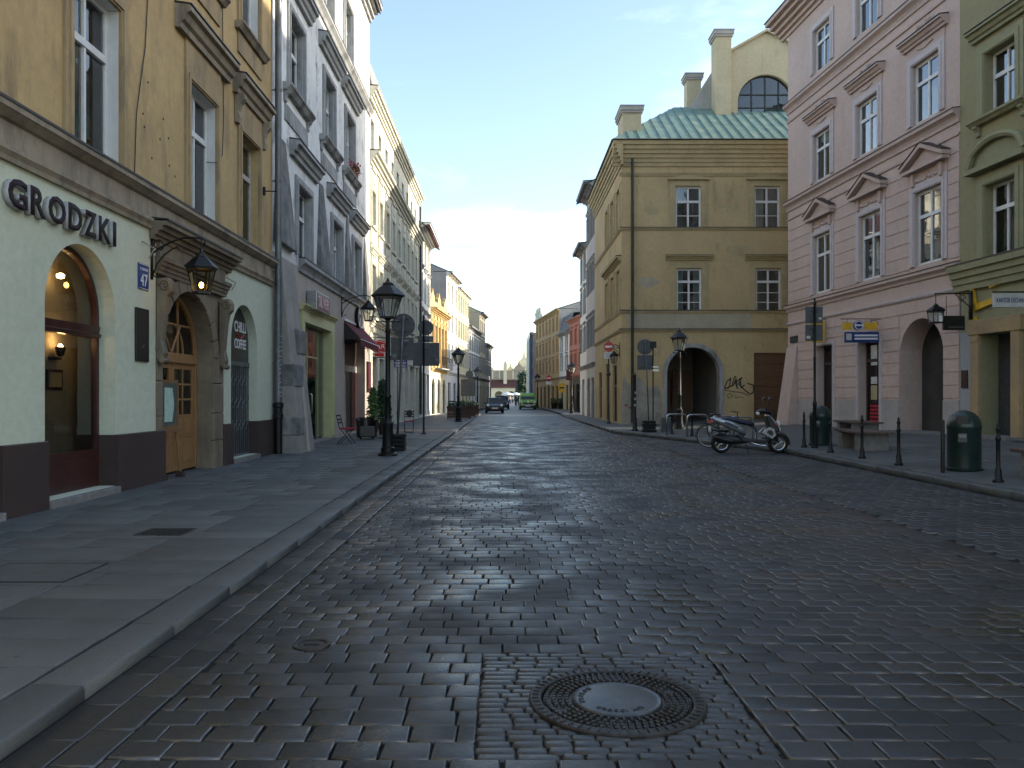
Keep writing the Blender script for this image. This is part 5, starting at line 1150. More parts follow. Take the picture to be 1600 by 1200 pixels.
# ---- right side further on
RS = lambda name, label, d0, d1, h, mat, **k: far_house(name, label, k.pop('x', CX), d1, 0, -1, d1-d0, h, mat, **k)
RS('lilac_house', 'tall lilac grey house with deep bracketed eaves behind the mustard house', 51.82, 57.2, 15.6, 'lilac_plaster', cols=3, levels=(4.9, 8.6, 12.2), sw=1.0, sh=1.9, eave=.75, rise=2, trim='grey_trim')
RS('slim_grey_house', 'slim pale grey house before the gap on the right side', 57.22, 62.2, 12.6, 'white_plaster', cols=2, levels=(4.8, 7.6, 10.1), sw=1.0, sh=1.8, eave=.6, rise=2)
rd = Vector((.1192, -.9929))                          # facade direction toward the camera, street narrowing
def rl(d): return Vector((17.08-.12*d, d))
def RN(name, label, d0, d1, h, mat, **k):
    p = rl(d1); return far_house(name, label, p.x, p.y, rd.x, rd.y, (d1-d0)/.9929-.01, h, mat, **k)
RN('red_house', 'brick red house standing back behind the pale grey house on the right', 68, 85.2, 9.6, 'red_plaster', cols=8, levels=(4.4, 6.9), sw=.8, sh=1.6, trim='red_plaster', roof=False, gfm='plinth_brown')
BW = RN('mansard_house', 'narrow whitish house with dark mansard between red and tan houses', 85.22, 91, 8.6, 'white_plaster', cols=2, levels=(4.4, 6.5), sw=1.1, sh=1.6, roof=False, gfm='buff_plaster')
MB().add([(0, -.1, 8.7), (5.8, -.1, 8.7), (5.8, .5, 10.6), (0, .5, 10.6), (5.8, 6, 10.8), (0, 6, 10.8)], [(0, 1, 2, 3), (3, 2, 4, 5)]).build('mansard', 'slate_roof', BW.e)
BT = RN('tan_house', 'long tan brown house with sculpted crest on its roofline', 91.02, 108, 11.6, 'tan_plaster', cols=7, levels=(4.3, 6.7, 9.2), sw=.8, sh=1.6, trim='tan_plaster', rise=2.2, gableM='gable_grey', gfm='tan_plaster', depth=14)
cs = put('crest', None, BT.e)
for x, z1 in ((.5, 1.5), (1.2, 2.2), (2.2, 2.7), (3.0, 2.0)):
    MB().lathe([(.34, 0), (.36, .2), (.22, .5), (.30, .9), (.34, 1.15), (.16, 1.35), (.2, 1.5), (.14, 1.68), (.01, 1.75)], 10, (x, .1, 11.62)).build('statue', 'ivory_trim', cs, smooth=True).scale = (1, 1, 1)
MB().box(.1, 3.5, -.1, .3, 11.6, 12.4).build('pedestal', 'ivory_trim', cs)
p = rl(122); far_house('rose_house', 'rose plastered house beyond the tan house', 4.15, 121, -.03, -1, 11, 10.4, 'rose_plaster', cols=4, levels=(4.3, 6.5, 8.4), sw=.8, sh=1.4, eave=.5, roof=False)
BS = Bld('scaffolded_house', 'house wrapped in dark blue scaffold netting at the end of the right side', 3.8, 138, 0, -1)
MB().box(0, 15, 0, 9, 0, 10.8).build('net_wall', 'scaffold_blue', BS.e)
for q in range(6): MB().tube([(.3+q*2.8, -.15, 0), (.3+q*2.8, -.15, 11.4)], .05, 6).build('standard', 'steel', BS.e)
for q in range(5): MB().tube([(0, -.15, 2+q*2.1), (15, -.15, 2+q*2.1)], .04, 6).build('ledger', 'steel', BS.e)
BE = Bld('firewall_house', 'tall firewall with grey gable rising behind the red and white houses', *rl(92), rd.x, rd.y)
MB().add([(.1, 8, 0), (.1, 20, 0), (.1, 20, 15.6), (.1, 16, 15.6), (.1, 8, 12.2)], [(0, 1, 2, 3, 4)]).add([(6, 8, 0), (6, 20, 0), (6, 20, 15.6), (6, 16, 15.6), (6, 8, 12.2)], [(0, 1, 2, 3, 4)]).add([(.1, 8, 12.2), (6, 8, 12.2), (6, 16, 15.6), (.1, 16, 15.6)], [(0, 1, 2, 3)]).add([(.1, 8, 0), (6, 8, 0), (6, 8, 12.2), (.1, 8, 12.2)], [(0, 1, 2, 3)]).build('firewall', 'gable_grey', BE.e)
MB().box(2, 2.8, 12.5, 13.3, 13.6, 15.6).build('chimney', 'gable_grey', BE.e)

# ---- pink house with pediments
pd = Vector((.0804, -.9968)); PC = Vector((12.1, 34.0))
BP = Bld('pink_house', 'pink house with rows of pedimented windows and rusticated ground floor', PC.x, PC.y, pd.x, pd.y)
UP = BP.u(1500)
zb1, zb2, zc1, zc2, zev = BP.z(1232, 479), BP.z(1232, 505), BP.z(1232, 318), BP.z(1232, 166), BP.z(1236, 28)
def PW(x0, x1, yt, yb, xm): return (BP.u(x0), BP.u(x1), BP.z(xm, yb), BP.z(xm, yt))
f1 = [PW(1272, 1299, 371, 461, 1273), PW(1344, 1378, 338, 441, 1345), PW(1430, 1473, 303, 415, 1432)]
f2 = [PW(1272, 1298, 214, 287, 1273), PW(1339, 1373, 163, 247, 1340), PW(1427, 1468, 104, 195, 1428)]
f3 = [PW(1268, 1295, 52, 118, 1270)]
W_ = .5*(f1[1][1]-f1[1][0])+.5*(f2[2][1]-f2[2][0]); W_ = round(W_, 2)
def norm(l, z0, z1): return [((a+b)/2-W_/2, (a+b)/2+W_/2, z0, z1) for a, b, c, d in l]
av = lambda l, i: round(sum(x[i] for x in l)/len(l), 2)
f1 = norm(f1, av(f1, 2), av(f1, 3)); f2 = norm(f2, av(f2, 2), av(f2, 3)); f3 = norm(f2, f3[0][2], f3[0][3])
gA = (BP.u(1406), BP.u(1474), .3, BP.z(1440, 497), 'arch', .95); g1 = (BP.u(1277), BP.u(1302), .3, BP.z(1285, 540), None, .32); g2 = (BP.u(1342), BP.u(1375), .3, BP.z(1345, 533), None, .32)
sheet_wall(0, UP, 0, zb1-.1, [g1, g2, gA]).build('ground_floor_wall', 'pink_plaster', BP.e)
sheet_wall(0, UP, zb1-.1, zev, f1+f2+f3, dep=.25).build('upper_wall', 'pink_plaster', BP.e)
BP.mass(None, 13, 'pink_plaster', 0, zev, 0, UP, back=True)
course(BP, -.05, UP, [(.02, zb1-.26), (-.05, zb1-.26), (-.07, zb1-.18), (-.14, zb1-.12), (-.17, zb1-.1), (-.17, zb1), (.02, zb1+.02)], 'pink_trim', 'belt_course', (.185, zb1))
course(BP, -.03, UP, [(.02, zb2-.1), (-.05, zb2-.1), (-.08, zb2-.04), (-.08, zb2), (.02, zb2+.01)], 'lavender_trim', 'string_course')
for zc in (zc1, zc2): course(BP, -.05, UP, [(.02, zc-.38), (-.05, zc-.38), (-.06, zc-.28), (-.1, zc-.2), (-.19, zc-.13), (-.22, zc-.12), (-.22, zc), (.02, zc+.03)], 'pink_trim', 'cornice', (.24, zc))
course(BP, -.03, UP, [(.02, zc1-.75), (-.05, zc1-.75), (-.06, zc1-.68), (.02, zc1-.66)], 'pink_trim', 'string_course'); course(BP, -.03, UP, [(.02, zc2-.75), (-.05, zc2-.75), (-.06, zc2-.68), (.02, zc2-.66)], 'pink_trim', 'string_course')
course(BP, -.5, UP, steps(zev-.7, zev+.05, .08, .8, 5), 'pink_trim', 'eaves_cornice', (.85, zev+.06))
MB().add([(-.6, -.85, zev+.09), (UP, -.85, zev+.09), (UP, 6, zev+3.2), (-.6, 6, zev+3.2), (-.6, 13, zev+.1), (UP, 13, zev+.1)], [(0, 1, 2, 3), (3, 2, 5, 4), (0, 3, 4)]).build('roof', 'slate_roof', BP.e)
SPk = style(y=.10, fw=.085, mw=.075, sur=(.26, .05, 'lavender_trim'), name='pk', curtain=.9, rows=(0, .66, 1), glassm='sky_glass')
def garland(wd, z): # swags of plaster leaves between window head and hood
    m = MB(); rg = random.Random(3)
    for q in range(16):
        t = q/15; x = wd*t; zz = z-.10*math.sin(math.pi*((t*2) % 1)); m.lathe([(.01, .03), (.06, .0), (.075, -.04), (.04, -.08), (.005, -.09)], 7, (x, .0, zz+rg.uniform(-.03, .03)), 'y')
    for x in (-.02, wd+.02): m.box(x-.07, x+.07, -.12, .01, z-.22, z+.18)
    return m
for a, b, c, d in f1:
    ht = d-c; hz = ht+.62; ov = .36
    ped = MB().prism([(-ov, hz), (W_+ov, hz), (W_+ov, hz+.1), (-ov, hz+.1)], -.26, .02)
    for s_ in (0, 1):
        xs = (-ov-.04, W_/2) if s_ == 0 else (W_+ov+.04, W_/2)
        ped.add([(xs[0], y_, hz+.1+e) for y_ in (-.30, .02) for e in (.005, .13)]+[(xs[1], y_, hz+.62+e) for y_ in (-.30, .02) for e in (0, .13)], [(0, 4, 5, 1), (1, 5, 7, 3), (3, 7, 6, 2), (2, 6, 4, 0), (0, 1, 3, 2)])
    ped.prism([(-ov+.1, hz+.1), (W_+ov-.1, hz+.1), (W_/2, hz+.6)], -.12, .02)
    cap_ = MB()
    for x0, x1 in ((-ov-.06, W_/2), (W_+ov+.06, W_/2)): cap_.add([(x0, -.33, hz+.245), (x1, -.33, hz+.765), (x1, .01, hz+.79), (x0, .01, hz+.27)], [(0, 1, 2, 3)])
    window(BP, a, b, c, d, SPk, [('pediment', ped, 'pink_trim'), ('flashing', cap_, 'flashing'), ('garland', garland(W_, ht+.42), 'pink_trim'), ('frieze', MB().box(-.26, W_+.26, -.03, .02, ht+.26, hz), 'pink_trim')])
for a, b, c, d in f2:
    ht = d-c
    m = hood(W_, ht, .42, .30, .55, .82)
    vol = MB()
    for s_ in (-1, 1): vol.tube(scroll((W_/2+s_*.28, -.05, ht+.98), .16, 0, R(500), 18, .75, s_, 'xz'), .035, 6)
    vol.lathe([(.02, .0), (.13, -.02), (.10, -.10), (.01, -.12)], 10, (W_/2, 0, ht+1.06), 'y')
    window(BP, a, b, c, d, SPk, [('hood', m, 'pink_trim'), ('flashing', flash(W_, ht, .42, .30, .84), 'flashing'), ('cartouche', vol, 'pink_trim'), ('frieze', MB().box(-.26, W_+.26, -.03, .02, ht+.26, ht+.55).prism([(W_*.2, ht+.40), (W_*.5, ht+.32), (W_*.8, ht+.40), (W_*.5, ht+.48)], -.07, -.02), 'pink_trim')])
for a, b, c, d in f3: window(BP, a, b, c, d, SPk)
rust = [(g[0]-.16, g[1]+.16, 0, g[3]+.2) for g in (g1, g2)]+[(gA[0]-.02, gA[1]+.02, 0, gA[3]+.1)]
bands(BP, 1.0, UP-.02, 1.45, zb2-.14, 8, rust, 'pink_plaster')
bands(BP, .05, UP-.02, zb1+.15, zc1-.8, 8, [(a-.28, b+.28, c-1, d+1.2) for a, b, c, d in f1], 'pink_plaster')
for x0, x1 in ((1.0, g1[0]-.16), (g1[1]+.16, g2[0]-.16), (g2[1]+.16, gA[0]-.02), (gA[1]+.02, UP-.02)): MB().box(x0, x1, -.035, .02, .2, 1.4).build('socle', 'grey_socle', BP.e)
MB().add([(-.02, -.55, .1), (.95, -.5, .1), (.95, .02, .1), (-.02, .02, .1), (-.02, -.05, 3.6), (.95, -.05, 3.6), (.95, .02, 3.6), (-.02, .02, 3.6)], [(0, 3, 2, 1), (4, 5, 6, 7), (0, 1, 5, 4), (1, 2, 6, 5), (2, 3, 7, 6), (3, 0, 4, 7)]).build('corner_batter', 'pink_plaster', BP.e)
for g in (g1, g2):
    o = window(BP, g[0], g[1], g[2], g[3], style(fr='plinth_brown', cols=2, rows=(0, .78, 1), y=.27, name='pkg', glassm='shop_glass', sur=(.15, .04, 'lavender_trim')), nm='shop_door')
po1 = MB().box(g1[0]+.62, g1[1]-.12, .26, .264, 1.3, 3.3).build('poster', 'poster_white', BP.e)
for z0, z1, mt in ((2.6, 3.3, 'poster_white'), (1.95, 2.2, 'poster_white'), (1.4, 1.9, 'poster_tan')): MB().box(g2[0]+.35, g2[0]+.75, .25, .254, z0, z1).build('poster', mt, BP.e)
for q in range(5): MB().box(g2[0]+.3, g2[0]+.95, .245, .249, .62+.13*q, .70+.13*q).build('notice', 'red_cushion', BP.e)
ad = put('arch_door', None, BP.e)
MB().box(gA[0], gA[1], .93, .97, .3, gA[3]).build('door_back', 'plinth_brown', ad)
MB().box(gA[0]+.15, gA[0]+1.0, .88, .92, .45, 2.7).build('door_leaf', 'black_panel', ad); MB().box(gA[0]+1.05, gA[1]-.1, .88, .92, .45, 2.7).build('door_leaf', 'black_panel', ad)
for x, z in ((.3, 2.0), (.75, 2.0), (.5, 1.45)): MB().box(gA[0]+x, gA[0]+x+.2, .872, .879, z, z+.06).build('letter_plate', 'white_paint', ad)
MB().box(gA[0]-.25, gA[1]+.25, -.35, .95, .2, .42).build('step', 'concrete', BP.e)
# signs on the pink house
def flag_sign(name, label, B, u, z, out0, out1, z0, z1, mat, th=.05):
    """panel standing out from the wall, seen face on along the street"""
    t = thing(name, label, 'sign', B.world(u, 0, z), math.atan2(B.a.y, B.a.x)); MB().box(-th/2, th/2, -out1, -out0, z0, z1).build('panel', mat, t, bevel=.006)
    MB().tube([(0, .02, z1+.05), (0, -out1, z1+.05)], .014, 6).build('arm', 'black_iron', t); return t
u, z = BP.uz(1291, 517); t = flag_sign('yellow_sign', 'yellow projecting sign with a dark figure over the left pink house door', BP, u, z, .1, .62, -.45, .4, 'yellow_sign', .14)
MB().lathe([(.001, .08), (.07, .075), (.07, .071)], 12, (0, -.36, .12), 'x').box(.071, .078, -.44, -.28, -.2, .06).box(.071, .078, -.54, -.18, -.04, .03).box(.071, .078, -.47, -.4, -.36, -.2).box(.071, .078, -.32, -.25, -.36, -.2).build('figure', 'maroon_wood', t)
u, z = BP.uz(1376, 527); t = thing('exchange_sign', 'blue and white projecting sign with round emblem beside the pink house doorway', 'sign', BP.world(u, 0, z), 0)
MB().tube([(.02, 0, .62), (-1.35, 0, .62)], .016, 6).tube(scroll((-.2, 0, .45), .15, 0, R(420), 16, .7, -1), .012, 5).build('bracket', 'black_iron', t)
o = MB().box(-1.22, -.08, -.04, .04, -.18, .18).build('panel', 'blue_sign', t); MB().box(-.9, -.12, -.045, -.039, .03, .09).box(-.9, -.12, -.045, -.039, -.08, -.02).build('stripe', 'white_letter', o); MB().box(-1.18, -1.0, -.045, -.039, -.1, .12).build('mark', 'curtain_white', o)
o = MB().lathe([(.001, -.05), (.17, -.05), (.17, .05), (.001, .05)], 20, (-.75, 0, .4), 'y').build('emblem', 'blue_sign', t); MB().tube([(-.75+.14*math.cos(a_*.314), -.053, .4+.14*math.sin(a_*.314)) for a_ in range(20)], .016, 5, True).box(-.88, -.62, -.056, -.05, .38, .43).build('emblem_ring', 'white_letter', o)
MB().box(-.54, -.12, -.03, .03, .26, .5).box(-1.28, -.98, -.03, .03, .26, .5).build('side_panel', 'yellow_sign', t)
for z_ in (.5,): MB().tube([(-1.13, 0, .62), (-1.13, 0, .48)], .008, 5).tube([(-.33, 0, .62), (-.33, 0, .48)], .008, 5).build('hanger', 'black_iron', t)
sp_ = thing('street_name_plate', 'small dark green street name plate on the corner of the pink house', 'sign', BP.world(.28, .0, BP.z(1241, 535)), math.atan2(pd.y, pd.x)); MB().box(0, .72, -.045, -.01, 0, .26).build('plate', 'bin_green', sp_); MB().box(.08, .64, -.048, -.044, .09, .15).build('lettering', 'sign_back', sp_)

# ---- olive house, right edge
OG = BP.world(UP+.01, 0, 0); BG = Bld('olive_house', 'olive green house with arched pediments at the right edge of the view', OG.x, OG.y, pd.x, pd.y)
UG = 21; zq1, zq2 = BG.z(1500, 421), BG.z(1500, 446)
wA = (BG.u(1541), BG.u(1589), BG.z(1545, 410), BG.z(1545, 289)); wB = (BG.u(1537), BG.u(1582), BG.z(1541, 184), BG.z(1541, 85)); WG = round(wA[1]-wA[0], 2)
wins = []
for q in range(4): wins += [(wA[0]+q*3.6, wA[0]+q*3.6+WG, wA[2], wA[3]), (wA[0]+q*3.6, wA[0]+q*3.6+WG, wB[2], wB[3])]
gG = (BG.u(1533), BG.u(1584), .3, BG.z(1540, 522), None, .6)
sheet_wall(0, UG, 0, zq2, [gG]).build('ground_floor_wall', 'olive_trim', BG.e); sheet_wall(0, UG, zq2, 15.5, wins, dep=.28).build('upper_wall', 'olive_plaster', BG.e); BG.mass(None, 12, 'olive_plaster', 0, 15.5, 0, UG)
course(BG, -.12, UG, steps(zq2-.2, zq1+.06, .12, .34, 4), 'olive_trim', 'cornice', (.37, zq1+.07)); course(BG, 0, UG, steps(14.9, 15.5, .1, .6), 'olive_trim', 'eaves_cornice'); gable_roof(BG, 0, UG, 0, 12, 15.5, 3, .6)
SG = style(y=.2, fw=.075, sur=(.3, .07, 'olive_trim'), name='ol', curtain=.5, rows=(0, .68, 1)); SG2 = style(y=.2, fw=.075, sur=(.3, .07, 'olive_trim'), name='ol2', curtain=.5, rows=(0, .62, 1), glassm='sky_glass')
for i, (a, b, c, d) in enumerate(wins):
    ht = d-c
    if i % 2 == 0:
        r_ = WG/2+.5; segm = []
        for q in range(13): t_ = -1+2*q/12; segm.append((WG/2+r_*t_, ht+.55+.62*math.sqrt(max(0, 1-t_*t_))))
        ped = MB().prism([(-.55, ht+.38), (WG+.55, ht+.38), (WG+.55, ht+.52), (-.55, ht+.52)], -.3, .02).prism(segm, -.1, .02)
        arcp = [(x_, -.2, z_) for x_, z_ in segm]; ped.tube(arcp, .09, 6)
        window(BG, a, b, c, d, SG, [('arched_pediment', ped, 'olive_trim')])
    else:
        window(BG, a, b, c, d, SG2, [('hood', hood(WG, ht, .5, .3, .45, .75), 'olive_trim'), ('flashing', flash(WG, ht, .5, .3, .77), 'flashing'), ('sill', MB().ext([(.02, -.16), (-.14, -.16), (-.2, -.1), (-.26, -.06), (-.26, 0), (.02, .01)], -.5, WG+.5), 'olive_trim')]+[('bracket', console(x_, -.16, .28, .16, .16), 'olive_trim') for x_ in (-.28, WG+.28)])
MB().box(gG[0]-.32, gG[0], -.1, .02, .2, gG[3]).box(gG[1], gG[1]+.32, -.1, .02, .2, gG[3]).box(gG[0]-.4, gG[1]+.4, -.13, .02, gG[3], gG[3]+.4).box(gG[0]-.32, gG[0], -.12, -.09, gG[3]-.2, gG[3]-.08).build('door_surround', 'sand_stone', BG.e, bevel=.012)
MB().box(gG[0], gG[1], .5, .56, .3, gG[3]).box(gG[0]+.1, gG[0]+.55, .48, .5, .6, 2.6).box(gG[0]+.7, gG[1]-.1, .48, .5, .6, 2.6).build('door_leaf', 'sign_back', BG.e)
MB().box(.05, gG[0]-.34, -.03, .02, .2, 3.3).build('painted_pier', 'bluegrey_paint', BG.e); pl = MB().box(.12, gG[0]-.5, -.06, -.03, 1.75, 2.25).build('notice_plate', 'maroon_wood', BG.e)
MB().box(gG[0]-.4, gG[1]+.4, -.5, .55, .2, .46).build('step', 'concrete', BG.e)
# signs of the olive house
t = thing('kite_sign', 'yellow and orange abstract sign strokes on the olive wall above the door', 'sign', BG.world(BG.u(1520), .0, BG.z(1520, 455)), math.atan2(pd.y, pd.x))
for poly in ([(0, .05), (.14, .03), (.26, -.55), (.14, -.62)], [(.14, -.40), (1.1, -.28), (1.1, -.42), (.14, -.58)], [(.75, .12), (1.75, .32), (1.7, .12), (.8, -.02)], [(.1, -.78), (.3, -1.0), (.55, -1.1), (.5, -.98), (.3, -.88), (.2, -.72)]):
    MB().prism(poly, -.10, -.03).build('stroke', 'yellow_sign', t)
MB().box(.2, .24, -.04, .01, -.5, -.4).box(1.0, 1.04, -.04, .01, .1, .2).build('fixing', 'steel', t)
d_ = 19.6; c0 = pixel_at(1552, 480, d_); wd = (1600-1552)*d_/F+.2
t = thing('projecting_sign', 'white and blue projecting sign lettered KANTOR EXCHANGE by the olive house door', 'sign', (c0.x, c0.y, c0.z))
o = MB().box(0, wd, -.04, .04, 0, .34).build('panel', 'curtain_white', t); sign_text(o, 'KANTOR EXCHANGE', .06, .11, wd-.18, .12, -.041, 'blue_sign'); MB().box(-.02, wd+1.0, -.02, .02, .36, .39).build('arm', 'black_iron', t)
d_ = 22.0; c0 = pixel_at(1473, 516, d_)
t = thing('hanging_board', 'dark hanging board sign next to the lantern on the olive house bracket', 'sign', (c0.x, c0.y, c0.z)); MB().box(0, .6, -.03, .03, 0, .40).build('panel', 'black_panel', t); MB().box(.15, .55, -.034, -.029, .07, .10).build('rule', 'sign_back', t); MB().tube([(.1, 0, .40), (.1, 0, .95)], .008, 5).tube([(.5, 0, .40), (.5, 0, .95)], .008, 5).build('hanger', 'black_iron', t)
c1 = pixel_at(1462, 460, d_)
t = thing('wall_lantern', 'black square lantern hanging from the iron arm beside the pink arch', 'lantern', (c1.x, c1.y, c1.z), 0, 'wall lanterns')
MB().tube([(-.03, 0, .02), (1.0, 0, .02)], .018, 6).tube([(.95, 0, -.35), (.55, 0, .0)], .014, 6).box(.94, 1.0, -.05, .05, -.7, .1).tube(scroll((.72, 0, -.12), .12, 0, R(400), 14, .6, 1), .01, 5).build('bracket', 'black_iron', t, smooth=True)
MB().tube([(0, 0, .02), (0, 0, -.22)], .01, 6).build('hanger', 'black_iron', t); lantern(t, (0, 0, -.22-.58), .30, .26, .3, 4, False, .18)

# ---- the cloth hall closing the view, the lit tower beyond, far trees
BC = Bld('cloth_hall', 'long arcaded market hall with ornate attic at the far end of the street', -24, 300, 1, 0, 'buildings on the square')
MB().box(0, 70, 2, 22, -.1, 8.2).build('wall', 'hall_stone', BC.e); arc_h = [(1.5+q*4.6, 4.6+q*4.6, 0, 3.6, 'arch', .8) for q in range(14)]
sheet_wall(0, 66, -.1, 4.9, arc_h).build('arcade', 'hall_light', BC.e)
MB().add([(0, -.4, 4.9), (70, -.4, 4.9), (70, 2.2, 8.2), (0, 2.2, 8.2)], [(0, 1, 2, 3)]).build('lower_roof', 'tile_maroon', BC.e)
MB().box(0, 70, 1.8, 3, 8.2, 11.6).build('attic', 'hall_stone', BC.e)
for q in range(26): MB().box(.6+q*2.6, 1.1+q*2.6, 1.55, 1.8, 8.3, 11.4).build('attic_pilaster', 'hall_light', BC.e)
for q in range(9):
    x = 3+q*7.6; MB().prism([(x-1.3, 11.6), (x+1.3, 11.6), (x+.8, 12.6), (x+.3, 12.9), (x+.25, 13.8), (x, 14.3), (x-.25, 13.8), (x-.3, 12.9), (x-.8, 12.6)], 1.7, 2.3).build('attic_crest', 'hall_light', BC.e)
MB().box(23.2, 24.5, .8, 2.1, -.1, 13.6).prism([(23.1, 13.6), (24.6, 13.6), (23.85, 15.4)], .8, 2.1).build('corner_pier', 'hall_light', BC.e); MB().box(35.4, 36.4, .8, 2.1, -.1, 12.6).build('corner_pier', 'hall_light', BC.e)
MB().prism([(26.5, 11.6), (31.6, 11.6), (30.2, 13.2), (29.3, 14.0), (29.05, 15.6), (28.8, 14.0), (27.9, 13.2)], 1.5, 2.6).build('centre_gable', 'hall_stone', BC.e)
BV = Bld('market_tower', 'pale sunlit tower with small spire beside the market hall', 5.2, 330, 1, 0, 'buildings on the square')
MB().box(0, 5, 0, 6, 0, 15.5).build('wall', 'hall_light', BV.e); MB().prism([(-.3, 15.5), (5.3, 15.5), (3.6, 17.4), (2.9, 18.2), (2.65, 21.5), (2.5, 22), (2.35, 21.5), (2.1, 18.2), (1.4, 17.4)], 2, 4).build('spire', 'hall_light', BV.e)
for q in range(3): MB().box(.8+q*1.5, 1.5+q*1.5, -.08, .02, 10, 14.2).build('lancet', 'buff_plaster', BV.e)

# ------------------------------------------------------------------ street furniture
def street_lamp(label, x, y, z):
    t = thing('street_lamp', label, 'street lamp', (x, y, z), 0, 'cast iron street lamps')
    MB().lathe([(.24, 0), (.24, .05), (.17, .08), (.17, .2), (.14, .22), (.125, .7), (.14, .74), (.14, .8), (.10, .84), (.085, .9)], 16).build('base', 'black_iron', t, smooth=True, sharp=40)
    MB().lathe([(.075, .88), (.07, 1.4), (.085, 1.42), (.085, 1.47), (.065, 1.5), (.055, 3.0), (.07, 3.03), (.07, 3.08), (.05, 3.1), (.045, 3.3), (.075, 3.33), (.09, 3.36), (.05, 3.38)], 14).build('pole', 'black_iron', t, smooth=True, sharp=40)
    MB().tube([(-.26, 0, 3.28), (.26, 0, 3.28)], .014, 6).lathe([(.01, -.03), (.028, 0), (.01, .03)], 8, (-.27, 0, 3.28)).lathe([(.01, -.03), (.028, 0), (.01, .03)], 8, (.27, 0, 3.28)).build('ladder_bar', 'black_iron', t)
    lantern(t, (0, 0, 3.36), .60, .32, .50, 6, False, .36)
    return t
lampA = street_lamp('tall black street lamp on the left pavement beside the stacked rubber blocks', *pixel_ground(606, 712, PZ))
def lamp_copy(label, p):
    c = copy_tree(lampA); c.location = p; c['label'] = label
lamp_copy('black street lamp on the left pavement in front of the wooden planters', (-2.74, 46, PZ))
lamp_copy('street lamp behind the wooden planters, farther down the left pavement', (-2.66, 75, PZ))
lamp_copy('street lamp with sunlit glass in front of the arched passage', (7.5, 34.2, right_z(7.5)))
lamp_copy('street lamp before the red house on the right pavement', (5.5, 66, .12))
lamp_copy('far street lamp to the right of the green van', (4.0, 100, .12))

def disc(x, y, z, r, mat, parent, name='disc', th=.012, k=32): return MB().lathe([(.001, -th), (r-.006, -th), (r, -th*.5), (r, th*.5), (r-.006, th), (.001, th)], k, (x, y, z), 'y').build(name, mat, parent, smooth=True, sharp=40)
# leaning pole with sign backs in a stack of rubber blocks
g = pixel_ground(621, 704, PZ)
bk = thing('rubber_block_stack', 'stack of four black rubber base blocks next to the near left street lamp', 'base blocks', g)
for q in range(4): MB().box(-.21+.01*(q % 2), .21+.01*(q % 2), -.17, .17, q*.115, q*.115+.10).box(-.15, .15, -.19, .19, q*.115+.02, q*.115+.08).build('block', 'rubber_block', bk, bevel=.015)
t = thing('sign_pole', 'leaning grey pole with the backs of a round and a square traffic sign', 'sign post', (g.x, g.y, PZ))
top = Vector((.165, 0, 3.62)); MB().tube([(0, 0, .40), top*.5+Vector((0, 0, .2)), top], .03, 10).build('pole', 'pipe_grey', t, smooth=True)
disc(.15, .05, 3.36, .315, 'sign_back', t, 'round_sign_back')
for z0 in (3.52, 3.2): MB().box(.05, .28, -.01, .04, z0, z0+.03).build('clamp', 'sign_back', t)
o = MB().box(-.18, .43, .045, .06, 2.42, 3.03).build('square_sign_back', 'sign_back', t); MB().box(-.18, .43, .036, .046, 2.71, 2.735).build('rib', 'sign_back', t)
for z0 in (2.86, 2.52): MB().box(.03, .26, -.01, .044, z0, z0+.03).build('clamp', 'sign_back', t)
MB().box(.18, .30, .034, .044, 2.92, 2.98).box(-.14, -.04, .034, .044, 2.5, 2.58).build('sticker', 'curtain_grey', t)
MB().box(-.09, .03, .03, .037, 3.44, 3.49).build('maker_label', 'curtain_grey', t)
# second pole with round sign and big board, backs to the camera
g = pixel_ground(662, 678, PZ); t = thing('sign_pole', 'straight dark pole with a round sign back above a large rectangular board', 'sign post', g)
MB().lathe([(.10, 0), (.10, .03), (.05, .06), (.038, .1), (.034, 4.5), (.05, 4.52), (.02, 4.62), (.001, 4.66)], 12).build('pole', 'black_iron', t, smooth=True, sharp=50)
disc(.07, .055, 4.12, .30, 'sign_back', t, 'round_sign_back'); MB().box(-.24, .36, .045, .06, 3.56, 3.80).build('small_sign_back', 'sign_back', t)
MB().box(-.42, .60, .045, .065, 2.64, 3.54).build('large_sign_back', 'sign_back', t); MB().box(-.42, .60, .036, .046, 3.06, 3.09).build('rib', 'sign_back', t)
for z0 in (4.25, 3.98, 3.64, 3.3, 2.85): MB().box(-.1, .16, -.01, .044, z0, z0+.03).build('clamp', 'sign_back', t)

MB().box(.2, .28, .03, .042, 3.94, 4.02).box(.48, .54, .036, .044, 2.84, 2.92).box(.22, .32, .036, .044, 3.62, 3.72).build('sticker', 'curtain_grey', t)
# right: no entry sign post
g = pixel_ground(951, 662, .12); t = thing('no_entry_sign', 'red no entry sign with white plate on a dark post at the house corner', 'traffic sign', g)
MB().lathe([(.12, 0), (.12, .04), (.06, .1), (.05, .9), (.065, .93), (.04, .97), (.036, 2.45), (.10, 2.48), (.12, 2.56), (.06, 2.62), (.036, 2.66), (.034, 4.2), (.01, 4.3)], 12).build('post', 'dark_pipe', t, smooth=True, sharp=50)
o = disc(0, -.06, 3.95, .25, 'red_sign', t, 'round_sign'); MB().box(-.19, .19, -.078, -.070, 3.90, 4.0).build('bar', 'white_letter', o)
o = MB().box(-.24, .24, -.075, -.055, 3.34, 3.66).build('plate', 'white_paint', t)
sign_text(o, 'NIE DOTYCZY', -.2, 3.52, .40, .08, -.0755, 'graffiti_ink', .003); sign_text(o, 'ROWEROW', -.16, 3.39, .32, .08, -.0755, 'graffiti_ink', .003)
wall_lamp('wall_lantern', 'dark wall lantern on a scrolled arm behind the no entry sign', B1, 0, 0, .3).name = 'tmp_lamp'
_tmp = bpy.data.objects['tmp_lamp']
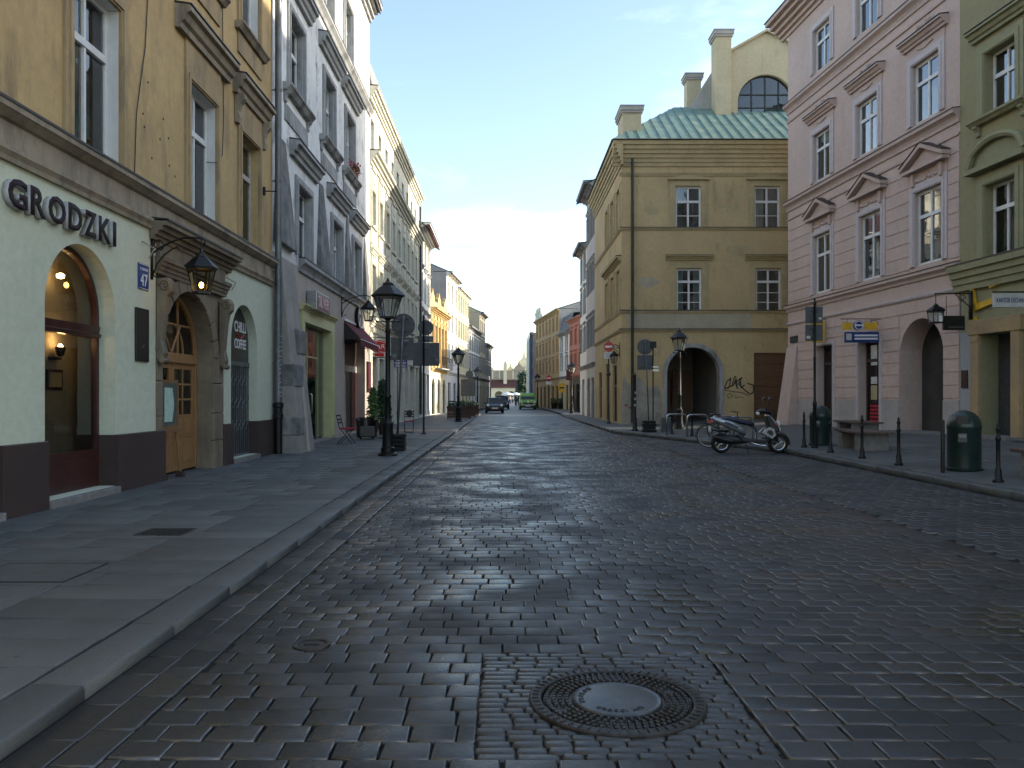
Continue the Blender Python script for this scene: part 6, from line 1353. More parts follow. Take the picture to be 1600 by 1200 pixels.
_tmp.location = (CX, 40.55, 4.15); _tmp.rotation_euler = (0, 0, R(-90)); _tmp.name = 'wall_lantern'
# dark post at the kerb by the corner
g = pixel_ground(992, 673, .12); t = thing('kerb_post', 'dark iron post with stickers standing before the mustard house corner', 'post', g)
MB().lathe([(.15, 0), (.15, .04), (.10, .08), (.09, .5), (.06, .55), (.05, 2.2), (.065, 2.24), (.04, 2.28), (.01, 2.36)], 12).build('shaft', 'black_iron', t, smooth=True, sharp=50)
for z0, a0 in ((1.25, 0), (1.5, .3), (1.0, -.2)): MB().box(-.03+a0*.05, .03+a0*.05, -.062, -.05, z0, z0+.09).build('sticker', 'curtain_white', t)
# round sign back with rubber blocks, second thin pole
g = pixel_ground(1014, 675, .12); t = thing('rubber_block_stack', 'stack of black rubber base blocks on the right pavement near the arch', 'base blocks', g)
for q in range(4): MB().box(-.27+.03*(q % 2), .27-.03*(q % 2), -.17, .17, q*.115, q*.115+.10).box(-.2, .2, -.19, .19, q*.115+.02, q*.115+.08).build('block', 'rubber_block', t, bevel=.015)
t = thing('sign_pole', 'thin leaning pole with round and square sign backs right of the corner post', 'sign post', g)
MB().tube([(0, .05, .3), (-.06, .05, 2.0), (-.14, .05, 3.62)], .024, 8).build('pole', 'pipe_grey', t, smooth=True)
disc(-.14, .10, 3.34, .31, 'sign_back', t, 'round_sign_back'); MB().box(-.44, .18, .09, .106, 2.44, 3.02).build('square_sign_back', 'sign_back', t); MB().box(-.44, .18, .082, .091, 2.7, 2.73).build('rib', 'sign_back', t)
for z0 in (3.5, 3.16, 2.85, 2.55): MB().box(-.24, -.02, .03, .089, z0, z0+.03).build('clamp', 'sign_back', t)
t = thing('detector_pole', 'thin black pole with small boxes rising from the rubber blocks on the right', 'pole', (g.x+.17, g.y+.05, .12))
MB().tube([(0, 0, .25), (0, 0, 3.55)], .025, 8).build('pole', 'black_iron', t); MB().box(-.1, .12, -.06, .04, 3.3, 3.55).build('head', 'black_iron', t); MB().box(-.02, .22, -.07, .0, 2.38, 2.46).box(-.02, .2, -.07, .0, 2.52, 2.58).build('box', 'steel', t)
g = pixel_ground(1041, 674, .12); t = thing('utility_box', 'low grey utility box beside the bicycle racks', 'utility box', g); MB().box(-.22, .22, -.12, .12, 0, .56).build('case', 'pipe_grey', t, bevel=.015); MB().box(-.2, .2, -.126, -.118, .04, .52).build('door', 'sign_back', t)

# bicycle racks: galvanised hoops
def rack(label, x, y, wd, ht=.88):
    t = thing('bicycle_rack', label, 'bicycle rack', (x, y, 0), R(8), 'bicycle racks'); r_ = .13; pts = [(-wd/2, 0, -.02), (-wd/2, 0, ht-r_)]
    pts += [(-wd/2+r_-r_*math.cos(R(a)), 0, ht-r_+r_*math.sin(R(a))) for a in (20, 40, 60, 80, 90)]; pts += [(wd/2-r_+r_*math.sin(R(a)), 0, ht-r_+r_*math.cos(R(a))) for a in (0, 20, 40, 60, 80)]+[(wd/2, 0, ht-r_), (wd/2, 0, -.02)]
    MB().tube(pts, .027, 10).build('hoop', 'steel', t, smooth=True)
    for s_ in (-1, 1): MB().lathe([(.06, -.015), (.06, .006), (.03, .01)], 12, (s_*wd/2, 0, 0)).build('foot_plate', 'steel', t)
rack('leftmost hoop of the bicycle racks, beside the grey utility box', 6.10, 28.3, .74); rack('second hoop of the bicycle racks from the left', 6.62, 27.4, .74); rack('bicycle rack hoop directly behind the bicycle saddle', 7.02, 25.6, .74); rack('bicycle rack hoop nearest to the scooter', 7.25, 24.4, .74)

# bollards
def bollard(label, x, y, z, plain=False):
    t = thing('bollard', label, 'bollard', (x, y, z), 0, 'iron bollards along the right kerb')
    prof = [(.045, 0), (.045, .93), (.03, .95), (.001, .955)] if plain else [(.11, 0), (.11, .04), (.075, .07), (.065, .2), (.045, .24), (.04, .66), (.055, .68), (.055, .72), (.038, .74), (.036, .82), (.05, .84), (.05, .87), (.03, .89), (.035, .93), (.001, .97)]
    MB().lathe([(r_*.74, z_) for r_, z_ in prof], 14, (0, 0, -.005)).build('shaft', 'black_iron', t, smooth=True, sharp=40); return t
bollard('iron bollard left of the far green bin', 7.97, 21.2, right_z(7.97))
bollard('iron bollard partly hidden in front of the far bench end', 7.9, 19.3, right_z(7.9))
bollard('iron bollard standing in front of the middle of the far bench', 7.86, 17.5, right_z(7.86))
bollard('iron bollard in front of the pink arch, right of the far bench', 7.8, 15.75, right_z(7.8))
bollard('plain slim post just left of the near green bin', 7.82, 14.2, right_z(7.82), True)
bollard('nearest iron bollard, in front of the bench at the right edge', 7.82, 12.6, right_z(7.82))
bollard('iron bollard directly behind the scooter front', 7.75, 22.9, right_z(7.75))
bollard('iron bollard seen through the second bicycle hoop', 6.55, 27.9, .12)
bollard('small iron bollard seen through the first bicycle hoop', 6.2, 29.6, .12)

# green dome bins
def bin_(label, x, y, z):
    t = thing('litter_bin', label, 'bin', (x, y, z), R(-35), 'green litter bins')
    MB().lathe([(.29, 0), (.30, .02), (.30, .05), (.275, .06), (.275, .74), (.285, .76), (.285, .80)], 28).build('body', 'bin_green', t, smooth=True, sharp=40)
    prof = [(.285, .80)]+[(.285*math.cos(R(a)), .80+.29*math.sin(R(a))) for a in (10, 20, 30, 40, 50, 60, 70, 80, 88)]
    n_ = 28; m = MB(); rr = []
    for r_, z_ in prof: rr.append([(r_*math.cos(2*math.pi*q/n_), r_*math.sin(2*math.pi*q/n_), z_) for q in range(n_)])
    k0 = len(m.v); m.v += [p for r_ in rr for p in r_]
    for j in range(len(rr)-1):
        for q in range(n_):
            if 1 <= j <= 3 and (q in (19, 20, 21, 22)): continue
            m.f.append((j*n_+q, j*n_+(q+1) % n_, (j+1)*n_+(q+1) % n_, (j+1)*n_+q))
    m.f.append(tuple(range((len(rr)-1)*n_, len(rr)*n_))); m.build('dome', 'bin_green', t, smooth=True)
    MB().lathe([(.26, .70), (.26, .80), (.22, .99), (.001, 1.02)], 20).build('inner_liner', 'interior_dark', t)
    a = R(262); MB().box(-.07, .07, -.284, -.27, .52, .68).build('sticker', 'sign_back', t); MB().box(-.055, .055, -.288, -.28, .60, .66).build('sticker_text', 'curtain_grey', t)
bin_('green domed litter bin beside the sign post in front of the pink house door', 8.6, 21.7, right_z(8.6)); bin_('nearest green domed litter bin, on the right by the slim post', 8.32, 14.4, right_z(8.32))
g = (8.14, 20.9, right_z(8.14)); t = thing('sign_pole', 'black pole with two grey sign backs standing by the far green bin', 'sign post', g)
MB().lathe([(.09, 0), (.09, .04), (.05, .07), (.045, 1.1), (.055, 1.12), (.055, 1.2), (.034, 1.23), (.032, 2.35), (.045, 2.37), (.03, 2.4), (.03, 3.75), (.045, 3.77), (.045, 3.83), (.015, 3.86), (.03, 3.9), (.001, 3.95)], 12).build('pole', 'black_iron', t, smooth=True, sharp=50)
MB().box(-.23, .23, -.0+.04, .055, 3.28, 3.72).build('upper_sign_back', 'sign_back', t, bevel=.004); MB().box(-.23, .23, .04, .055, 2.82, 3.25).build('lower_sign_back', 'sign_back', t, bevel=.004)
for z0 in (3.6, 3.36, 3.14, 2.92): MB().box(-.09, .09, -.01, .039, z0, z0+.03).build('clamp', 'sign_back', t)
MB().box(-.2, -.1, .034, .04, 2.88, 2.95).box(.12, .2, .034, .04, 3.38, 3.44).build('sticker', 'curtain_white', t)

# benches: planks on concrete blocks
def bench(label, x, y, rz, L_=2.1):
    z = right_z(x); t = thing('bench', label, 'bench', (x, y, z), rz, 'plank benches')
    for s_ in (-1, 1): MB().box(-.36, .36, s_*(L_/2-.35)-.14, s_*(L_/2-.35)+.14, -.03, .40).build('leg', 'concrete', t, bevel=.015)
    for q in range(5): MB().box(-.42+q*.17, -.42+q*.17+.155, -L_/2, L_/2, .401, .455).build('plank', 'bench_wood', t, bevel=.008)
bench('dark plank bench on concrete blocks beside the far green bin', 9.0, 20.0, R(-8)); bench('dark plank bench on concrete blocks cut off by the right edge', 8.75, 12.2, R(-4), 2.0)
bench('second plank bench further back toward the pink house doorway', 10.9, 24.6, R(-6))

# left cafe furniture
def folding_chair(label, p, rz):
    t = thing('folding_chair', label, 'chair', p, rz, 'red folding chairs')     # faces +x
    for s_ in (-.18, .18):
        MB().tube([(-.22, s_, 0), (.02, s_, .44), (.16, s_*.98, .45)] if False else [(.24, s_, 0), (-.16, s_, .50), (-.26, s_, .88)], .011, 7).build('back_leg', 'black_iron', t)
        MB().tube([(-.24, s_*.9, 0), (.18, s_*.9, .44)], .011, 7).build('front_leg', 'black_iron', t)
    MB().tube([(.22, -.18, .02), (.22, .18, .02)], .008, 6).tube([(-.22, -.16, .02), (-.22, .16, .02)], .008, 6).build('stretcher', 'black_iron', t)
    MB().slab([(-.17, -.18), (.22, -.18), (.24, 0), (.22, .18), (-.17, .18)], .445, .485).build('seat', 'red_cushion', t, bevel=.015)
    for z, x in ((.62, -.195), (.72, -.22), (.84, -.25)): MB().box(x-.008, x+.008, -.18, .18, z, z+.045).build('back_slat', 'black_iron', t)
    return t
folding_chair('red seated folding chair beside the yellow shop frame', pixel_ground(541, 693, PZ), R(-8))
c = folding_chair('red seated bistro chair with round back behind the leaning sign pole', pixel_ground(639, 676, PZ), R(100))
MB().lathe([(.001, -.012), (.13, -.012), (.13, .012), (.001, .012)], 18, (-.235, 0, .78), 'x').build('round_back', 'black_iron', c)
g = pixel_ground(573, 686, PZ); t = thing('tub_armchair', 'black leather tub armchair on the left pavement by the bar', 'armchair', g, R(15))
m = MB(); rr = []
for z, ro in ((.06, .33), (.1, .345), (.45, .36), (.68, .385), (.73, .38)): rr.append((z, ro))
ang = [R(a) for a in range(-40, 221, 13)]
out = [[(ro*math.cos(a), ro*math.sin(a), z-(.0 if z < .5 else .10*max(0, -math.sin(a)+.1))) for a in ang] for z, ro in rr]; inn = [[((ro-.11)*math.cos(a), (ro-.11)*math.sin(a), z-(.0 if z < .5 else .10*max(0, -math.sin(a)+.1))) for a in ang] for z, ro in rr]
k = len(ang)
def strip(rows): 
    n0 = len(m.v); m.v += [p for r_ in rows for p in r_]
    for j in range(len(rows)-1):
        for q in range(k-1): m.f.append((n0+j*k+q, n0+j*k+q+1, n0+(j+1)*k+q+1, n0+(j+1)*k+q))
strip(out); strip(inn); strip([out[-1], inn[-1]]); strip([out[0], inn[0]])
for e in (0, k-1): m.add([out[j][e] for j in range(5)]+[inn[j][e] for j in range(4, -1, -1)], [tuple(range(10))])
m.build('shell', 'black_leather', t, smooth=True, sharp=50)
MB().slab([(.25*math.cos(R(a)), .25*math.sin(R(a))-.02) for a in range(0, 181, 20)]+[(-.27, -.3), (.27, -.3)], .08, .44).build('seat', 'black_leather', t, bevel=.03)
for x, y in ((-.22, -.22), (.22, -.22), (-.2, .2), (.2, .2)): MB().lathe([(.02, 0), (.025, .08)], 8, (x, y, 0)).build('leg', 'black_plastic', t)
t = thing('round_table', 'small dark round cafe table beyond the tub armchair', 'table', (-4.25, 27.6, PZ)); MB().lathe([(.2, 0), (.2, .02), (.03, .05), (.025, .68), (.32, .69), (.32, .72), (.001, .725)], 20).build('table_top', 'black_iron', t, smooth=True, sharp=40)

def leaves(name, mat, parent, n_, fn, size, rg, loc=(0, 0, 0), up=.3):
    m = MB()
    for _ in range(n_):
        p = Vector(fn(rg)); d = Vector((rg.gauss(0, 1), rg.gauss(0, 1), rg.gauss(up, .8))).normalized(); s_ = d.orthogonal().normalized(); l_ = size*rg.uniform(.6, 1.3); w_ = l_*.38
        nn = d.cross(s_); m.add([p-s_*w_*.15, p+d*l_*.5-s_*w_+nn*l_*.08, p+d*l_, p+d*l_*.5+s_*w_+nn*l_*.08], [(0, 1, 2), (0, 2, 3)])
    return m.build(name, mat, parent, loc)
rg = random.Random(5)
def potted(label, x, y, h, mat, wide, n_, size):
    t = thing('potted_plant', label, 'plant', (x, y, PZ), 0, 'potted plants by the bar')
    MB().lathe([(.16, 0), (.22, .38), (.24, .38), (.24, .44), (.2, .44), (.19, .36)], 18).build('pot', 'plinth_brown', t, smooth=True, sharp=40)
    MB().tube([(0, 0, .3), (.02, .01, h*.5), (0, 0, h*.9)], [.025, .018, .008], 6).build('stem', 'easel_wood', t)
    def fn(r): z = .42+(h-.42)*r.random()**.8; rr_ = wide*(1.05-(z/h)**2*.8)*math.sqrt(r.random()); a = r.uniform(0, 6.283); return (rr_*math.cos(a), rr_*math.sin(a), z)
    leaves('foliage', mat, t, n_, fn, size, rg)
potted('tall dark green potted conifer between bar and street lamp', -4.72, 30.6, 2.05, 'leaf_dark', .36, 2600, .10); potted('yellow green potted shrub next to the dark conifer', -5.0, 29.9, 1.75, 'leaf_mid', .24, 900, .11)
fb = thing('flower_box', 'red flowers in a box on the grey house window sill', 'flower box', B2.world(E(29.5), .14, 9.88), R(90)); MB().box(0, 1.0, -.1, .08, 0, .16).build('box', 'terracotta', fb)
leaves('flowers', 'petal_red', fb, 160, lambda r: (r.uniform(0, 1), r.uniform(-.22, .1), r.uniform(.12, .42)), .09, rg); leaves('foliage', 'leaf_mid', fb, 160, lambda r: (r.uniform(0, 1), r.uniform(-.2, .1), r.uniform(.08, .32)), .1, rg)
# easel in the portal
t = thing('easel', 'wooden easel holding a framed menu board in the stone portal', 'easel', (-5.93, 13.98, PZ), R(90-6))
for s_ in (-.26, .26): MB().tube([(s_*1.15, -.06, 0), (s_*.5, .06, 1.75)], .022, 6).build('leg', 'easel_wood', t); MB().box(s_*1.15-.05, s_*1.15+.05, -.12, .02, 0, .1).build('foot', 'plinth_brown', t)
MB().tube([(0, .55, 0), (0, .07, 1.6)], .02, 6).build('back_leg', 'easel_wood', t); MB().box(-.32, .32, -.06, .0, .82, .87).build('ledge', 'easel_wood', t)
MB().box(-.30, .30, -.02, .02, .87, .93).box(-.30, .30, -.01, .03, 1.68, 1.74).box(-.30, -.25, -.02, .02, .93, 1.68).box(.25, .30, -.02, .02, .93, 1.68).build('board_frame', 'easel_wood', t)
MB().box(-.25, .25, -.005, .01, .93, 1.68).build('board', 'slate_board', t); MB().slab([(-.18, 0), (.18, 0)], 0, .01) if False else MB().prism([(-.16, 1.0), (.10, 1.0), (.16, 1.3), (.10, 1.6), (-.16, 1.6)], -.009, -.006).build('menu_sheet', 'poster_mint', t)

# planters of the beer garden down the left pavement
def planter(label, x, y, wd, dp):
    t = thing('wooden_planter', label, 'planter', (x, y, PZ), R(4), 'wooden planters')
    for q in range(4): MB().box(-wd/2, wd/2, -dp/2, -dp/2+.04, .06+q*.19, .23+q*.19).build('board', 'planter_wood', t); MB().box(-wd/2, wd/2, dp/2-.04, dp/2, .06+q*.19, .23+q*.19).build('board', 'planter_wood', t)
    for s_ in (-1, 1): MB().box(s_*wd/2-.03, s_*wd/2+.03, -dp/2-.01, dp/2+.01, 0, .86).build('end_board', 'planter_wood', t)
    MB().box(-wd/2+.03, wd/2-.03, -dp/2+.04, dp/2-.04, .5, .72).build('soil', 'joint_grit', t)
    leaves('foliage', 'leaf_dark', t, 260, lambda r: (r.uniform(-wd/2, wd/2), r.uniform(-dp/2, dp/2), .7+.4*r.random()**1.5), .14, rg)
planter('nearest wooden planter of the row behind the second left lamp', -3.05, 52, 1.5, .5); planter('middle wooden planter of the row on the left pavement', -2.95, 57, 1.5, .5); planter('wooden planter beside the dark parked car', -2.9, 62, 1.5, .5)
t = thing('sign_pole', 'dark sign board on a pole behind the planters', 'sign post', (-3.0, 66, PZ)); MB().tube([(0, 0, 0), (0, 0, 3.8)], .04, 8).build('pole', 'black_iron', t); MB().box(-.7, .5, -.06, -.03, 1.5, 2.9).build('board_back', 'sign_back', t); disc(0, -.05, 3.3, .32, 'sign_back', t, 'round_sign_back')
# small things on the right pavement further on
for k_, (x, y, lb) in enumerate(((5.6, 92, 'dark planter tub left of the tan house doors'), (6.3, 90, 'dark planter tub right of the tan house doors'))):
    t = thing('planter_tub', lb, 'planter', (x, y, .12), 0, 'planter tubs'); MB().lathe([(.28, 0), (.36, .62), (.4, .64), (.4, .72), (.33, .72), (.3, .6)], 14).build('tub', 'black_iron', t, smooth=True, sharp=40)
    leaves('foliage', 'leaf_dark', t, 160, lambda r: (r.gauss(0, .2), r.gauss(0, .2), .7+.5*r.random()), .16, rg)
t = thing('no_entry_sign', 'distant no entry sign with white plate before the tan house', 'traffic sign', (5.0, 92, .12)); MB().tube([(0, 0, 0), (0, 0, 3.9)], .04, 8).build('post', 'dark_pipe', t); o = disc(0, -.06, 3.55, .32, 'red_sign', t, 'round_sign'); MB().box(-.24, .24, -.08, -.07, 3.49, 3.61).build('bar', 'white_letter', o); MB().box(-.32, .32, -.07, -.05, 2.8, 3.15).build('plate', 'white_paint', t)
t = thing('yellow_wall_sign', 'round yellow sign projecting from the narrow mansard house', 'sign', (6.35, 88, 2.5)); MB().lathe([(.001, -.06), (.55, -.06), (.55, .06), (.001, .06)], 20, (0, 0, 0), 'y').build('panel', 'yellow_sign', t); MB().box(-.4, .4, -.07, -.06, -.08, .08).build('bar', 'black_panel', t); MB().tube([(.5, 0, .3), (.9, 0, .3)], .03, 6).build('arm', 'black_iron', t)
t = thing('banner_sign', 'magenta banner sign on the red house front', 'sign', (6.75, 82.5, 3.2)); MB().box(-.45, .0, -.05, .05, 0, 1.1).build('panel', 'maroon_sign', t); MB().tube([(-.45, 0, 1.12), (.45, 0, 1.12)], .02, 6).build('arm', 'black_iron', t)

# ------------------------------------------------------------------ scooter and bicycle
def wheel(parent, name, loc, r, w_, rim='black_plastic', spokes=5, tyre_t=.06):
    o = put(name, None, parent, loc); hw = w_/2
    MB().lathe([(r-tyre_t, -hw*.8), (r-tyre_t*.4, -hw), (r-tyre_t*.1, -hw*.7), (r, -hw*.25), (r, hw*.25), (r-tyre_t*.1, hw*.7), (r-tyre_t*.4, hw), (r-tyre_t, hw*.8)], 36, (0, 0, 0), 'y', 0, False).build('tyre', 'tyre', o, smooth=True)
    m = MB().lathe([(r-tyre_t-.018, -hw*.55), (r-tyre_t+.004, -hw*.7), (r-tyre_t+.004, hw*.7), (r-tyre_t-.018, hw*.55)], 30, (0, 0, 0), 'y', 0, False).lathe([(.001, -hw*.8), (.035, -hw*.8), (.04, 0), (.035, hw*.8), (.001, hw*.8)], 14, (0, 0, 0), 'y')
    for q in range(spokes):
        a = 2*math.pi*q/spokes+.3; m.tube([(.03*math.cos(a), 0, .03*math.sin(a)), ((r-tyre_t)*math.cos(a), 0, (r-tyre_t)*math.sin(a))], .016 if spokes < 10 else .0025, 6)
    m.build('rim', rim, o, smooth=True, sharp=40); return o
g = pixel_ground(1170, 708); t = thing('scooter', 'parked silver and dark blue motor scooter beside the bicycle', 'scooter', (g.x, g.y, 0), R(-3))   # x forward = to the right
wheel(t, 'rear_wheel', (-.73, 0, .265), .265, .13, 'steel', 5, .085); wheel(t, 'front_wheel', (.76, 0, .265), .265, .12, 'steel', 5, .085)
def loft_side(secs, k=12):
    """secs: (x, zc, half height, half width) -> rounded body along x"""
    return [[(x, hw*math.copysign(abs(math.cos(2*math.pi*q/k))**.7, math.cos(2*math.pi*q/k)), zc+hh*math.copysign(abs(math.sin(2*math.pi*q/k))**.8, math.sin(2*math.pi*q/k))) for q in range(k)] for x, zc, hh, hw in secs]
MB().rings(loft_side([(-1.02, .93, .02, .03), (-.9, .90, .06, .08), (-.7, .83, .10, .13), (-.45, .74, .13, .16), (-.22, .64, .13, .15), (-.1, .56, .10, .12)])).build('tail_fairing', 'silver_paint', t, smooth=True)
for s_ in (-1, 1):
    MB().add([(-.98, s_*.045, .945), (-.55, s_*.155, .82), (-.3, s_*.168, .70), (-.34, s_*.168, .67), (-.6, s_*.157, .77)], [(0, 1, 2, 3, 4)]).build('stripe', 'navy_seat', t)
MB().rings(loft_side([(-.75, .91, .03, .10), (-.55, .915, .06, .14), (-.3, .87, .07, .15), (-.02, .80, .075, .14), (.12, .77, .05, .10)])).build('seat', 'navy_seat', t, smooth=True)
MB().rings(loft_side([(-.92, .38, .05, .05), (-.75, .36, .11, .10), (-.45, .36, .13, .13), (-.2, .34, .10, .12), (-.05, .33, .06, .1)])).build('engine', 'black_plastic', t, smooth=True)
MB().rings(loft_side([(-.98, .62, .02, .08), (-.8, .60, .035, .09), (-.55, .58, .03, .08)])).build('rear_mudguard', 'black_plastic', t, smooth=True)
MB().prism([(-.2, .30), (.40, .26), (.52, .34), (.58, .50), (.46, .46), (.36, .36), (-.14, .40), (-.2, .52), (-.34, .5)], -.15, .15).build('footboard', 'black_plastic', t, bevel=.03)
MB().prism([(.36, .40), (.50, .36), (.78, .62), (.74, .72), (.50, 1.0), (.42, 1.02), (.44, .86), (.50, .66)], -.17, .17).build('leg_shield', 'black_plastic', t, bevel=.04)
MB().prism([(.52, .62), (.80, .56), (.84, .66), (.62, .92), (.46, 1.05), (.44, .99)], -.15, .15).build('front_fairing', 'silver_paint', t, bevel=.04)
for s_ in (-1, 1):
    MB().prism([(.30, .54), (.56, .38), (.68, .48), (.62, .66), (.50, .70), (.38, .64)], s_*.172-.012, s_*.172+.012).build('side_panel', 'silver_paint', t, bevel=.012); MB().prism([(.42, .55), (.54, .47), (.60, .52), (.55, .62), (.46, .62)], s_*.187-.006, s_*.187+.006).build('vent', 'black_plastic', t)
    MB().tube([(.62, s_*.075, .72), (.76, s_*.085, .265)], .022, 8).build('fork_leg', 'black_plastic', t)
    MB().tube([(.40, s_*.05, 1.10), (.36, s_*.2, 1.16), (.33, s_*.36, 1.13)], .018, 8).build('grip', 'black_plastic', t); MB().tube([(.38, s_*.22, 1.15), (.44, s_*.27, 1.30), (.46, s_*.30, 1.40)], .008, 6).build('mirror_stem', 'black_plastic', t)
    o = MB().lathe([(.001, -.02), (.055, -.015), (.06, .01), (.001, .014)], 16, (0, 0, 0), 'x').build('mirror', 'black_plastic', t, (.47, s_*.31, 1.45)); o.scale = (1, 1.25, .85)
    MB().lathe([(.001, -.004), (.05, -.004)], 16, (0, 0, 0), 'x').build('mirror_glass', 'chrome', o, (-.018, 0, 0))
MB().rings(loft_side([(.22, 1.10, .03, .05), (.30, 1.12, .06, .11), (.44, 1.12, .07, .12), (.54, 1.08, .05, .10), (.60, 1.05, .02, .06)])).build('handlebar_cover', 'black_plastic', t, smooth=True)
MB().rings(loft_side([(.78, .80, .04, .06), (.80, .78, .07, .10), (.74, .80, .07, .10)])).build('headlight', 'white_lens', t, smooth=True)
MB().lathe([(.001, -.03), (.028, -.02), (.028, .02), (.001, .03)], 10, (.66, -.172, .78), 'y').build('front_indicator', 'red_lens', t); MB().lathe([(.001, -.06), (.04, -.05), (.045, .03), (.001, .05)], 10, (.18, -.2, 1.06), 'y').build('brake_lever_light', 'white_lens', t)
m = MB(); n_ = 12; arc1 = [R(-10+q*14) for q in range(n_)]
for a, b in zip(arc1, arc1[1:]): m.add([(.76+r_*math.cos(c_), y_, .265+r_*math.sin(c_)) for y_ in (-.08, .08) for r_, c_ in ((.30, a), (.30, b), (.285, b), (.285, a))], [(0, 1, 5, 4), (0, 3, 2, 1), (4, 5, 6, 7), (3, 7, 6, 2)])
m.build('front_mudguard', 'black_plastic', t, smooth=True, sharp=50)
MB().tube([(-.02, -.12, .30), (.25, -.13, .22), (.42, -.12, .20), (.5, -.1, .26)], .022, 8).build('exhaust_pipe', 'chrome', t, smooth=True); MB().tube([(-.9, -.13, .42), (-.45, -.14, .32), (-.3, -.13, .28)], [.055, .06, .03], 10).build('silencer', 'black_plastic', t, smooth=True)
MB().tube([(-.12, -.1, .28), (-.06, -.22, .0)], .013, 6).build('stand', 'black_plastic', t); MB().box(-1.06, -1.0, -.06, .06, .80, .88).build('tail_light', 'red_lens', t)
MB().box(-1.05, -1.03, -.09, .09, .58, .72).build('number_plate', 'plate_white', t)

t = thing('bicycle', 'dark city bicycle parked behind the scooter', 'bicycle', (6.52, 23.4, 0), R(-4))
wheel(t, 'rear_wheel', (-.53, 0, .345), .345, .035, 'steel', 18, .03); wheel(t, 'front_wheel', (.53, 0, .345), .345, .035, 'steel', 18, .03)
MB().tube([(-.16, 0, .30), (-.27, 0, .78)], .018, 8).tube([(-.16, 0, .30), (.34, 0, .80)], .018, 8).tube([(-.24, 0, .66), (.34, 0, .76)], .016, 8).tube([(-.53, .05, .345), (-.16, .03, .30)], .011, 6).tube([(-.53, -.05, .345), (-.16, -.03, .30)], .011, 6).tube([(-.53, .05, .345), (-.25, .02, .68)], .010, 6).tube([(-.53, -.05, .345), (-.25, -.02, .68)], .010, 6).build('frame', 'black_plastic', t, smooth=True)
MB().tube([(.33, 0, .86), (.37, 0, .68)], .02, 8).tube([(.37, .05, .68), (.50, .05, .42), (.53, .05, .345)], .012, 6).tube([(.37, -.05, .68), (.50, -.05, .42), (.53, -.05, .345)], .012, 6).build('fork', 'black_plastic', t, smooth=True)
MB().tube([(.33, 0, .86), (.30, 0, 1.02)], .014, 8).tube([(.16, -.28, 1.05), (.28, -.22, 1.06), (.34, 0, 1.03), (.28, .22, 1.06), (.16, .28, 1.05)], .012, 8).build('handlebar', 'black_plastic', t, smooth=True)
MB().tube([(-.27, 0, .78), (-.30, 0, .93)], .014, 8).build('seat_post', 'steel', t); MB().rings(loft_side([(-.46, .98, .03, .09), (-.38, .985, .035, .10), (-.26, .97, .03, .05), (-.16, .965, .02, .022)])).build('saddle', 'black_leather', t, smooth=True)
MB().lathe([(.001, -.01), (.09, -.01), (.09, .01), (.001, .01)], 20, (-.16, -.05, .30), 'y').tube([(-.16, -.06, .30), (-.08, -.09, .16)], .010, 6).box(-.12, -.02, -.16, -.08, .145, .17).build('crank', 'steel', t)
m = MB()
for cx_, a0, a1 in ((-.53, 20, 200), (.53, 20, 150)): m.tube([(cx_+.375*math.cos(R(a)), 0, .345+.375*math.sin(R(a))) for a in range(a0, a1, 12)], .014, 6)
m.build('mudguard', 'black_plastic', t, smooth=True); MB().tube([(-.78, -.05, .72), (-.28, -.05, .72)], .008, 5).tube([(-.78, .05, .72), (-.28, .05, .72)], .008, 5).tube([(-.53, .06, .345), (-.6, .05, .72)], .007, 5).tube([(-.53, -.06, .345), (-.6, -.05, .72)], .007, 5).build('luggage_rack', 'black_plastic', t)

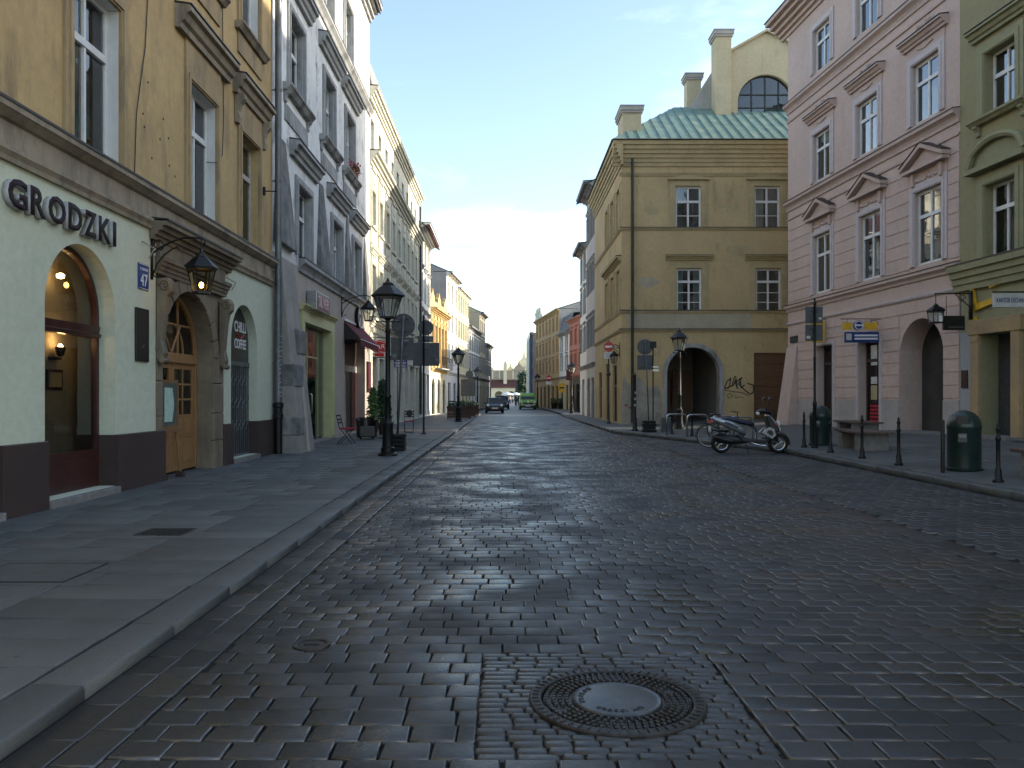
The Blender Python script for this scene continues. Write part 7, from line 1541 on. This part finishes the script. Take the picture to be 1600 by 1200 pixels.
# ------------------------------------------------------------------ cars
def rrect(hx, y0, y1, z, k=5, r_=.22):
    """rounded rectangle ring at height z (x half width, y range)"""
    pts = []
    for cx_, cy_, a0 in ((hx-r_, y1-r_, 0), (-hx+r_, y1-r_, 90), (-hx+r_, y0+r_, 180), (hx-r_, y0+r_, 270)):
        for q in range(k): a = R(a0+90*q/(k-1)); pts.append((cx_+r_*math.cos(a), cy_+r_*math.sin(a), z))
    return pts
def car(label, p, rz, body, roofm, W_=.84, L_=3.8, hood_z=.86, H=1.42, grp='parked cars'):
    t = thing('parked_car', label, 'car', p, rz, grp)          # front faces -y
    y0, y1 = -L_/2, L_/2; m = MB()
    m.rings([rrect(W_-.08, y0+.10, y1-.08, .17), rrect(W_-.01, y0+.03, y1-.02, .30), rrect(W_, y0, y1, .48), rrect(W_-.005, y0+.03, y1, .62), rrect(W_-.02, y0+.10, y1-.02, .74), rrect(W_-.05, y0+.22, y1-.06, hood_z-.04), rrect(W_-.10, y0+.40, y1-.12, hood_z)]).build('body', body, t, smooth=True, sharp=55)
    gy0 = y0+1.0
    g_ = MB().rings([rrect(W_-.09, gy0, y1-.15, hood_z-.02), rrect(W_-.14, gy0+.28, y1-.24, hood_z+.25), rrect(W_-.2, gy0+.55, y1-.36, H-.06)], ).build('glasshouse', 'black_panel', t, smooth=True, sharp=40)
    MB().rings([rrect(W_-.19, gy0+.52, y1-.33, H-.075), rrect(W_-.18, gy0+.56, y1-.36, H-.03), rrect(W_-.26, gy0+.66, y1-.48, H)]).build('roof', roofm, t, smooth=True)
    for s_ in (-1, 1):
        MB().tube([(s_*(W_-.10), gy0+.02, hood_z), (s_*(W_-.21), gy0+.54, H-.05)], .03, 6).build('pillar', body, t)
        MB().lathe([(.001, -.05), (.11, -.04), (.13, .03), (.13, .08)], 16, (s_*(W_-.24), y0+.10, .68), 'y').build('headlight', 'white_lens', t, smooth=True)
        MB().box(s_*(W_+.06)-.09, s_*(W_+.06)+.09, gy0+.2, gy0+.32, hood_z+.03, hood_z+.16).build('mirror', body, t, bevel=.03)
        for yy in (y0+.65, y1-.62): 
            o = wheel(t, 'wheel', (s_*(W_-.09), yy, .31), .31, .19, 'silver_paint', 6, .10); o.rotation_euler = (0, 0, R(90))
    MB().box(-.34, .34, y0-.005, y0+.1, .54, .70).build('grille', 'black_panel', t, bevel=.03); MB().box(-.5, .5, y0-.01, y0+.08, .26, .40).build('lower_grille', 'black_plastic', t, bevel=.02)
    MB().box(-.26, .26, y0-.03, y0-.008, .42, .52).build('number_plate', 'plate_white', t); MB().tube([(-.38, y0-.01, .72), (.38, y0-.01, .72)], .018, 6).build('grille_trim', 'chrome', t)
    return t
car('dark small hatchback with round headlights parked nearest on the left side', ((772-VX)*72/F, 74, 0), R(2), 'car_dark', 'car_dark')
car('dark taller car parked behind the small hatchback', ((784-VX)*96/F, 98, 0), R(1), 'car_dark', 'car_dark', .88, 4.3, 1.0, 1.65)
t = thing('green_van', 'bright green delivery van facing the camera in the street', 'van', ((825-VX)*94/F, 96, 0), 0); W_ = 1.0; y0, y1 = -2.5, 2.6
MB().rings([rrect(W_-.06, y0+.06, y1, .22), rrect(W_, y0, y1, .45), rrect(W_, y0+.05, y1, .85), rrect(W_-.02, y0+.25, y1, 1.10), rrect(W_-.04, y0+.62, y1, 1.16), rrect(W_-.07, y0+.95, y1, 1.5), rrect(W_-.13, y0+1.3, y1, 1.86), rrect(W_-.22, y0+1.5, y1-.1, 1.96)]).build('body', 'van_green', t, smooth=True, sharp=60)
MB().add([(-.82, y0+.60, 1.17), (.82, y0+.60, 1.17), (.74, y0+1.26, 1.80), (-.74, y0+1.26, 1.80)], [(0, 1, 2, 3)]).build('windscreen', 'black_panel', t)
MB().box(-.62, .62, y0-.02, y0+.2, .62, .84).build('grille', 'black_panel', t, bevel=.03); MB().box(-.95, .95, y0-.03, y0+.3, .2, .48).build('bumper', 'black_plastic', t, bevel=.06); MB().box(-.26, .26, y0-.05, y0-.025, .36, .47).build('number_plate', 'plate_white', t)
MB().lathe([(.001, -.02), (.09, -.02), (.09, .02)], 14, (0, y0-.02, .92), 'y').build('badge', 'chrome', t)
MB().tube([(-.8, y0-.02, .62), (-.45, y0-.035, .52), (0, y0-.04, .49), (.45, y0-.035, .52), (.8, y0-.02, .62)], .05, 8).build('bumper_strip', 'plate_white', t)
for s_ in (-1, 1):
    MB().prism([(s_*.55, .84), (s_*.92, .74), (s_*.95, 1.02), (s_*.82, 1.04)], y0-.005, y0+.25).build('headlight', 'white_lens', t, bevel=.02); MB().box(s_*1.12-.1, s_*1.12+.1, y0+.85, y0+1.0, 1.15, 1.45).build('mirror', 'black_plastic', t, bevel=.03)
    for yy in (y0+.9, y1-.9): o = wheel(t, 'wheel', (s_*.88, yy, .33), .33, .21, 'silver_paint', 6, .10); o.rotation_euler = (0, 0, R(90))

# ------------------------------------------------------------------ people far down the street
def person(label, x, y, rz, top, legs, hairm='cloth_dark', stride=.16, bag=False, h=1.74):
    t = thing('person', label, 'person', (x, y, 0), rz, 'people walking far down the street')
    bm = bmesh.new(); sk = bm.verts.layers.skin.verify(); V = {}
    def vv(k_, p, r_): v = bm.verts.new(p); v[sk].radius = (r_, r_); V[k_] = v; return v
    s_ = h/1.74
    vv('pel', (0, 0, .95*s_), .15); vv('spi', (0, .01, 1.15*s_), .14); vv('che', (0, .01, 1.36*s_), .165); vv('nec', (0, 0, 1.50*s_), .06); vv('hea', (0, -.02, 1.62*s_), .10); vv('top', (0, -.01, 1.70*s_), .075)
    for q, (a, b) in enumerate((('pel', 'spi'), ('spi', 'che'), ('che', 'nec'), ('nec', 'hea'), ('hea', 'top'))): bm.edges.new((V[a], V[b]))
    for sd_, f in ((-1, 1), (1, -1)):
        vv('h%d' % sd_, (sd_*.1, 0, .90*s_), .10); vv('k%d' % sd_, (sd_*.1, f*stride*.55-.04, .50*s_), .072); vv('a%d' % sd_, (sd_*.1, f*stride, .09), .045); vv('f%d' % sd_, (sd_*.11, f*stride-.16, .045), .04)
        for a, b in (('pel', 'h%d' % sd_), ('h%d' % sd_, 'k%d' % sd_), ('k%d' % sd_, 'a%d' % sd_), ('a%d' % sd_, 'f%d' % sd_)): bm.edges.new((V[a], V[b]))
        vv('s%d' % sd_, (sd_*.2, .01, 1.42*s_), .065); vv('e%d' % sd_, (sd_*.26, -f*.06+.03, 1.14*s_), .05); vv('w%d' % sd_, (sd_*.25, -f*.14-.04, .90*s_), .035); vv('n%d' % sd_, (sd_*.25, -f*.15-.05, .80*s_), .035)
        for a, b in (('che', 's%d' % sd_), ('s%d' % sd_, 'e%d' % sd_), ('e%d' % sd_, 'w%d' % sd_), ('w%d' % sd_, 'n%d' % sd_)): bm.edges.new((V[a], V[b]))
    V['pel'][sk].use_root = True
    me = bpy.data.meshes.new('body'); bm.to_mesh(me); bm.free(); me.materials.append(MAT[top])
    o = put('body', me, t); o.modifiers.new('skin', 'SKIN').use_smooth_shade = True; sb_ = o.modifiers.new('sub', 'SUBSURF'); sb_.levels = 1; sb_.render_levels = 1
    MB().lathe([(.02, .16), (.10, .12), (.125, .04), (.115, -.05), (.09, -.08)], 12, (0, .015, 1.60*s_)).build('hair', hairm, t, smooth=True)
    m = MB()
    for sd_, f in ((-1, 1), (1, -1)): m.tube([(sd_*.09, 0, .98*s_), (sd_*.1, f*stride*.55-.04, .50*s_), (sd_*.1, f*stride, .12)], [.125, .09, .07], 10)
    m.build('trousers', legs, t, smooth=True)
    MB().lathe([(.001, -.03), (.07, -.03), (.085, .0), (.075, .06), (.001, .08)], 12, (0, -.05, 1.60*s_)).build('face', 'skin', t, smooth=True)
    return t
person('person in dark jacket walking left of the pair by the van', (806-VX)*128/F, 128, R(170), 'cloth_dark', 'cloth_dark'); person('person in blue top walking just left of the green van', (810.5-VX)*130/F, 130, R(175), 'cloth_blue', 'cloth_dark', h=1.66)
person('distant person in light top right of the parked cars', (796.5-VX)*150/F, 150, R(10), 'cloth_light', 'cloth_blue'); person('distant person in dark clothes beside the parked cars', (792-VX)*146/F, 146, R(185), 'cloth_dark', 'cloth_blue', h=1.68)
person('farthest person in pale top between cars and van', (801-VX)*175/F, 175, R(180), 'cloth_light', 'cloth_dark', h=1.7)
# market umbrellas on the square
for x, y, lb in (((793-VX)*215/F, 215, 'left white market umbrella far off on the square'), ((806-VX)*225/F, 225, 'right white market umbrella far off on the square')):
    t = thing('market_umbrella', lb, 'umbrella', (x, y, -.12), 0, 'white market umbrellas'); MB().tube([(0, 0, 0), (0, 0, 2.7)], .05, 8).build('pole', 'steel', t); MB().lathe([(1.7, 2.1), (1.72, 2.3), (.9, 2.65), (.02, 2.9)], 8).build('canopy', 'white_paint', t)

# trees on the square, left of the scaffolded house
def tree(label, x, y, h, cr, n_=5200):
    t = thing('tree', label, 'tree', (x, y, -.12), 0, 'trees on the square'); rg = random.Random(int(x*10+y)); m = MB().tube([(0, 0, 0), (.1, .1, h*.25), (-.1, 0, h*.5), (.1, .1, h*.8)], [.3, .24, .16, .05], 10); cl = []
    for q in range(12):
        a = q*2.4; z0 = h*(.3+.045*q); e = (cr*.7*math.cos(a)*(1-.03*q), cr*.7*math.sin(a)*(1-.03*q), z0+h*.18); m.tube([(0, 0, z0), (e[0]*.5, e[1]*.5, z0+h*.06), e], [.10, .06, .02], 6); cl.append(Vector(e)); cl.append(Vector((e[0]*.5, e[1]*.5, z0+h*.14)))
    cl.append(Vector((0, 0, h*.92))); m.build('trunk', 'easel_wood', t, smooth=True)
    def fn(r): c_ = r.choice(cl); return c_+Vector((r.gauss(0, cr*.2), r.gauss(0, cr*.2), r.gauss(0, cr*.17)))
    leaves('crown', 'leaf_tree', t, n_, fn, .34, rg)
tree('dark leafy tree on the square beside the scaffolded house', (819-VX)*160/F, 160, 6.6, 1.5); tree('smaller round tree in front of the market hall arcade', (811-VX)*235/F, 235, 4.4, 1.3, 2600)
